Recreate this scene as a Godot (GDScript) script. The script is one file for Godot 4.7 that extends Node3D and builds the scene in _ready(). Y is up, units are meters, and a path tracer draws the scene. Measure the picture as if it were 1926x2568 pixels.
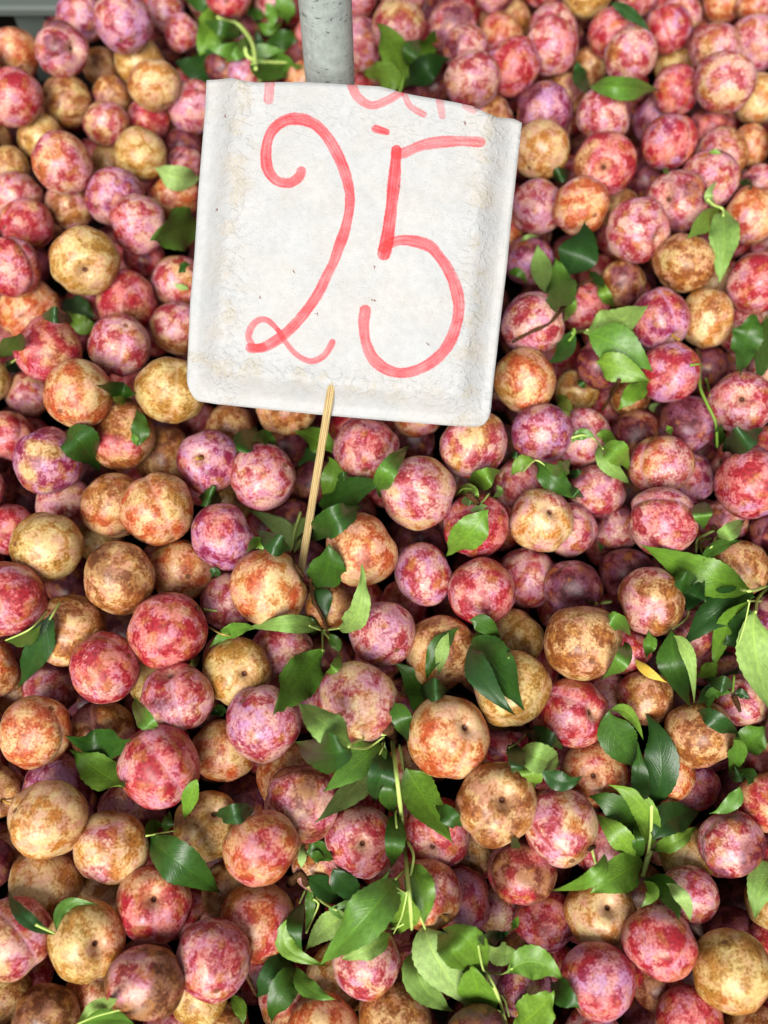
extends Node3D
# A heap of plums on a market stall with a foam-tray price sign on a stick, seen steeply from above. Lengths in the lists are millimetres.

var names := {}
var rng := RandomNumberGenerator.new()
var skin_cache := {}
var skin_uses := {}
var shapes: Array = []
var bodies: Array = []       # Vector4(x, y, z, radius) of every plum placed
var mats := {}
var thing: Node3D
var thing_single := false
var thing_label := ""
var thing_cat := ""
var thing_group := ""
var thing_name := ""
var stem_tip_mat: StandardMaterial3D

func _ready():
	# ---- camera
	var cam := Camera3D.new()
	cam.name = "camera"
	add_child(cam)
	cam.position = Vector3(0, 0.797, 0)
	cam.rotation_degrees = Vector3(-67, 0, 0)
	cam.fov = 54.37
	cam.near = 0.02
	cam.far = 60.0
	var lens := CameraAttributesPhysical.new()
	lens.frustum_focal_length = 23.36
	lens.frustum_focus_distance = 0.655
	lens.frustum_near = 0.02
	lens.frustum_far = 60.0
	lens.exposure_aperture = 2.7
	cam.attributes = lens
	cam.current = true
	# ---- light
	var env := Environment.new()
	var sky := Sky.new()
	var sm := ProceduralSkyMaterial.new()
	sm.sky_top_color = Color(0.95, 0.97, 1.0)
	sm.sky_horizon_color = Color(0.5, 0.51, 0.52)
	sm.sky_curve = 0.35
	sm.ground_bottom_color = Color(0.22, 0.21, 0.20)
	sm.ground_horizon_color = Color(0.4, 0.4, 0.39)
	sm.sun_angle_max = 1.0
	sky.sky_material = sm
	env.background_mode = Environment.BG_SKY
	env.sky = sky
	env.background_energy_multiplier = 0.10
	env.tonemap_mode = Environment.TONE_MAPPER_LINEAR
	env.tonemap_exposure = 4.8
	env.sdfgi_enabled = true
	env.ssao_enabled = true
	env.ssil_enabled = true
	var we := WorldEnvironment.new()
	we.name = "world_environment"
	we.environment = env
	add_child(we)
	var sun := DirectionalLight3D.new()
	sun.name = "sun"
	sun.light_energy = 0.45
	sun.light_color = Color(1.0, 0.985, 0.96)
	sun.light_angular_distance = 36.0
	sun.shadow_enabled = true
	add_child(sun)
	sun.look_at_from_position(Vector3(-0.15, 0.74, 0.66), Vector3.ZERO)
	# ---- the place
	rng.seed = 11
	make_materials()
	make_shapes()
	make_stall()
	make_pole()
	plums_in_view()
	fill_heap()
	leaves_in_view()
	make_sign()

# ---------------------------------------------------------------- helpers
func numbered(n: String) -> String:
	var k: int = names.get(n, 0)
	names[n] = k + 1
	return n if k == 0 else "%s_%03d" % [n, k]

func tag(o: Node, label: String, category: String, group := "", kind := ""):
	if label != "": o.set_meta("label", label)
	if category != "": o.set_meta("category", category)
	if group != "": o.set_meta("group", group)
	if kind != "": o.set_meta("kind", kind)

func part(called: String, mesh: Mesh, mat: Material, parent: Node) -> MeshInstance3D:
	var m := MeshInstance3D.new()
	m.name = called
	m.mesh = mesh
	m.material_override = mat
	parent.add_child(m, true)
	return m

func srgb(r: float, g: float, b: float) -> Color:
	return Color(r / 255.0, g / 255.0, b / 255.0)

func noise(sd: int, freq: float, oct := 3) -> FastNoiseLite:
	var n := FastNoiseLite.new()
	n.seed = sd
	n.noise_type = FastNoiseLite.TYPE_SIMPLEX_SMOOTH
	n.frequency = freq
	n.fractal_octaves = oct
	return n

func plain(c: Color, rough: float, spec := 0.4) -> StandardMaterial3D:
	var m := StandardMaterial3D.new()
	m.albedo_color = c
	m.roughness = rough
	m.metallic_specular = spec
	return m

# ---------------------------------------------------------------- plum skins
# deep flesh colour, bloom colour, second bloom colour, how much bloom covers
func skin_of(ch: String) -> Array:
	match ch:
		"k": return [srgb(172, 42, 54), srgb(244, 198, 186), srgb(228, 166, 192), 0.08]
		"v": return [srgb(142, 26, 64), srgb(224, 168, 186), srgb(208, 158, 206), 0.09]
		"r": return [srgb(176, 24, 40), srgb(237, 152, 144), srgb(228, 156, 174), -0.03]
		"o": return [srgb(196, 80, 36), srgb(246, 202, 150), srgb(240, 180, 156), 0.01]
		"t": return [srgb(150, 80, 32), srgb(239, 200, 144), srgb(228, 168, 138), -0.03]
		"y": return [srgb(176, 122, 44), srgb(238, 212, 146), srgb(232, 192, 142), 0.01]
		"m": return [srgb(88, 16, 30), srgb(150, 84, 92), srgb(138, 80, 108), -0.02]  # maroon as it looks in shadow: the shade is part of this colour
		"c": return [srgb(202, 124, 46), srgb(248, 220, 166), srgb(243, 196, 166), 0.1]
	return [srgb(98, 48, 20), srgb(174, 126, 82), srgb(160, 110, 86), -0.02]  # brown, likewise darkened so the skin carries the shade of low plums

func paint_skin(code: String, sd: int) -> Image:
	var w := 512
	var h := 256
	var a := skin_of(code[0])
	var b := skin_of(code[1])
	var n1 := noise(sd * 17 + 1, 0.62, 2)       # which of the two colours
	var n2 := noise(sd * 17 + 2, 1.55, 4)       # bloom patches
	n2.domain_warp_enabled = true
	n2.domain_warp_amplitude = 0.35
	n2.domain_warp_frequency = 2.2
	var n3 := noise(sd * 17 + 3, 8.5, 3)        # fine rubbing
	var n4 := noise(sd * 17 + 4, 1.9, 2)        # hue drift of the bloom
	var n5 := noise(sd * 17 + 5, 3.4, 2)        # scratches
	n5.fractal_type = FastNoiseLite.FRACTAL_RIDGED
	var n6 := FastNoiseLite.new()               # lenticels
	n6.seed = sd * 17 + 6
	n6.noise_type = FastNoiseLite.TYPE_CELLULAR
	n6.frequency = 13.0
	n6.fractal_type = FastNoiseLite.FRACTAL_NONE
	n6.cellular_return_type = FastNoiseLite.RETURN_DISTANCE
	var n7 := noise(sd * 17 + 7, 1.6, 3)        # golden ground showing through
	var data := PackedByteArray()
	data.resize(w * h * 3)
	var yolk := srgb(206, 138, 58)
	var halo := srgb(232, 196, 160)
	var at := 0
	for j in h:
		var th := PI * (j + 0.5) / h
		var sy := sin(th)
		var cy := cos(th)
		for i in w:
			var ph := TAU * i / w
			var x := sy * cos(ph)
			var z := sy * sin(ph)
			var mix2 := 0.85 * smoothstep(0.0, 0.42, n1.get_noise_3d(x, cy, z))
			var fine := n3.get_noise_3d(x, cy, z)
			var cov: float = lerpf(a[3], b[3], mix2)
			var patch := n2.get_noise_3d(x, cy, z) + fine * 0.20 + cov
			var bloom := (0.80 * smoothstep(-0.46, 0.36, patch) + 0.12 * smoothstep(-0.14, 0.16, patch + 0.2 * fine)) * (0.96 + 0.42 * fine)
			var drift := smoothstep(-0.1, 0.35, n4.get_noise_3d(x, cy, z))
			var deep: Color = a[0].lerp(b[0], mix2)
			var gold := smoothstep(-0.06, 0.44, n7.get_noise_3d(x, cy, z) + fine * 0.1)
			deep = deep.lerp(yolk, gold * 0.7)
			deep = deep.darkened(clampf(-fine * 0.5, 0.0, 0.22))
			var pale: Color = a[1].lerp(b[1], mix2).lerp(a[2].lerp(b[2], mix2), drift)
			var c := deep.lerp(pale, clampf(bloom, 0.06, 0.93))
			# pale dots in the skin
			var dot := n6.get_noise_3d(x, cy, z)
			if dot < -0.74:
				c = c.lerp(pale, 0.34 * smoothstep(-0.74, -0.9, dot))
			if fine > 0.34:
				c = c.lerp(pale.lightened(0.15), 0.4 * smoothstep(0.34, 0.6, fine))
			# fine scratches
			var scr := n5.get_noise_3d(x, cy, z)
			if scr > 0.86:
				c = c.lerp(deep.darkened(0.1), 0.4)
			# the groove keeps its bloom
			var dp := minf(ph, TAU - ph) * sy
			var gr := exp(-dp * dp / 0.004) * smoothstep(0.1, 0.5, sy)
			c = c.lerp(a[2].lightened(0.08), gr * 0.55)
			# round the stalk
			if th < 0.5:
				c = c.lerp(halo, (1.0 - smoothstep(0.12, 0.46, th)) * (0.55 + 0.3 * fine))
				if th < 0.1:
					c = c.lerp(srgb(96, 52, 30), 1.0 - smoothstep(0.05, 0.1, th))
			elif th > 3.06:
				c = c.lerp(srgb(120, 72, 40), 0.7)
			data[at] = int(clampf(c.r, 0, 1) * 255)
			data[at + 1] = int(clampf(c.g, 0, 1) * 255)
			data[at + 2] = int(clampf(c.b, 0, 1) * 255)
			at += 3
	return Image.create_from_data(w, h, false, Image.FORMAT_RGB8, data)

func skin(code: String) -> StandardMaterial3D:
	# up to three different skins for each pair of colours, then they repeat
	var k: int = skin_uses.get(code, 0)
	skin_uses[code] = k + 1
	var most := 3 if code in ["kr", "km", "rk", "kt", "kv", "tb", "ok"] else 2 if code in ["mb", "yb", "rm", "yt", "kc", "yc", "ct", "rv", "oc"] else 1
	var key := "%s%d" % [code, k % most]
	if not skin_cache.has(key):
		var m := StandardMaterial3D.new()
		m.albedo_texture = ImageTexture.create_from_image(paint_skin(code, 100 + skin_cache.size()))
		m.albedo_color = Color(0.85, 0.84, 0.83)
		m.roughness = 0.44
		m.metallic_specular = 0.5
		m.normal_enabled = true
		m.normal_texture = mats.peel
		m.normal_scale = 0.22
		skin_cache[key] = m
	return skin_cache[key]

# ---------------------------------------------------------------- plum shapes
func plum_shape(sd: int, rows: int, cols: int) -> ArrayMesh:
	var r := RandomNumberGenerator.new()
	r.seed = sd
	var squash := r.randf_range(0.90, 1.05)
	var wide := r.randf_range(0.985, 1.03)
	var groove := r.randf_range(0.03, 0.06)
	var dent := r.randf_range(0.2, 0.3)
	var n := noise(sd, 0.75, 2)
	var st := SurfaceTool.new()
	st.begin(Mesh.PRIMITIVE_TRIANGLES)
	st.set_smooth_group(0)
	for j in rows + 1:
		# rows are closer together round the stalk
		var t := float(j) / rows
		var th := PI * pow(t, 1.18)
		for i in cols + 1:
			var ph := TAU * i / cols
			var d := Vector3(sin(th) * cos(ph), cos(th), sin(th) * sin(ph))
			var rad := 1.0 + n.get_noise_3d(d.x, d.y, d.z) * 0.08
			var dp := minf(ph, TAU - ph) * sin(th)
			rad -= groove * exp(-dp * dp / 0.02) * pow(sin(th), 0.6)
			rad += 0.018 * exp(-pow((dp - 0.35) / 0.2, 2.0))
			var p := d * rad
			p.y *= squash
			p.x *= wide
			p.y -= dent * exp(-pow(th / 0.3, 2.0)) + 0.14 * exp(-pow(th / 0.085, 2.0))
			p.y += 0.03 * exp(-pow((PI - th) / 0.16, 2.0))
			st.set_uv(Vector2(float(i) / cols, th / PI))
			st.add_vertex(p)
	for j in rows:
		for i in cols:
			var a := j * (cols + 1) + i
			var b := a + cols + 1
			if j > 0:
				st.add_index(a)
				st.add_index(a + 1)
				st.add_index(b)
			if j < rows - 1:
				st.add_index(a + 1)
				st.add_index(b + 1)
				st.add_index(b)
	st.generate_normals()
	st.generate_tangents()
	return st.commit()

func make_shapes():
	for k in 14:
		shapes.append(plum_shape(40 + k, 40, 48))

func plum_basis(axis: Vector3, front: Vector3) -> Basis:
	# y = stalk axis, x = the side with the groove
	var y := axis.normalized()
	var x := (front - y * front.dot(y))
	if x.length() < 0.01:
		x = y.cross(Vector3(0.3, 0.1, 0.9))
	x = x.normalized()
	return Basis(x, y, x.cross(y))

func plum(x: float, y: float, z: float, r: float, code: String, axis: Vector3, front: Vector3, label: String, stalk := false):
	var m := MeshInstance3D.new()
	m.name = numbered("plum")
	m.mesh = shapes[bodies.size() % 14]
	m.material_override = skin(code)
	add_child(m)
	var at := Vector3(x, y, z) * 0.001
	m.transform = Transform3D(plum_basis(axis, front).scaled(Vector3.ONE * r * 0.001), at)
	bodies.append(Vector4(at.x, at.y, at.z, r * 0.001))
	tag(m, label, "plum", "plums heaped on the stall")
	if stalk:
		part("stem", tube([Vector3(0, 0.62, 0), Vector3(0.02, 0.82, 0.01), Vector3(0.05, 1.0, 0.05), Vector3(0.09, 1.12, 0.06)], [0.05, 0.045, 0.05, 0.065], 8), mats.stem_s, m)

# the rest of the heap: plums underneath, beyond the edges of the photograph and in the shade of the sign
func in_quad(p: Vector2, q: Array) -> bool:
	var inside := true
	for i in 4:
		var a: Vector2 = q[i]
		var b: Vector2 = q[(i + 1) % 4]
		if (b - a).cross(p - a) < 0.0:
			inside = false
	return inside

func fill_heap():
	var frame := [Vector2(-0.366, -0.808), Vector2(0.366, -0.808), Vector2(0.237, 0.058), Vector2(-0.237, 0.058)]
	var shade := [Vector2(-0.142, -0.672), Vector2(0.104, -0.628), Vector2(0.067, -0.384), Vector2(-0.133, -0.408)]
	var spots: Array = []
	var grid := {}
	for b: Vector4 in bodies:
		add_to_grid(grid, b)
	for layer in 5:
		var y := 0.128 - 0.027 * layer
		var step := 0.0405
		for iz in 32:
			for ix in 28:
				var p := Vector2(-0.55 + step * (ix + 0.5 * (iz % 2)) + rng.randf_range(-0.006, 0.006), -0.965 + step * 0.9 * iz + rng.randf_range(-0.006, 0.006))
				var r := rng.randf_range(0.0195, 0.0225)
				var yy := y + rng.randf_range(-0.006, 0.006)
				if layer <= 2 and in_quad(p, frame) and not in_quad(p, shade):
					continue
				if p.y < -0.775 and p.x < -0.27:
					continue
				var b := Vector4(p.x, yy, p.y, r)
				if clear(grid, b):
					add_to_grid(grid, b)
					spots.append(b)
	# and whatever still fits into the holes between them
	for i in 6000:
		var p := Vector2(rng.randf_range(-0.36, 0.36), rng.randf_range(-0.77, 0.07))
		var b := Vector4(p.x, rng.randf_range(0.020, 0.056), p.y, rng.randf_range(0.0185, 0.0215))
		if clear(grid, b):
			add_to_grid(grid, b)
			spots.append(b)
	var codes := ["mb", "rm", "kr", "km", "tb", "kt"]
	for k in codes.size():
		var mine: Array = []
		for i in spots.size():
			# deep down only skins coloured dark in place of shade are used
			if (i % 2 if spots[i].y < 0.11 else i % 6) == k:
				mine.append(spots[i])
		var mm := MultiMesh.new()
		mm.transform_format = MultiMesh.TRANSFORM_3D
		mm.mesh = filler_shape
		mm.instance_count = mine.size()
		for i in mine.size():
			var b: Vector4 = mine[i]
			var axis := Vector3(rng.randf_range(-1, 1), rng.randf_range(-1, 0.4), rng.randf_range(-1, 1))
			mm.set_instance_transform(i, Transform3D(plum_basis(axis, Vector3(rng.randf() - 0.5, 0.3, rng.randf() - 0.5)).scaled(Vector3.ONE * b.w), Vector3(b.x, b.y, b.z)))
		var o := MultiMeshInstance3D.new()
		o.name = numbered("buried_plums")
		o.multimesh = mm
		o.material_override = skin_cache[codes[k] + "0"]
		add_child(o)
		tag(o, ["shade-darkened maroon", "shade-darkened red", "pinkish", "dusky pink", "tan and brown", "pink and tan"][k] + " plums in the dark gaps and round the margins of the heap", "plums", "plums buried in the heap", "stuff")

var filler_shape: ArrayMesh

func add_to_grid(g: Dictionary, b: Vector4):
	var k := Vector3i(floori(b.x / 0.05), floori(b.y / 0.05), floori(b.z / 0.05))
	if not g.has(k): g[k] = []
	g[k].append(b)

func clear(g: Dictionary, b: Vector4) -> bool:
	var k := Vector3i(floori(b.x / 0.05), floori(b.y / 0.05), floori(b.z / 0.05))
	for dx in [-1, 0, 1]:
		for dy in [-1, 0, 1]:
			for dz in [-1, 0, 1]:
				for o: Vector4 in g.get(k + Vector3i(dx, dy, dz), []):
					if Vector3(o.x - b.x, o.y - b.y, o.z - b.z).length() < (o.w + b.w) * 0.93:
						return false
	return true

func plums_in_view():
	filler_shape = plum_shape(77, 22, 28)
	plum(-290.1, 101.8, -811.3, 22.6, "vk", Vector3(0.34, -0.17, -0.92), Vector3(0.09, 0.06, 1.11), "mauve plum with pink patches, one plum right of the photo's top left corner")
	plum(-234.7, 142.8, -756.9, 26.1, "kv", Vector3(-0.04, -0.11, -0.99), Vector3(0.70, -0.10, -0.82), "pink plum with mauve patches, two plums above left of the sign's upper left corner")
	plum(-210.7, 99.2, -820.5, 19.7, "kv", Vector3(0.95, -0.26, 0.16), Vector3(-0.09, 0.24, 1.18), "pink plum with mauve patches, one plum above left of the sign's upper left corner")
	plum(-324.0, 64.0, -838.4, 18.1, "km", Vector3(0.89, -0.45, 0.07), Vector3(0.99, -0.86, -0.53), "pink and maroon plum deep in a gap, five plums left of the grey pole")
	plum(-291.1, 131.2, -736.1, 23.5, "km", Vector3(0.77, 0.49, 0.42), Vector3(0.31, 0.50, 0.83), "pink plum with open stem hole, one plum below right of the photo's top left corner")
	plum(-343.7, 109.8, -755.5, 23.3, "ok", Vector3(-0.44, -0.11, -0.89), Vector3(0.97, -0.87, -0.09), "orange plum with pink patches, one plum below the photo's top left corner")
	plum(-322.8, 138.2, -672.7, 24.3, "rk", Vector3(0.61, -0.49, -0.63), Vector3(0.62, 0.38, -0.69), "red plum with pink patches, two plums below the photo's top left corner")
	plum(-292.8, 98.7, -707.7, 22.7, "ty", Vector3(-0.98, 0.21, 0.03), Vector3(-0.65, 0.18, 0.90), "tan plum with yellow patches, two plums below right of the photo's top left corner")
	plum(-279.7, 64.0, -788.4, 18.1, "to", Vector3(0.75, -0.34, -0.57), Vector3(0.99, 0.02, -0.12), "tan and orange plum deep in a gap, four plums left of the grey pole")
	plum(-231.0, 97.7, -757.8, 22.2, "yc", Vector3(-0.93, -0.03, -0.35), Vector3(-0.82, -0.55, -0.85), "yellow plum with cream patches, one plum left of the sign's upper left corner")
	plum(-203.7, 132.0, -693.0, 22.9, "ct", Vector3(-0.41, 0.32, -0.85), Vector3(1.00, -0.87, -0.43), "cream plum with tan patches, one plum left of the sign's upper left corner")
	plum(-192.4, 100.7, -791.3, 17.2, "kr", Vector3(0.32, -0.71, 0.62), Vector3(0.89, -0.60, 0.24), "pink plum with red patches, one plum above left of the sign's upper left corner")
	plum(-255.6, 88.0, -725.7, 18.1, "tm", Vector3(0.24, 0.20, -0.95), Vector3(0.78, -0.50, -0.89), "tan and maroon plum half buried, two plums left of the sign's upper left corner")
	plum(-245.9, 118.4, -661.3, 19.8, "kt", Vector3(-0.83, 0.20, -0.51), Vector3(-0.93, -0.30, 0.26), "pink plum with tan patches, two plums below left of the sign's upper left corner")
	plum(-217.7, 93.7, -690.3, 20.9, "rm", Vector3(-0.76, 0.53, -0.37), Vector3(0.43, 0.82, -0.63), "red plum with maroon patches, one plum below left of the sign's upper left corner")
	plum(-175.4, 100.6, -699.2, 23.0, "kv", Vector3(-0.33, -0.94, -0.06), Vector3(0.99, -0.77, -0.44), "pink plum with mauve patches, one plum below the sign's upper left corner")
	plum(-311.0, 97.6, -665.8, 21.3, "yt", Vector3(0.44, -0.61, -0.66), Vector3(-0.17, 0.50, 1.28), "yellow plum with tan patches, two plums below the photo's top left corner")
	plum(-361.5, 88.0, -675.1, 18.1, "tb", Vector3(-0.95, 0.25, 0.19), Vector3(0.96, -0.36, 0.16), "tan and brown plum half buried, three plums below the photo's top left corner")
	plum(-269.5, 142.2, -595.9, 24.9, "ko", Vector3(0.69, -0.42, -0.59), Vector3(-0.92, 0.59, 0.67), "pink plum with orange patches, three plums below left of the sign's upper left corner")
	plum(-335.6, 98.5, -629.6, 19.6, "yt", Vector3(-0.94, 0.35, 0.03), Vector3(0.99, -0.80, -0.23), "yellow plum with tan patches, three plums below the photo's top left corner")
	plum(-212.8, 119.6, -626.0, 22.5, "yc", Vector3(-0.94, 0.23, 0.25), Vector3(0.21, 0.21, 1.15), "yellow plum with cream patches, two plums below left of the sign's upper left corner")
	plum(-248.0, 86.6, -645.5, 18.1, "yt", Vector3(-0.77, 0.15, -0.62), Vector3(0.98, 0.78, 0.53), "yellow and tan plum half buried, three plums below left of the sign's upper left corner")
	plum(-185.7, 77.9, -670.5, 18.1, "mk", Vector3(-0.89, -0.43, 0.13), Vector3(0.78, -1.13, 0.19), "maroon and pink plum half buried, one plum below the sign's upper left corner")
	plum(-181.2, 88.8, -638.3, 18.4, "km", Vector3(0.48, -0.52, -0.71), Vector3(0.28, 0.92, -0.65), "pink and maroon plum half buried, two plums below the sign's upper left corner")
	plum(-320.7, 102.6, -593.2, 22.6, "km", Vector3(-0.10, 0.21, -0.97), Vector3(-0.94, 0.56, 0.61), "pink plum with maroon patches, three plums below the photo's top left corner")
	plum(-301.4, 117.1, -552.3, 22.2, "rt", Vector3(0.54, -0.60, -0.59), Vector3(0.17, 1.10, -0.60), "red plum with tan patches, four plums below the photo's top left corner")
	plum(-275.3, 99.2, -589.4, 21.3, "tk", Vector3(0.47, -0.30, -0.83), Vector3(1.00, 0.37, 0.15), "tan plum with pink patches, three plums below left of the sign's upper left corner")
	plum(-227.8, 121.7, -576.1, 24.6, "vk", Vector3(0.57, -0.39, -0.73), Vector3(0.78, 0.29, 0.80), "mauve plum with pink patches, two plums below left of the sign's upper left corner")
	plum(-202.5, 135.0, -538.5, 24.1, "kr", Vector3(-0.95, 0.07, 0.30), Vector3(0.99, 0.63, 0.12), "pink plum with red patches, three plums below left of the sign's upper left corner")
	plum(-182.9, 99.3, -598.7, 20.7, "or", Vector3(-0.73, 0.58, -0.36), Vector3(-0.86, 0.48, 0.75), "orange plum with red patches, two plums below the sign's upper left corner")
	plum(-235.9, 150.6, -489.6, 26.6, "yc", Vector3(0.25, 0.48, 0.84), Vector3(-0.99, -0.33, 0.91), "yellow plum with open stem hole, three plums above left of the sign's lower left corner")
	plum(-298.9, 142.4, -490.6, 23.7, "rk", Vector3(-0.20, 0.68, -0.71), Vector3(0.95, 0.15, 0.41), "red plum with pink patches, three plums above left of the sign's lower left corner")
	plum(-207.7, 88.0, -540.3, 18.1, "rm", Vector3(-0.37, -0.57, 0.74), Vector3(-0.14, -1.15, 0.59), "red and maroon plum half buried, three plums above the sign's lower left corner")
	plum(-152.8, 88.0, -762.6, 18.1, "mt", Vector3(-0.14, 0.68, -0.72), Vector3(0.87, -0.46, -0.72), "maroon and tan plum half buried, one plum above right of the sign's upper left corner")
	plum(-129.4, 100.0, -740.0, 16.8, "kv", Vector3(0.48, -0.17, -0.86), Vector3(0.59, 1.05, -0.43), "pink plum with mauve patches, one plum right of the sign's upper left corner")
	plum(-176.8, 88.0, -852.6, 18.1, "ko", Vector3(0.73, -0.68, -0.07), Vector3(-0.18, 0.42, 1.24), "pink and orange plum half buried, two plums above the sign's upper left corner")
	plum(-22.0, 111.0, -766.0, 23.4, "km", Vector3(-0.95, -0.31, -0.01), Vector3(0.66, -0.57, 0.57), "pink plum with maroon patches, one plum right of the grey pole")
	plum(12.8, 137.3, -757.5, 24.1, "ky", Vector3(0.16, -0.07, -0.99), Vector3(-0.91, -0.13, 0.39), "pink plum with yellow patches, one plum below right of the photo's top edge midpoint")
	plum(18.0, 103.9, -837.7, 22.8, "kr", Vector3(0.31, 0.51, -0.80), Vector3(-0.55, 1.06, -0.46), "pink plum with red patches, one plum right of the photo's top edge midpoint")
	plum(63.5, 114.2, -785.1, 23.2, "km", Vector3(0.59, 0.47, -0.65), Vector3(0.96, 0.64, -0.03), "pink plum with maroon patches, one plum right of the photo's top edge midpoint")
	plum(75.1, 122.3, -746.3, 21.5, "km", Vector3(0.99, 0.10, -0.13), Vector3(-0.94, -0.70, -0.66), "pink plum with maroon patches, two plums below right of the photo's top edge midpoint")
	plum(109.5, 102.0, -783.9, 21.9, "or", Vector3(0.94, -0.28, 0.21), Vector3(-1.00, -0.42, -0.22), "orange plum with red patches, two plums above the sign's torn upper right corner")
	plum(118.4, 84.3, -823.4, 25.4, "ty", Vector3(0.69, -0.58, 0.43), Vector3(-0.25, -0.04, 1.03), "tan and yellow plum half buried, two plums above the sign's torn upper right corner")
	plum(77.1, 142.8, -688.0, 24.0, "kt", Vector3(0.93, -0.34, -0.11), Vector3(-0.94, -0.08, 0.32), "pink plum with tan patches, one plum above left of the sign's torn upper right corner")
	plum(97.1, 107.1, -676.6, 21.9, "kt", Vector3(0.88, 0.46, -0.13), Vector3(0.33, -0.36, -1.18), "pink plum with tan patches, one plum left of the sign's torn upper right corner")
	plum(26.1, 88.0, -716.2, 18.1, "mk", Vector3(0.62, -0.47, -0.63), Vector3(1.00, 0.37, 0.07), "maroon and pink plum half buried, two plums below right of the grey pole")
	plum(48.2, 64.0, -760.2, 18.1, "mb", Vector3(-0.04, -0.99, 0.15), Vector3(0.65, 0.65, -0.55), "maroon and brown plum deep in a gap, two plums right of the grey pole")
	plum(0.4, 79.9, -770.7, 18.1, "tk", Vector3(0.84, -0.51, -0.16), Vector3(0.92, 0.02, 0.44), "tan and pink plum half buried, one plum below right of the grey pole")
	plum(-74.4, 88.0, -745.0, 18.1, "ok", Vector3(0.19, 0.01, -0.98), Vector3(-0.64, 1.20, -0.33), "orange and pink plum half buried, one plum below left of the grey pole")
	plum(-110.9, 88.0, -844.2, 18.1, "ko", Vector3(-0.67, 0.64, -0.39), Vector3(0.77, -1.00, 0.27), "pink and orange plum half buried, one plum above left of the grey pole")
	plum(115.0, 135.1, -711.8, 24.8, "rv", Vector3(0.65, -0.73, 0.20), Vector3(-0.44, 0.77, -0.65), "red plum with mauve patches, one plum above the sign's torn upper right corner")
	plum(151.4, 132.1, -739.5, 24.1, "kr", Vector3(0.17, -0.77, 0.61), Vector3(-0.78, 0.59, -0.43), "pink plum with red patches, one plum above right of the sign's torn upper right corner")
	plum(160.0, 106.5, -790.7, 23.0, "kr", Vector3(-0.12, -0.97, -0.22), Vector3(0.08, 0.00, 1.08), "pink plum with red patches, two plums above the sign's torn upper right corner")
	plum(192.4, 120.5, -822.6, 24.5, "yc", Vector3(0.52, -0.16, -0.84), Vector3(-0.03, 0.08, 1.12), "yellow plum with cream patches, two plums above right of the sign's torn upper right corner")
	plum(247.1, 100.5, -843.8, 21.7, "kt", Vector3(0.94, 0.10, -0.32), Vector3(0.14, -0.72, 0.77), "pink plum with tan patches, two plums left of the photo's top right corner")
	plum(213.5, 118.9, -770.9, 24.0, "rm", Vector3(-0.43, -0.90, -0.06), Vector3(-0.97, 0.06, 0.27), "red plum with maroon patches, two plums above right of the sign's torn upper right corner")
	plum(220.3, 135.3, -725.7, 24.1, "kt", Vector3(-0.75, 0.35, -0.57), Vector3(1.00, -0.45, -0.22), "pink plum with tan patches, two plums above right of the sign's torn upper right corner")
	plum(269.0, 107.9, -789.0, 21.9, "rv", Vector3(-0.42, 0.52, -0.74), Vector3(0.39, -0.48, 0.80), "red plum with mauve patches, two plums left of the photo's top right corner")
	plum(287.8, 96.2, -821.0, 19.7, "kt", Vector3(-0.43, -0.73, 0.53), Vector3(0.42, -0.43, 0.80), "pink plum with tan patches, one plum left of the photo's top right corner")
	plum(333.8, 90.7, -844.6, 20.0, "or", Vector3(-0.24, -0.97, 0.09), Vector3(0.67, -0.28, 0.69), "orange plum with red patches, one plum left of the photo's top right corner")
	plum(356.8, 107.3, -823.3, 18.8, "ok", Vector3(-0.21, 0.77, -0.60), Vector3(-0.96, -0.60, -0.57), "orange plum with pink patches, one plum below left of the photo's top right corner")
	plum(302.8, 123.0, -743.9, 24.3, "kt", Vector3(0.88, -0.31, -0.37), Vector3(-0.99, -0.72, -0.19), "pink plum with tan patches, one plum below left of the photo's top right corner")
	plum(344.1, 115.2, -761.9, 25.0, "kv", Vector3(-0.60, 0.11, -0.79), Vector3(-0.95, 0.26, -0.22), "pink plum with mauve patches, one plum below the photo's top right corner")
	plum(298.0, 142.0, -687.0, 26.0, "kc", Vector3(0.24, 0.72, -0.64), Vector3(-0.76, -0.06, -0.74), "pink plum with cream patches, one plum below left of the photo's top right corner")
	plum(281.4, 75.4, -775.7, 18.5, "yt", Vector3(0.27, -0.95, -0.18), Vector3(-0.92, -0.39, -0.59), "yellow and tan plum half buried, two plums below left of the photo's top right corner")
	plum(266.8, 109.2, -710.4, 21.5, "rk", Vector3(0.25, 0.48, -0.84), Vector3(0.82, 0.54, 0.86), "red plum with pink patches, two plums below left of the photo's top right corner")
	plum(341.4, 105.6, -703.9, 22.9, "cy", Vector3(0.92, 0.35, -0.18), Vector3(0.67, -0.45, -0.99), "cream plum with yellow patches, two plums below the photo's top right corner")
	plum(196.6, 83.6, -766.9, 18.1, "tc", Vector3(-0.31, -0.91, -0.27), Vector3(-0.33, 0.98, -0.61), "tan and cream plum half buried, four plums left of the photo's top right corner")
	plum(169.6, 88.0, -727.6, 20.3, "tm", Vector3(-0.77, -0.64, 0.03), Vector3(0.97, 0.84, 0.08), "tan and maroon plum half buried, four plums below right of the photo's top edge midpoint")
	plum(139.9, 130.0, -664.2, 24.7, "vm", Vector3(-0.92, -0.29, -0.25), Vector3(0.46, -0.56, 0.73), "mauve plum with maroon patches, one plum above right of the sign's torn upper right corner")
	plum(149.6, 91.5, -684.1, 23.0, "kr", Vector3(-0.81, -0.39, -0.44), Vector3(0.01, 0.63, -0.82), "pink plum with red patches, one plum right of the sign's torn upper right corner")
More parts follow.
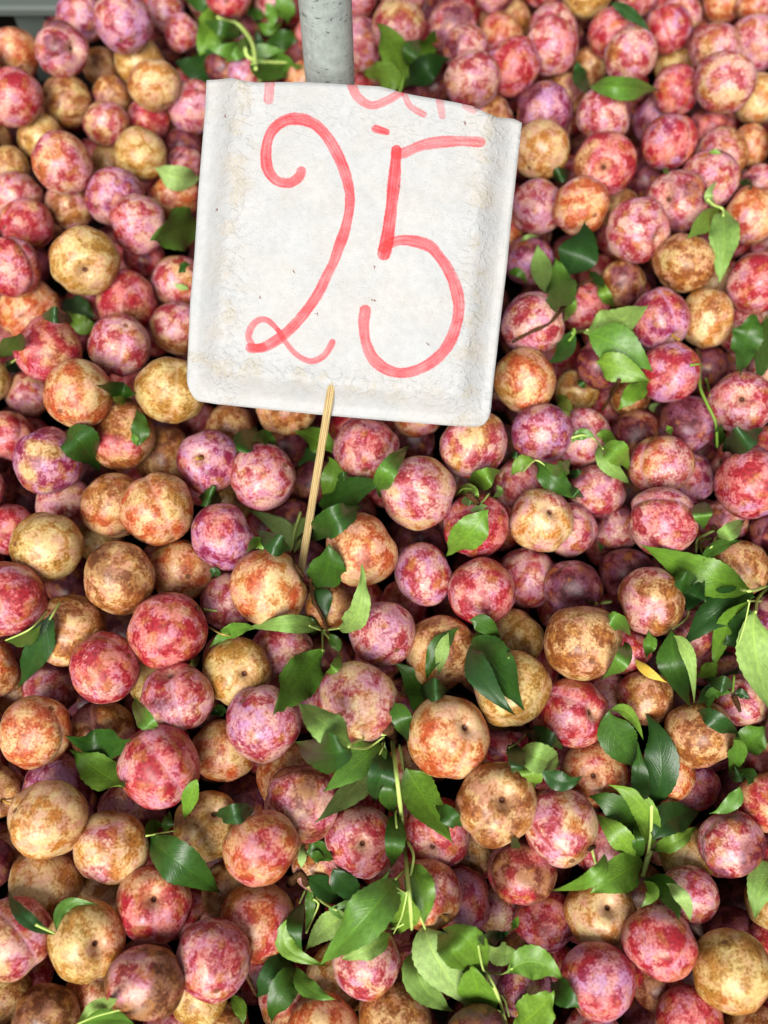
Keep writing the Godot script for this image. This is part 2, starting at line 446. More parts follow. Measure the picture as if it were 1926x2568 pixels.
	plum(134.6, 132.9, -618.7, 23.9, "ct", Vector3(0.49, -0.05, -0.87), Vector3(-0.19, 0.01, -1.06), "cream plum with tan patches, one plum below right of the sign's torn upper right corner")
	plum(189.6, 137.4, -651.3, 24.4, "kt", Vector3(0.98, 0.06, -0.20), Vector3(-0.48, 0.50, -0.74), "pink plum with tan patches, one plum right of the sign's torn upper right corner")
	plum(259.7, 69.0, -710.8, 23.1, "vm", Vector3(-0.74, -0.52, 0.44), Vector3(-0.48, 1.02, -0.52), "mauve and maroon plum half buried, two plums right of the sign's torn upper right corner")
	plum(185.4, 141.5, -595.0, 25.6, "rt", Vector3(-0.28, 0.59, 0.75), Vector3(-0.80, -0.84, 0.67), "red plum with open stem hole, three plums above the brown forked twig")
	plum(244.6, 132.6, -627.5, 23.8, "rv", Vector3(-0.50, -0.14, -0.86), Vector3(-0.06, 0.55, -0.85), "red plum with mauve patches, two plums right of the sign's torn upper right corner")
	plum(301.7, 88.0, -683.4, 21.7, "mr", Vector3(-0.40, -0.91, -0.01), Vector3(0.98, 0.41, -0.02), "maroon and red plum half buried, two plums below left of the photo's top right corner")
	plum(300.4, 103.9, -640.4, 22.8, "kt", Vector3(0.90, 0.00, -0.43), Vector3(-0.39, 0.38, -0.84), "pink plum with tan patches, three plums below the photo's top right corner")
	plum(335.8, 88.0, -665.1, 18.1, "ot", Vector3(-0.92, -0.39, -0.08), Vector3(-0.64, 0.84, -0.48), "orange and tan plum half buried, three plums below the photo's top right corner")
	plum(277.4, 124.3, -593.0, 24.1, "km", Vector3(-0.73, -0.62, 0.29), Vector3(-0.93, 0.41, 0.58), "pink plum with maroon patches, three plums below the photo's top right corner")
	plum(234.2, 88.0, -621.4, 18.1, "mb", Vector3(0.77, 0.24, -0.59), Vector3(0.44, -1.26, 0.44), "maroon and brown plum half buried, three plums above right of the brown forked twig")
	plum(244.0, 134.0, -561.8, 26.3, "km", Vector3(-0.63, 0.66, 0.41), Vector3(0.67, -0.47, 0.84), "pink plum with open stem hole, three plums above right of the brown forked twig")
	plum(331.1, 99.3, -609.7, 17.3, "km", Vector3(0.37, -0.22, -0.90), Vector3(0.54, -0.94, 0.52), "pink plum with maroon patches, four plums right of the sign's torn upper right corner")
	plum(130.8, 114.5, -573.3, 23.0, "kv", Vector3(0.67, 0.10, -0.74), Vector3(-0.24, -0.04, -1.07), "pink plum with mauve patches, two plums below the sign's torn upper right corner")
	plum(162.7, 136.7, -555.3, 23.3, "ok", Vector3(-0.38, -0.45, -0.81), Vector3(0.14, 0.22, 1.17), "orange plum with pink patches, two plums below right of the sign's torn upper right corner")
	plum(209.4, 88.0, -593.7, 18.1, "tb", Vector3(0.49, 0.28, -0.83), Vector3(-0.94, -0.01, -0.37), "tan and brown plum half buried, three plums above right of the brown forked twig")
	plum(207.4, 138.1, -529.7, 26.6, "kr", Vector3(0.60, 0.41, 0.69), Vector3(-0.29, 0.60, 0.78), "pink plum with open stem hole, two plums above right of the brown forked twig")
	plum(311.3, 121.2, -558.2, 23.1, "ok", Vector3(-0.13, -0.87, 0.48), Vector3(-0.11, -0.20, -1.16), "orange plum with pink patches, four plums below the photo's top right corner")
	plum(302.5, 81.6, -571.4, 23.3, "rk", Vector3(0.24, 0.75, -0.62), Vector3(0.23, 0.25, -0.95), "red plum with pink patches, three plums above right of the brown forked twig")
	plum(337.2, 86.4, -557.6, 18.1, "km", Vector3(0.39, -0.61, 0.69), Vector3(0.25, 0.19, -0.97), "pink and maroon plum half buried, four plums right of the brown forked twig")
	plum(103.9, 86.1, -573.3, 19.3, "or", Vector3(-0.58, -0.75, 0.31), Vector3(0.90, -0.59, 0.22), "orange plum with red patches, two plums above left of the brown forked twig")
	plum(125.4, 88.0, -537.1, 21.7, "vm", Vector3(0.29, 0.61, -0.74), Vector3(0.16, 0.01, 1.08), "mauve and maroon plum half buried, one plum above left of the brown forked twig")
	plum(241.1, 137.9, -497.4, 23.9, "ty", Vector3(0.61, 0.24, -0.76), Vector3(-0.98, -0.72, -0.09), "tan plum with yellow patches, two plums right of the brown forked twig")
	plum(-294.1, 99.9, -477.9, 24.7, "ot", Vector3(0.55, 0.02, -0.83), Vector3(0.44, 0.74, 0.52), "orange and tan plum showing its groove, three plums above the photo's left edge midpoint")
	plum(-212.2, 109.2, -478.5, 26.4, "rt", Vector3(-0.99, -0.12, 0.07), Vector3(0.40, -0.17, -1.07), "red plum with tan patches, two plums above left of the sign's lower left corner")
	plum(-174.3, 98.7, -507.7, 21.8, "kt", Vector3(-0.69, -0.72, 0.02), Vector3(0.67, -0.26, -0.92), "pink plum with tan patches, two plums above the sign's lower left corner")
	plum(-256.7, 143.7, -412.2, 25.2, "rt", Vector3(-0.75, 0.54, -0.37), Vector3(-0.77, -0.99, 0.28), "red plum with tan patches, two plums left of the sign's lower left corner")
	plum(-206.4, 132.4, -423.4, 23.8, "kt", Vector3(-0.41, -0.89, 0.23), Vector3(0.13, 0.35, 1.22), "pink plum with tan patches, one plum above left of the sign's lower left corner")
	plum(-170.6, 98.4, -461.1, 22.0, "kt", Vector3(-0.12, -0.79, 0.60), Vector3(0.77, 0.16, -0.63), "pink plum with tan patches, one plum above the sign's lower left corner")
	plum(-225.7, 153.3, -368.0, 25.1, "oc", Vector3(0.30, -0.47, -0.83), Vector3(0.49, -0.61, 0.69), "orange plum with cream patches, two plums left of the sign's lower left corner")
	plum(-160.2, 144.0, -376.5, 26.6, "yc", Vector3(0.06, 0.26, -0.96), Vector3(0.33, 0.82, 0.48), "yellow and cream plum showing its groove, one plum left of the sign's lower left corner")
	plum(-316.6, 103.3, -407.9, 16.9, "yt", Vector3(-0.74, -0.05, 0.67), Vector3(-0.34, 0.31, -0.89), "yellow plum with tan patches, two plums above the photo's left edge midpoint")
	plum(-291.6, 82.1, -408.6, 18.6, "kt", Vector3(-0.37, -0.51, 0.78), Vector3(-0.28, 0.05, -1.02), "pink and tan plum half buried, two plums above the photo's left edge midpoint")
	plum(-288.6, 115.7, -352.0, 20.4, "ro", Vector3(-0.36, -0.44, 0.83), Vector3(0.99, 0.82, 0.52), "red plum with orange patches, one plum above the photo's left edge midpoint")
	plum(-248.0, 136.5, -321.6, 24.2, "vy", Vector3(-0.42, 0.53, -0.74), Vector3(0.05, 0.25, -0.98), "mauve plum with yellow patches, one plum above right of the photo's left edge midpoint")
	plum(-200.7, 117.7, -351.7, 25.5, "tr", Vector3(-0.77, 0.43, -0.48), Vector3(0.37, -0.21, -1.10), "tan plum with red patches, one plum below left of the sign's lower left corner")
	plum(-176.8, 79.5, -353.5, 23.8, "tb", Vector3(0.72, -0.63, -0.29), Vector3(0.90, -0.55, -0.71), "tan plum with brown patches, one plum below the sign's lower left corner")
	plum(-129.9, 130.0, -323.7, 23.6, "vr", Vector3(-0.10, 0.95, 0.28), Vector3(-0.08, -0.42, 0.90), "mauve plum with open stem hole, one plum below the sign's lower left corner", true)
	plum(-122.1, 88.0, -371.9, 21.6, "tb", Vector3(0.96, 0.01, -0.28), Vector3(0.88, -0.80, 0.18), "tan and brown plum half buried, one plum below right of the sign's lower left corner")
	plum(-244.4, 96.7, -304.1, 22.2, "kt", Vector3(-0.85, -0.50, -0.15), Vector3(-0.78, -0.55, -0.92), "pink plum with tan patches, one plum right of the photo's left edge midpoint")
	plum(-201.0, 117.1, -293.5, 24.1, "to", Vector3(-0.91, -0.29, 0.31), Vector3(0.02, -0.25, 0.98), "tan plum with orange patches, two plums right of the photo's left edge midpoint")
	plum(-160.7, 144.7, -279.1, 25.9, "oy", Vector3(-0.45, 0.21, -0.87), Vector3(0.34, 0.87, 0.37), "orange and yellow plum showing its groove, two plums below the sign's lower left corner")
	plum(-304.3, 90.0, -315.6, 18.1, "mb", Vector3(0.87, -0.36, 0.35), Vector3(-0.32, 0.71, -0.73), "maroon and brown plum half buried, one plum above the photo's left edge midpoint")
	plum(-285.0, 97.2, -283.6, 19.6, "rk", Vector3(0.78, -0.37, 0.50), Vector3(-0.83, -0.42, 0.43), "red plum with pink patches, one plum below right of the photo's left edge midpoint")
	plum(-123.6, 64.0, -320.4, 18.1, "yb", Vector3(0.02, -0.46, -0.89), Vector3(-1.00, -0.85, -0.43), "yellow and brown plum deep in a gap, two plums above left of the stick's foot")
	plum(-289.1, 59.9, -318.1, 18.1, "mb", Vector3(-0.28, 0.43, -0.86), Vector3(-0.89, -1.09, 0.03), "maroon and brown plum deep in a gap, six plums left of the stick's foot")
	plum(-88.3, 137.4, -308.0, 24.4, "kr", Vector3(-0.80, -0.58, 0.16), Vector3(-0.81, 0.30, 0.76), "pink plum with red patches, one plum above left of the stick's foot")
	plum(-74.6, 118.6, -377.4, 24.3, "to", Vector3(0.34, -0.91, 0.25), Vector3(0.33, -1.13, 0.55), "tan plum with orange patches, one plum below left of the stick's top end")
	plum(-13.4, 133.0, -332.2, 23.9, "kr", Vector3(-0.01, -0.44, -0.90), Vector3(0.54, -0.12, -0.96), "pink plum with red patches, one plum below right of the stick's top end")
	plum(25.5, 109.8, -380.9, 23.3, "ok", Vector3(-0.91, -0.27, 0.31), Vector3(-1.00, -0.69, -0.29), "orange plum with pink patches, one plum left of the sign's lower right corner")
	plum(65.1, 144.3, -331.6, 25.5, "ky", Vector3(-0.81, -0.06, -0.59), Vector3(-0.75, -0.18, 0.65), "pink plum with yellow patches, one plum below left of the sign's lower right corner")
	plum(24.2, 64.0, -374.5, 18.1, "mk", Vector3(-0.15, -0.88, 0.44), Vector3(-0.98, 0.93, 0.17), "maroon and pink plum deep in a gap, three plums above right of the stick's foot")
	plum(-79.8, 64.0, -368.8, 18.1, "mb", Vector3(-0.94, -0.09, 0.34), Vector3(-0.91, -1.00, 0.03), "maroon and brown plum deep in a gap, two plums above the stick's foot")
	plum(25.1, 144.8, -292.1, 26.6, "kc", Vector3(0.95, -0.29, 0.14), Vector3(0.08, 0.92, 0.41), "pink and cream plum showing its groove, two plums above right of the stick's foot")
	plum(116.1, 142.0, -436.6, 24.9, "kv", Vector3(0.92, 0.37, -0.14), Vector3(-0.17, 0.80, -0.73), "pink plum with mauve patches, one plum left of the brown forked twig")
	plum(168.6, 98.6, -483.0, 19.6, "rk", Vector3(0.02, -1.00, 0.09), Vector3(-0.21, 0.57, -0.82), "red plum with pink patches, one plum right of the brown forked twig")
	plum(200.6, 98.7, -506.2, 19.6, "tm", Vector3(-0.44, -0.64, -0.63), Vector3(0.67, 0.38, 0.97), "tan plum with maroon patches, one plum above right of the brown forked twig")
	plum(217.8, 133.4, -447.0, 23.5, "vr", Vector3(0.36, 0.13, 0.92), Vector3(0.16, 1.00, 0.45), "mauve plum with open stem hole, two plums right of the brown forked twig", true)
	plum(259.4, 122.4, -455.1, 23.9, "ct", Vector3(0.93, 0.32, 0.16), Vector3(0.99, -0.44, -0.04), "cream plum with tan patches, three plums right of the brown forked twig")
	plum(282.8, 88.0, -514.7, 18.1, "tc", Vector3(-0.95, -0.31, -0.01), Vector3(1.00, -0.05, 0.05), "tan and cream plum half buried, three plums right of the brown forked twig")
	plum(297.7, 134.1, -480.6, 23.8, "rk", Vector3(0.85, 0.01, 0.53), Vector3(0.10, 1.13, -0.60), "red plum with pink patches, three plums right of the brown forked twig")
	plum(293.3, 100.4, -458.8, 19.3, "ko", Vector3(0.95, -0.03, -0.30), Vector3(0.99, -0.04, 0.16), "pink plum with orange patches, three plums above the photo's right edge midpoint")
	plum(222.0, 127.2, -401.5, 23.1, "rv", Vector3(1.00, 0.06, -0.03), Vector3(-0.01, 0.51, -0.87), "red plum with mauve patches, two plums below right of the brown forked twig")
	plum(173.2, 110.1, -420.8, 21.3, "mr", Vector3(-0.76, 0.16, -0.63), Vector3(0.77, 0.13, 0.75), "maroon plum with red patches, one plum below right of the brown forked twig")
	plum(266.6, 88.0, -429.1, 18.1, "mb", Vector3(0.94, 0.30, 0.14), Vector3(0.31, -1.02, 0.60), "maroon and brown plum half buried, three plums above the photo's right edge midpoint")
	plum(269.3, 136.0, -369.4, 24.0, "kr", Vector3(-0.30, 0.90, 0.31), Vector3(0.23, -0.41, 0.91), "pink plum with open stem hole, two plums above the photo's right edge midpoint")
	plum(311.8, 98.6, -425.6, 16.8, "kc", Vector3(0.80, 0.11, 0.59), Vector3(-0.60, -0.50, -1.09), "pink plum with cream patches, three plums above the photo's right edge midpoint")
	plum(302.8, 71.9, -442.2, 18.1, "km", Vector3(0.97, -0.23, 0.11), Vector3(-0.90, 0.30, 0.61), "pink and maroon plum half buried, three plums above the photo's right edge midpoint")
	plum(159.1, 78.2, -413.1, 18.1, "yb", Vector3(0.41, 0.40, -0.82), Vector3(0.38, 0.10, 1.05), "yellow and brown plum half buried, two plums below the brown forked twig")
	plum(119.4, 129.2, -348.4, 23.0, "vk", Vector3(0.44, 0.16, -0.89), Vector3(0.88, 0.14, -0.45), "mauve plum with pink patches, one plum right of the sign's lower right corner")
	plum(154.0, 104.8, -357.7, 23.4, "kr", Vector3(-0.59, 0.01, -0.81), Vector3(-0.58, 0.21, -0.80), "pink plum with red patches, two plums right of the sign's lower right corner")
	plum(204.4, 80.6, -369.5, 23.0, "mo", Vector3(-0.85, -0.44, -0.29), Vector3(1.00, 0.13, 0.09), "maroon plum with orange patches, two plums below right of the brown forked twig")
	plum(202.0, 83.1, -407.6, 18.1, "tb", Vector3(0.97, -0.15, 0.17), Vector3(-0.82, -0.51, 0.41), "tan and brown plum half buried, two plums below right of the brown forked twig")
	plum(237.2, 106.3, -367.6, 22.7, "mv", Vector3(0.85, -0.05, -0.53), Vector3(-0.52, 0.50, 1.14), "maroon plum with mauve patches, two plums above left of the photo's right edge midpoint")
	plum(205.6, 129.4, -321.2, 23.5, "ko", Vector3(0.35, -0.51, 0.79), Vector3(0.02, -0.29, 0.96), "pink plum with orange patches, two plums above left of the photo's right edge midpoint")
	plum(237.5, 97.5, -326.0, 20.0, "vr", Vector3(0.90, 0.41, -0.14), Vector3(-0.98, -0.18, -0.27), "mauve plum with red patches, one plum above left of the photo's right edge midpoint")
	plum(264.4, 144.5, -299.8, 25.3, "rv", Vector3(-0.32, 0.31, -0.90), Vector3(0.65, -0.39, 0.66), "red plum with mauve patches, one plum above left of the photo's right edge midpoint")
	plum(302.6, 88.0, -355.4, 18.1, "rm", Vector3(0.74, 0.01, 0.68), Vector3(0.49, -0.10, 0.90), "red and maroon plum half buried, one plum above the photo's right edge midpoint")
	plum(163.4, 98.1, -314.3, 21.7, "km", Vector3(0.44, -0.59, 0.68), Vector3(-0.77, 0.07, -0.67), "pink plum with maroon patches, two plums below right of the sign's lower right corner")
	plum(113.8, 127.2, -277.5, 23.1, "ck", Vector3(0.20, 0.98, 0.06), Vector3(0.80, -0.27, 0.97), "cream plum with open stem hole, two plums below right of the sign's lower right corner")
	plum(103.5, 97.4, -320.1, 19.9, "kr", Vector3(0.70, -0.71, 0.07), Vector3(-0.49, -0.02, 0.94), "pink plum with red patches, one plum below right of the sign's lower right corner")
	plum(107.8, 134.4, -391.0, 24.6, "oy", Vector3(-0.42, -0.06, -0.90), Vector3(-0.22, -0.15, 1.00), "orange plum with yellow patches, one plum above right of the sign's lower right corner")
	plum(-238.9, 138.0, -252.7, 25.2, "yc", Vector3(0.60, -0.78, -0.19), Vector3(0.17, 0.36, -0.92), "yellow plum with cream patches, one plum below right of the photo's left edge midpoint")
	plum(-223.8, 64.0, -286.0, 18.1, "yb", Vector3(-0.56, -0.71, 0.44), Vector3(-0.88, -0.18, -0.59), "yellow and brown plum deep in a gap, four plums left of the stick's foot")
	plum(-183.9, 142.6, -228.1, 25.0, "tb", Vector3(-0.98, -0.11, 0.16), Vector3(-0.33, -0.97, 0.61), "tan plum with brown patches, two plums below right of the photo's left edge midpoint")
	plum(-148.8, 106.6, -246.9, 23.0, "oy", Vector3(-0.39, -0.78, -0.49), Vector3(0.98, -0.18, -0.08), "orange and yellow plum showing its blossom end, two plums left of the stick's foot")
	plum(-114.4, 134.6, -261.4, 24.1, "vr", Vector3(0.88, 0.06, -0.47), Vector3(0.75, 0.11, -0.68), "mauve plum with red patches, one plum left of the stick's foot")
	plum(-257.6, 149.1, -210.5, 25.6, "rk", Vector3(-0.89, 0.23, 0.40), Vector3(-0.87, 0.37, 0.70), "red plum with pink patches, one plum below the photo's left edge midpoint")
	plum(-220.8, 121.2, -196.9, 25.8, "tc", Vector3(0.78, -0.58, 0.22), Vector3(0.41, 0.88, 0.25), "tan and cream plum showing its groove, four plums left of the stick's foot")
	plum(-188.9, 135.5, -165.8, 24.0, "rk", Vector3(-0.84, -0.47, 0.27), Vector3(-0.54, 0.33, -0.78), "red plum with pink patches, three plums below right of the photo's left edge midpoint")
	plum(-147.6, 140.0, -190.8, 25.9, "ry", Vector3(-0.77, -0.25, 0.58), Vector3(-0.68, 0.36, -0.64), "red plum with yellow patches, two plums below left of the stick's foot")
	plum(-114.4, 96.7, -226.4, 20.7, "kr", Vector3(0.83, -0.28, -0.49), Vector3(-0.91, 0.53, -0.23), "pink plum with red patches, two plums below left of the stick's foot")
	plum(-282.5, 97.1, -176.6, 21.9, "ot", Vector3(0.88, -0.24, -0.41), Vector3(-0.91, 0.38, -0.30), "orange plum with tan patches, two plums below the photo's left edge midpoint")
	plum(-239.8, 88.0, -162.5, 18.6, "km", Vector3(-0.83, -0.02, -0.55), Vector3(-1.00, -0.73, -0.34), "pink and maroon plum half buried, three plums below the photo's left edge midpoint")
	plum(-137.3, 139.3, -145.2, 24.1, "kr", Vector3(-0.18, 0.72, -0.67), Vector3(0.22, 0.89, 0.50), "pink plum with open stem hole, three plums below left of the stick's foot")
	plum(-165.3, 88.0, -165.8, 18.1, "yb", Vector3(-0.88, 0.17, -0.45), Vector3(-0.30, -1.05, 0.59), "yellow and brown plum half buried, four plums below left of the stick's foot")
	plum(-100.6, 123.5, -166.1, 23.9, "yt", Vector3(0.39, 0.89, 0.26), Vector3(-0.65, -0.15, 1.01), "yellow plum with open stem hole, two plums below left of the stick's foot")
	plum(-231.6, 130.6, -124.2, 23.6, "oc", Vector3(-0.58, -0.56, 0.59), Vector3(0.62, -0.13, 0.80), "orange plum with cream patches, three plums above left of the red plum with round hole")
	plum(-199.4, 88.0, -132.7, 22.7, "tm", Vector3(0.25, -0.39, 0.88), Vector3(-0.24, 0.56, -0.82), "tan and maroon plum half buried, three plums above the red plum with round hole")
	plum(-143.8, 146.4, -99.2, 25.9, "rk", Vector3(0.53, -0.48, 0.70), Vector3(0.33, 0.94, 0.14), "red and pink plum showing its groove, two plums above the red plum with round hole")
	plum(-110.1, 102.3, -116.9, 22.6, "oy", Vector3(-0.04, -0.08, -1.00), Vector3(0.27, 0.96, 0.16), "orange and yellow plum showing its groove, three plums left of the drooping sprig's top")
	plum(-198.5, 64.0, -216.6, 18.1, "mb", Vector3(-0.47, 0.00, -0.88), Vector3(0.40, 0.76, -0.67), "maroon and brown plum deep in a gap, four plums left of the stick's foot")
	plum(-243.6, 64.0, -248.8, 18.1, "mb", Vector3(-0.60, -0.28, 0.75), Vector3(-0.99, -0.09, 0.08), "maroon and brown plum deep in a gap, five plums left of the stick's foot")
	plum(-274.9, 62.3, -164.8, 18.1, "tb", Vector3(0.22, -0.22, 0.95), Vector3(-0.53, 0.24, -0.82), "tan and brown plum deep in a gap, four plums below the photo's left edge midpoint")
	plum(-73.6, 64.0, -303.1, 18.1, "mb", Vector3(-0.92, 0.12, -0.38), Vector3(-1.00, 0.18, 0.17), "maroon and brown plum deep in a gap, one plum above the stick's foot")
	plum(-79.6, 145.2, -220.1, 26.2, "oc", Vector3(0.88, 0.10, -0.47), Vector3(-0.57, -0.52, 0.67), "orange plum with cream patches, one plum below left of the stick's foot")
	plum(-15.6, 145.0, -248.1, 26.5, "oc", Vector3(0.86, 0.24, -0.45), Vector3(-0.80, -0.64, 0.38), "orange plum with cream patches, one plum right of the stick's foot")
	plum(30.5, 64.0, -283.4, 18.1, "mk", Vector3(-0.33, -0.93, 0.18), Vector3(-0.78, 0.21, 0.77), "maroon and pink plum deep in a gap, two plums right of the stick's foot")
	plum(28.7, 119.7, -238.9, 22.5, "kv", Vector3(0.94, 0.10, -0.32), Vector3(0.83, -0.14, 0.55), "pink plum with mauve patches, two plums right of the stick's foot")
	plum(66.2, 132.6, -271.7, 23.9, "rk", Vector3(-0.72, -0.68, 0.14), Vector3(-0.79, 1.11, -0.19), "red plum with pink patches, two plums below the sign's lower right corner")
	plum(67.9, 132.4, -221.6, 23.8, "rk", Vector3(-0.94, -0.24, -0.25), Vector3(0.97, -0.26, -0.38), "red plum with pink patches, three plums below the sign's lower right corner")
	plum(-1.3, 130.9, -191.5, 23.0, "kv", Vector3(-0.46, -0.55, -0.69), Vector3(-0.82, -0.70, 0.33), "pink plum with mauve patches, two plums above the drooping sprig's top")
	plum(15.7, 71.5, -232.5, 18.1, "rm", Vector3(-0.73, -0.38, 0.58), Vector3(0.43, -0.39, -1.15), "red and maroon plum deep in a gap, two plums below right of the stick's foot")
	plum(-40.1, 88.0, -226.2, 18.1, "tb", Vector3(-0.97, -0.12, -0.23), Vector3(0.70, 0.06, 0.81), "tan and brown plum half buried, one plum below right of the stick's foot")
	plum(-72.8, 94.2, -185.0, 24.6, "kt", Vector3(-0.86, -0.36, 0.37), Vector3(-0.73, 0.09, -0.71), "pink plum with tan patches, two plums below the stick's foot")
	plum(-79.9, 136.7, -128.4, 24.1, "kv", Vector3(0.51, -0.71, 0.48), Vector3(-0.13, 0.07, -1.05), "pink plum with mauve patches, two plums left of the drooping sprig's top")
	plum(-17.2, 145.9, -140.8, 26.4, "kc", Vector3(0.46, -0.73, -0.51), Vector3(-0.94, -0.10, -0.41), "pink plum with cream patches, one plum above left of the drooping sprig's top")
	plum(40.4, 114.9, -182.9, 26.4, "tc", Vector3(-0.15, -0.56, -0.82), Vector3(0.57, -0.98, 0.47), "tan plum with cream patches, one plum above right of the drooping sprig's top")
	plum(41.5, 146.1, -118.4, 26.6, "oc", Vector3(0.45, 0.89, -0.10), Vector3(0.47, 0.96, 0.49), "orange plum with open stem hole, one plum right of the drooping sprig's top")
	plum(-65.5, 86.6, -101.4, 23.4, "ot", Vector3(-0.95, -0.30, 0.09), Vector3(-0.41, 0.39, 1.16), "orange plum with tan patches, two plums left of the drooping sprig's top")
	plum(-49.7, 78.4, -157.3, 18.1, "km", Vector3(0.96, -0.04, -0.28), Vector3(-0.71, 0.08, -0.74), "pink and maroon plum half buried, two plums above left of the drooping sprig's top")
	plum(18.3, 88.0, -105.0, 18.1, "ot", Vector3(-0.50, -0.55, 0.67), Vector3(0.11, 0.39, 1.25), "orange and tan plum half buried, one plum below the drooping sprig's top")
	plum(86.6, 64.0, -130.5, 18.1, "rm", Vector3(0.51, -0.55, 0.66), Vector3(0.94, -0.43, 0.18), "red and maroon plum deep in a gap, two plums right of the drooping sprig's top")
	plum(-60.3, 64.0, -267.9, 18.1, "mb", Vector3(-0.78, -0.03, -0.62), Vector3(0.07, -1.25, 0.55), "maroon and brown plum deep in a gap, one plum below right of the stick's foot")
	plum(140.7, 96.8, -282.4, 20.4, "kv", Vector3(-0.06, -0.64, 0.77), Vector3(0.96, 0.73, 0.02), "pink plum with mauve patches, two plums below right of the sign's lower right corner")
	plum(197.7, 142.9, -270.5, 25.0, "kr", Vector3(-0.97, -0.18, -0.18), Vector3(-0.51, 1.05, -0.49), "pink plum with red patches, two plums left of the photo's right edge midpoint")
	plum(261.8, 88.0, -293.2, 18.1, "km", Vector3(0.62, -0.72, 0.31), Vector3(-0.56, -0.59, 0.65), "pink and maroon plum half buried, one plum left of the photo's right edge midpoint")
	plum(182.3, 76.2, -292.2, 18.1, "km", Vector3(0.28, 0.13, -0.95), Vector3(0.33, 0.53, 1.25), "pink and maroon plum half buried, three plums above the curled yellow leaf")
	plum(107.6, 83.5, -248.6, 22.9, "kr", Vector3(0.55, -0.59, -0.59), Vector3(0.03, 1.12, -0.61), "pink plum with red patches, three plums below the sign's lower right corner")
	plum(138.8, 104.0, -232.7, 21.2, "mv", Vector3(0.30, -0.62, 0.72), Vector3(-0.69, -0.14, 0.73), "maroon plum with mauve patches, two plums above left of the curled yellow leaf")
	plum(182.9, 88.0, -250.5, 20.1, "mv", Vector3(0.18, -0.22, -0.96), Vector3(0.59, -0.46, -1.07), "maroon and mauve plum half buried, two plums above the curled yellow leaf")
	plum(184.2, 137.6, -212.3, 24.4, "tk", Vector3(-0.93, -0.32, 0.20), Vector3(-0.95, -0.07, 0.31), "tan plum with pink patches, one plum above the curled yellow leaf")
	plum(258.7, 114.9, -245.1, 20.5, "ty", Vector3(0.52, -0.35, 0.78), Vector3(-0.22, 0.92, 0.33), "tan and yellow plum showing its groove, two plums above right of the curled yellow leaf")
	plum(133.9, 145.5, -181.2, 25.6, "ty", Vector3(-0.04, -0.71, -0.70), Vector3(1.00, -0.58, -0.21), "tan plum with yellow patches, one plum above left of the curled yellow leaf")
	plum(95.6, 96.5, -198.9, 21.0, "yt", Vector3(0.63, 0.31, -0.71), Vector3(0.18, 1.08, -0.61), "yellow plum with tan patches, two plums left of the curled yellow leaf")
	plum(84.4, 142.2, -150.0, 24.9, "yc", Vector3(-0.87, -0.23, 0.43), Vector3(-0.44, 0.51, 1.19), "yellow plum with cream patches, two plums right of the drooping sprig's top")
	plum(128.0, 126.6, -137.6, 23.2, "rk", Vector3(0.50, 0.86, 0.14), Vector3(-0.34, 1.03, -0.29), "red plum with open stem hole, one plum below left of the curled yellow leaf")
	plum(175.6, 96.4, -187.5, 16.8, "rk", Vector3(0.77, 0.04, 0.64), Vector3(0.40, 0.05, 1.02), "red plum with pink patches, one plum above left of the curled yellow leaf")
	plum(161.4, 75.9, -161.4, 18.1, "kr", Vector3(-0.57, 0.03, -0.82), Vector3(-0.92, -0.91, 0.04), "pink and red plum half buried, one plum left of the curled yellow leaf")
	plum(183.4, 101.9, -153.2, 19.8, "tr", Vector3(0.51, -0.13, -0.85), Vector3(0.92, 0.57, 0.67), "tan plum with red patches, one plum below the curled yellow leaf")
	plum(224.4, 88.0, -203.7, 18.1, "km", Vector3(-0.87, -0.47, 0.12), Vector3(0.80, 0.54, -0.42), "pink and maroon plum half buried, one plum above right of the curled yellow leaf")
	plum(283.9, 96.6, -212.8, 16.8, "vk", Vector3(-0.75, -0.20, -0.63), Vector3(0.99, -0.14, -0.20), "mauve plum with pink patches, two plums below the photo's right edge midpoint")
	plum(250.7, 102.8, -150.8, 18.6, "kc", Vector3(-0.53, -0.71, 0.46), Vector3(-0.91, -0.25, -0.54), "pink plum with cream patches, two plums right of the curled yellow leaf")
	plum(254.1, 76.5, -172.2, 18.1, "kb", Vector3(-0.49, 0.03, -0.87), Vector3(-0.68, 0.17, -0.73), "pink and brown plum half buried, one plum right of the curled yellow leaf")
	plum(213.2, 118.2, -125.4, 23.3, "ty", Vector3(-0.32, -0.15, -0.94), Vector3(0.92, -1.04, -0.03), "tan plum with yellow patches, one plum below right of the curled yellow leaf")
	plum(195.6, 89.8, -102.8, 20.6, "ok", Vector3(0.62, -0.20, -0.75), Vector3(0.54, 0.06, -0.89), "orange plum with pink patches, two plums above the upright leafy sprig's base")
	plum(143.8, 100.8, -102.1, 22.5, "or", Vector3(-0.25, 0.93, 0.25), Vector3(0.22, -0.10, 1.01), "orange plum with open stem hole, two plums above left of the upright leafy sprig's base")
	plum(276.1, 85.6, -135.3, 18.1, "ot", Vector3(-0.37, -0.24, -0.90), Vector3(-0.87, -0.74, 0.23), "orange and tan plum half buried, two plums below right of the curled yellow leaf")
	plum(292.8, 97.1, -280.6, 16.8, "mr", Vector3(-0.13, -0.64, 0.76), Vector3(-0.46, 1.19, -0.46), "maroon plum with red patches, one plum below left of the photo's right edge midpoint")
	plum(267.4, 64.0, -238.8, 18.1, "tb", Vector3(-0.03, -0.90, 0.44), Vector3(-0.92, 0.14, 0.49), "tan and brown plum deep in a gap, two plums below the photo's right edge midpoint")
	plum(227.3, 64.0, -273.0, 18.1, "mb", Vector3(0.92, -0.22, -0.33), Vector3(0.07, -0.17, 1.01), "maroon and brown plum deep in a gap, two plums above the curled yellow leaf")
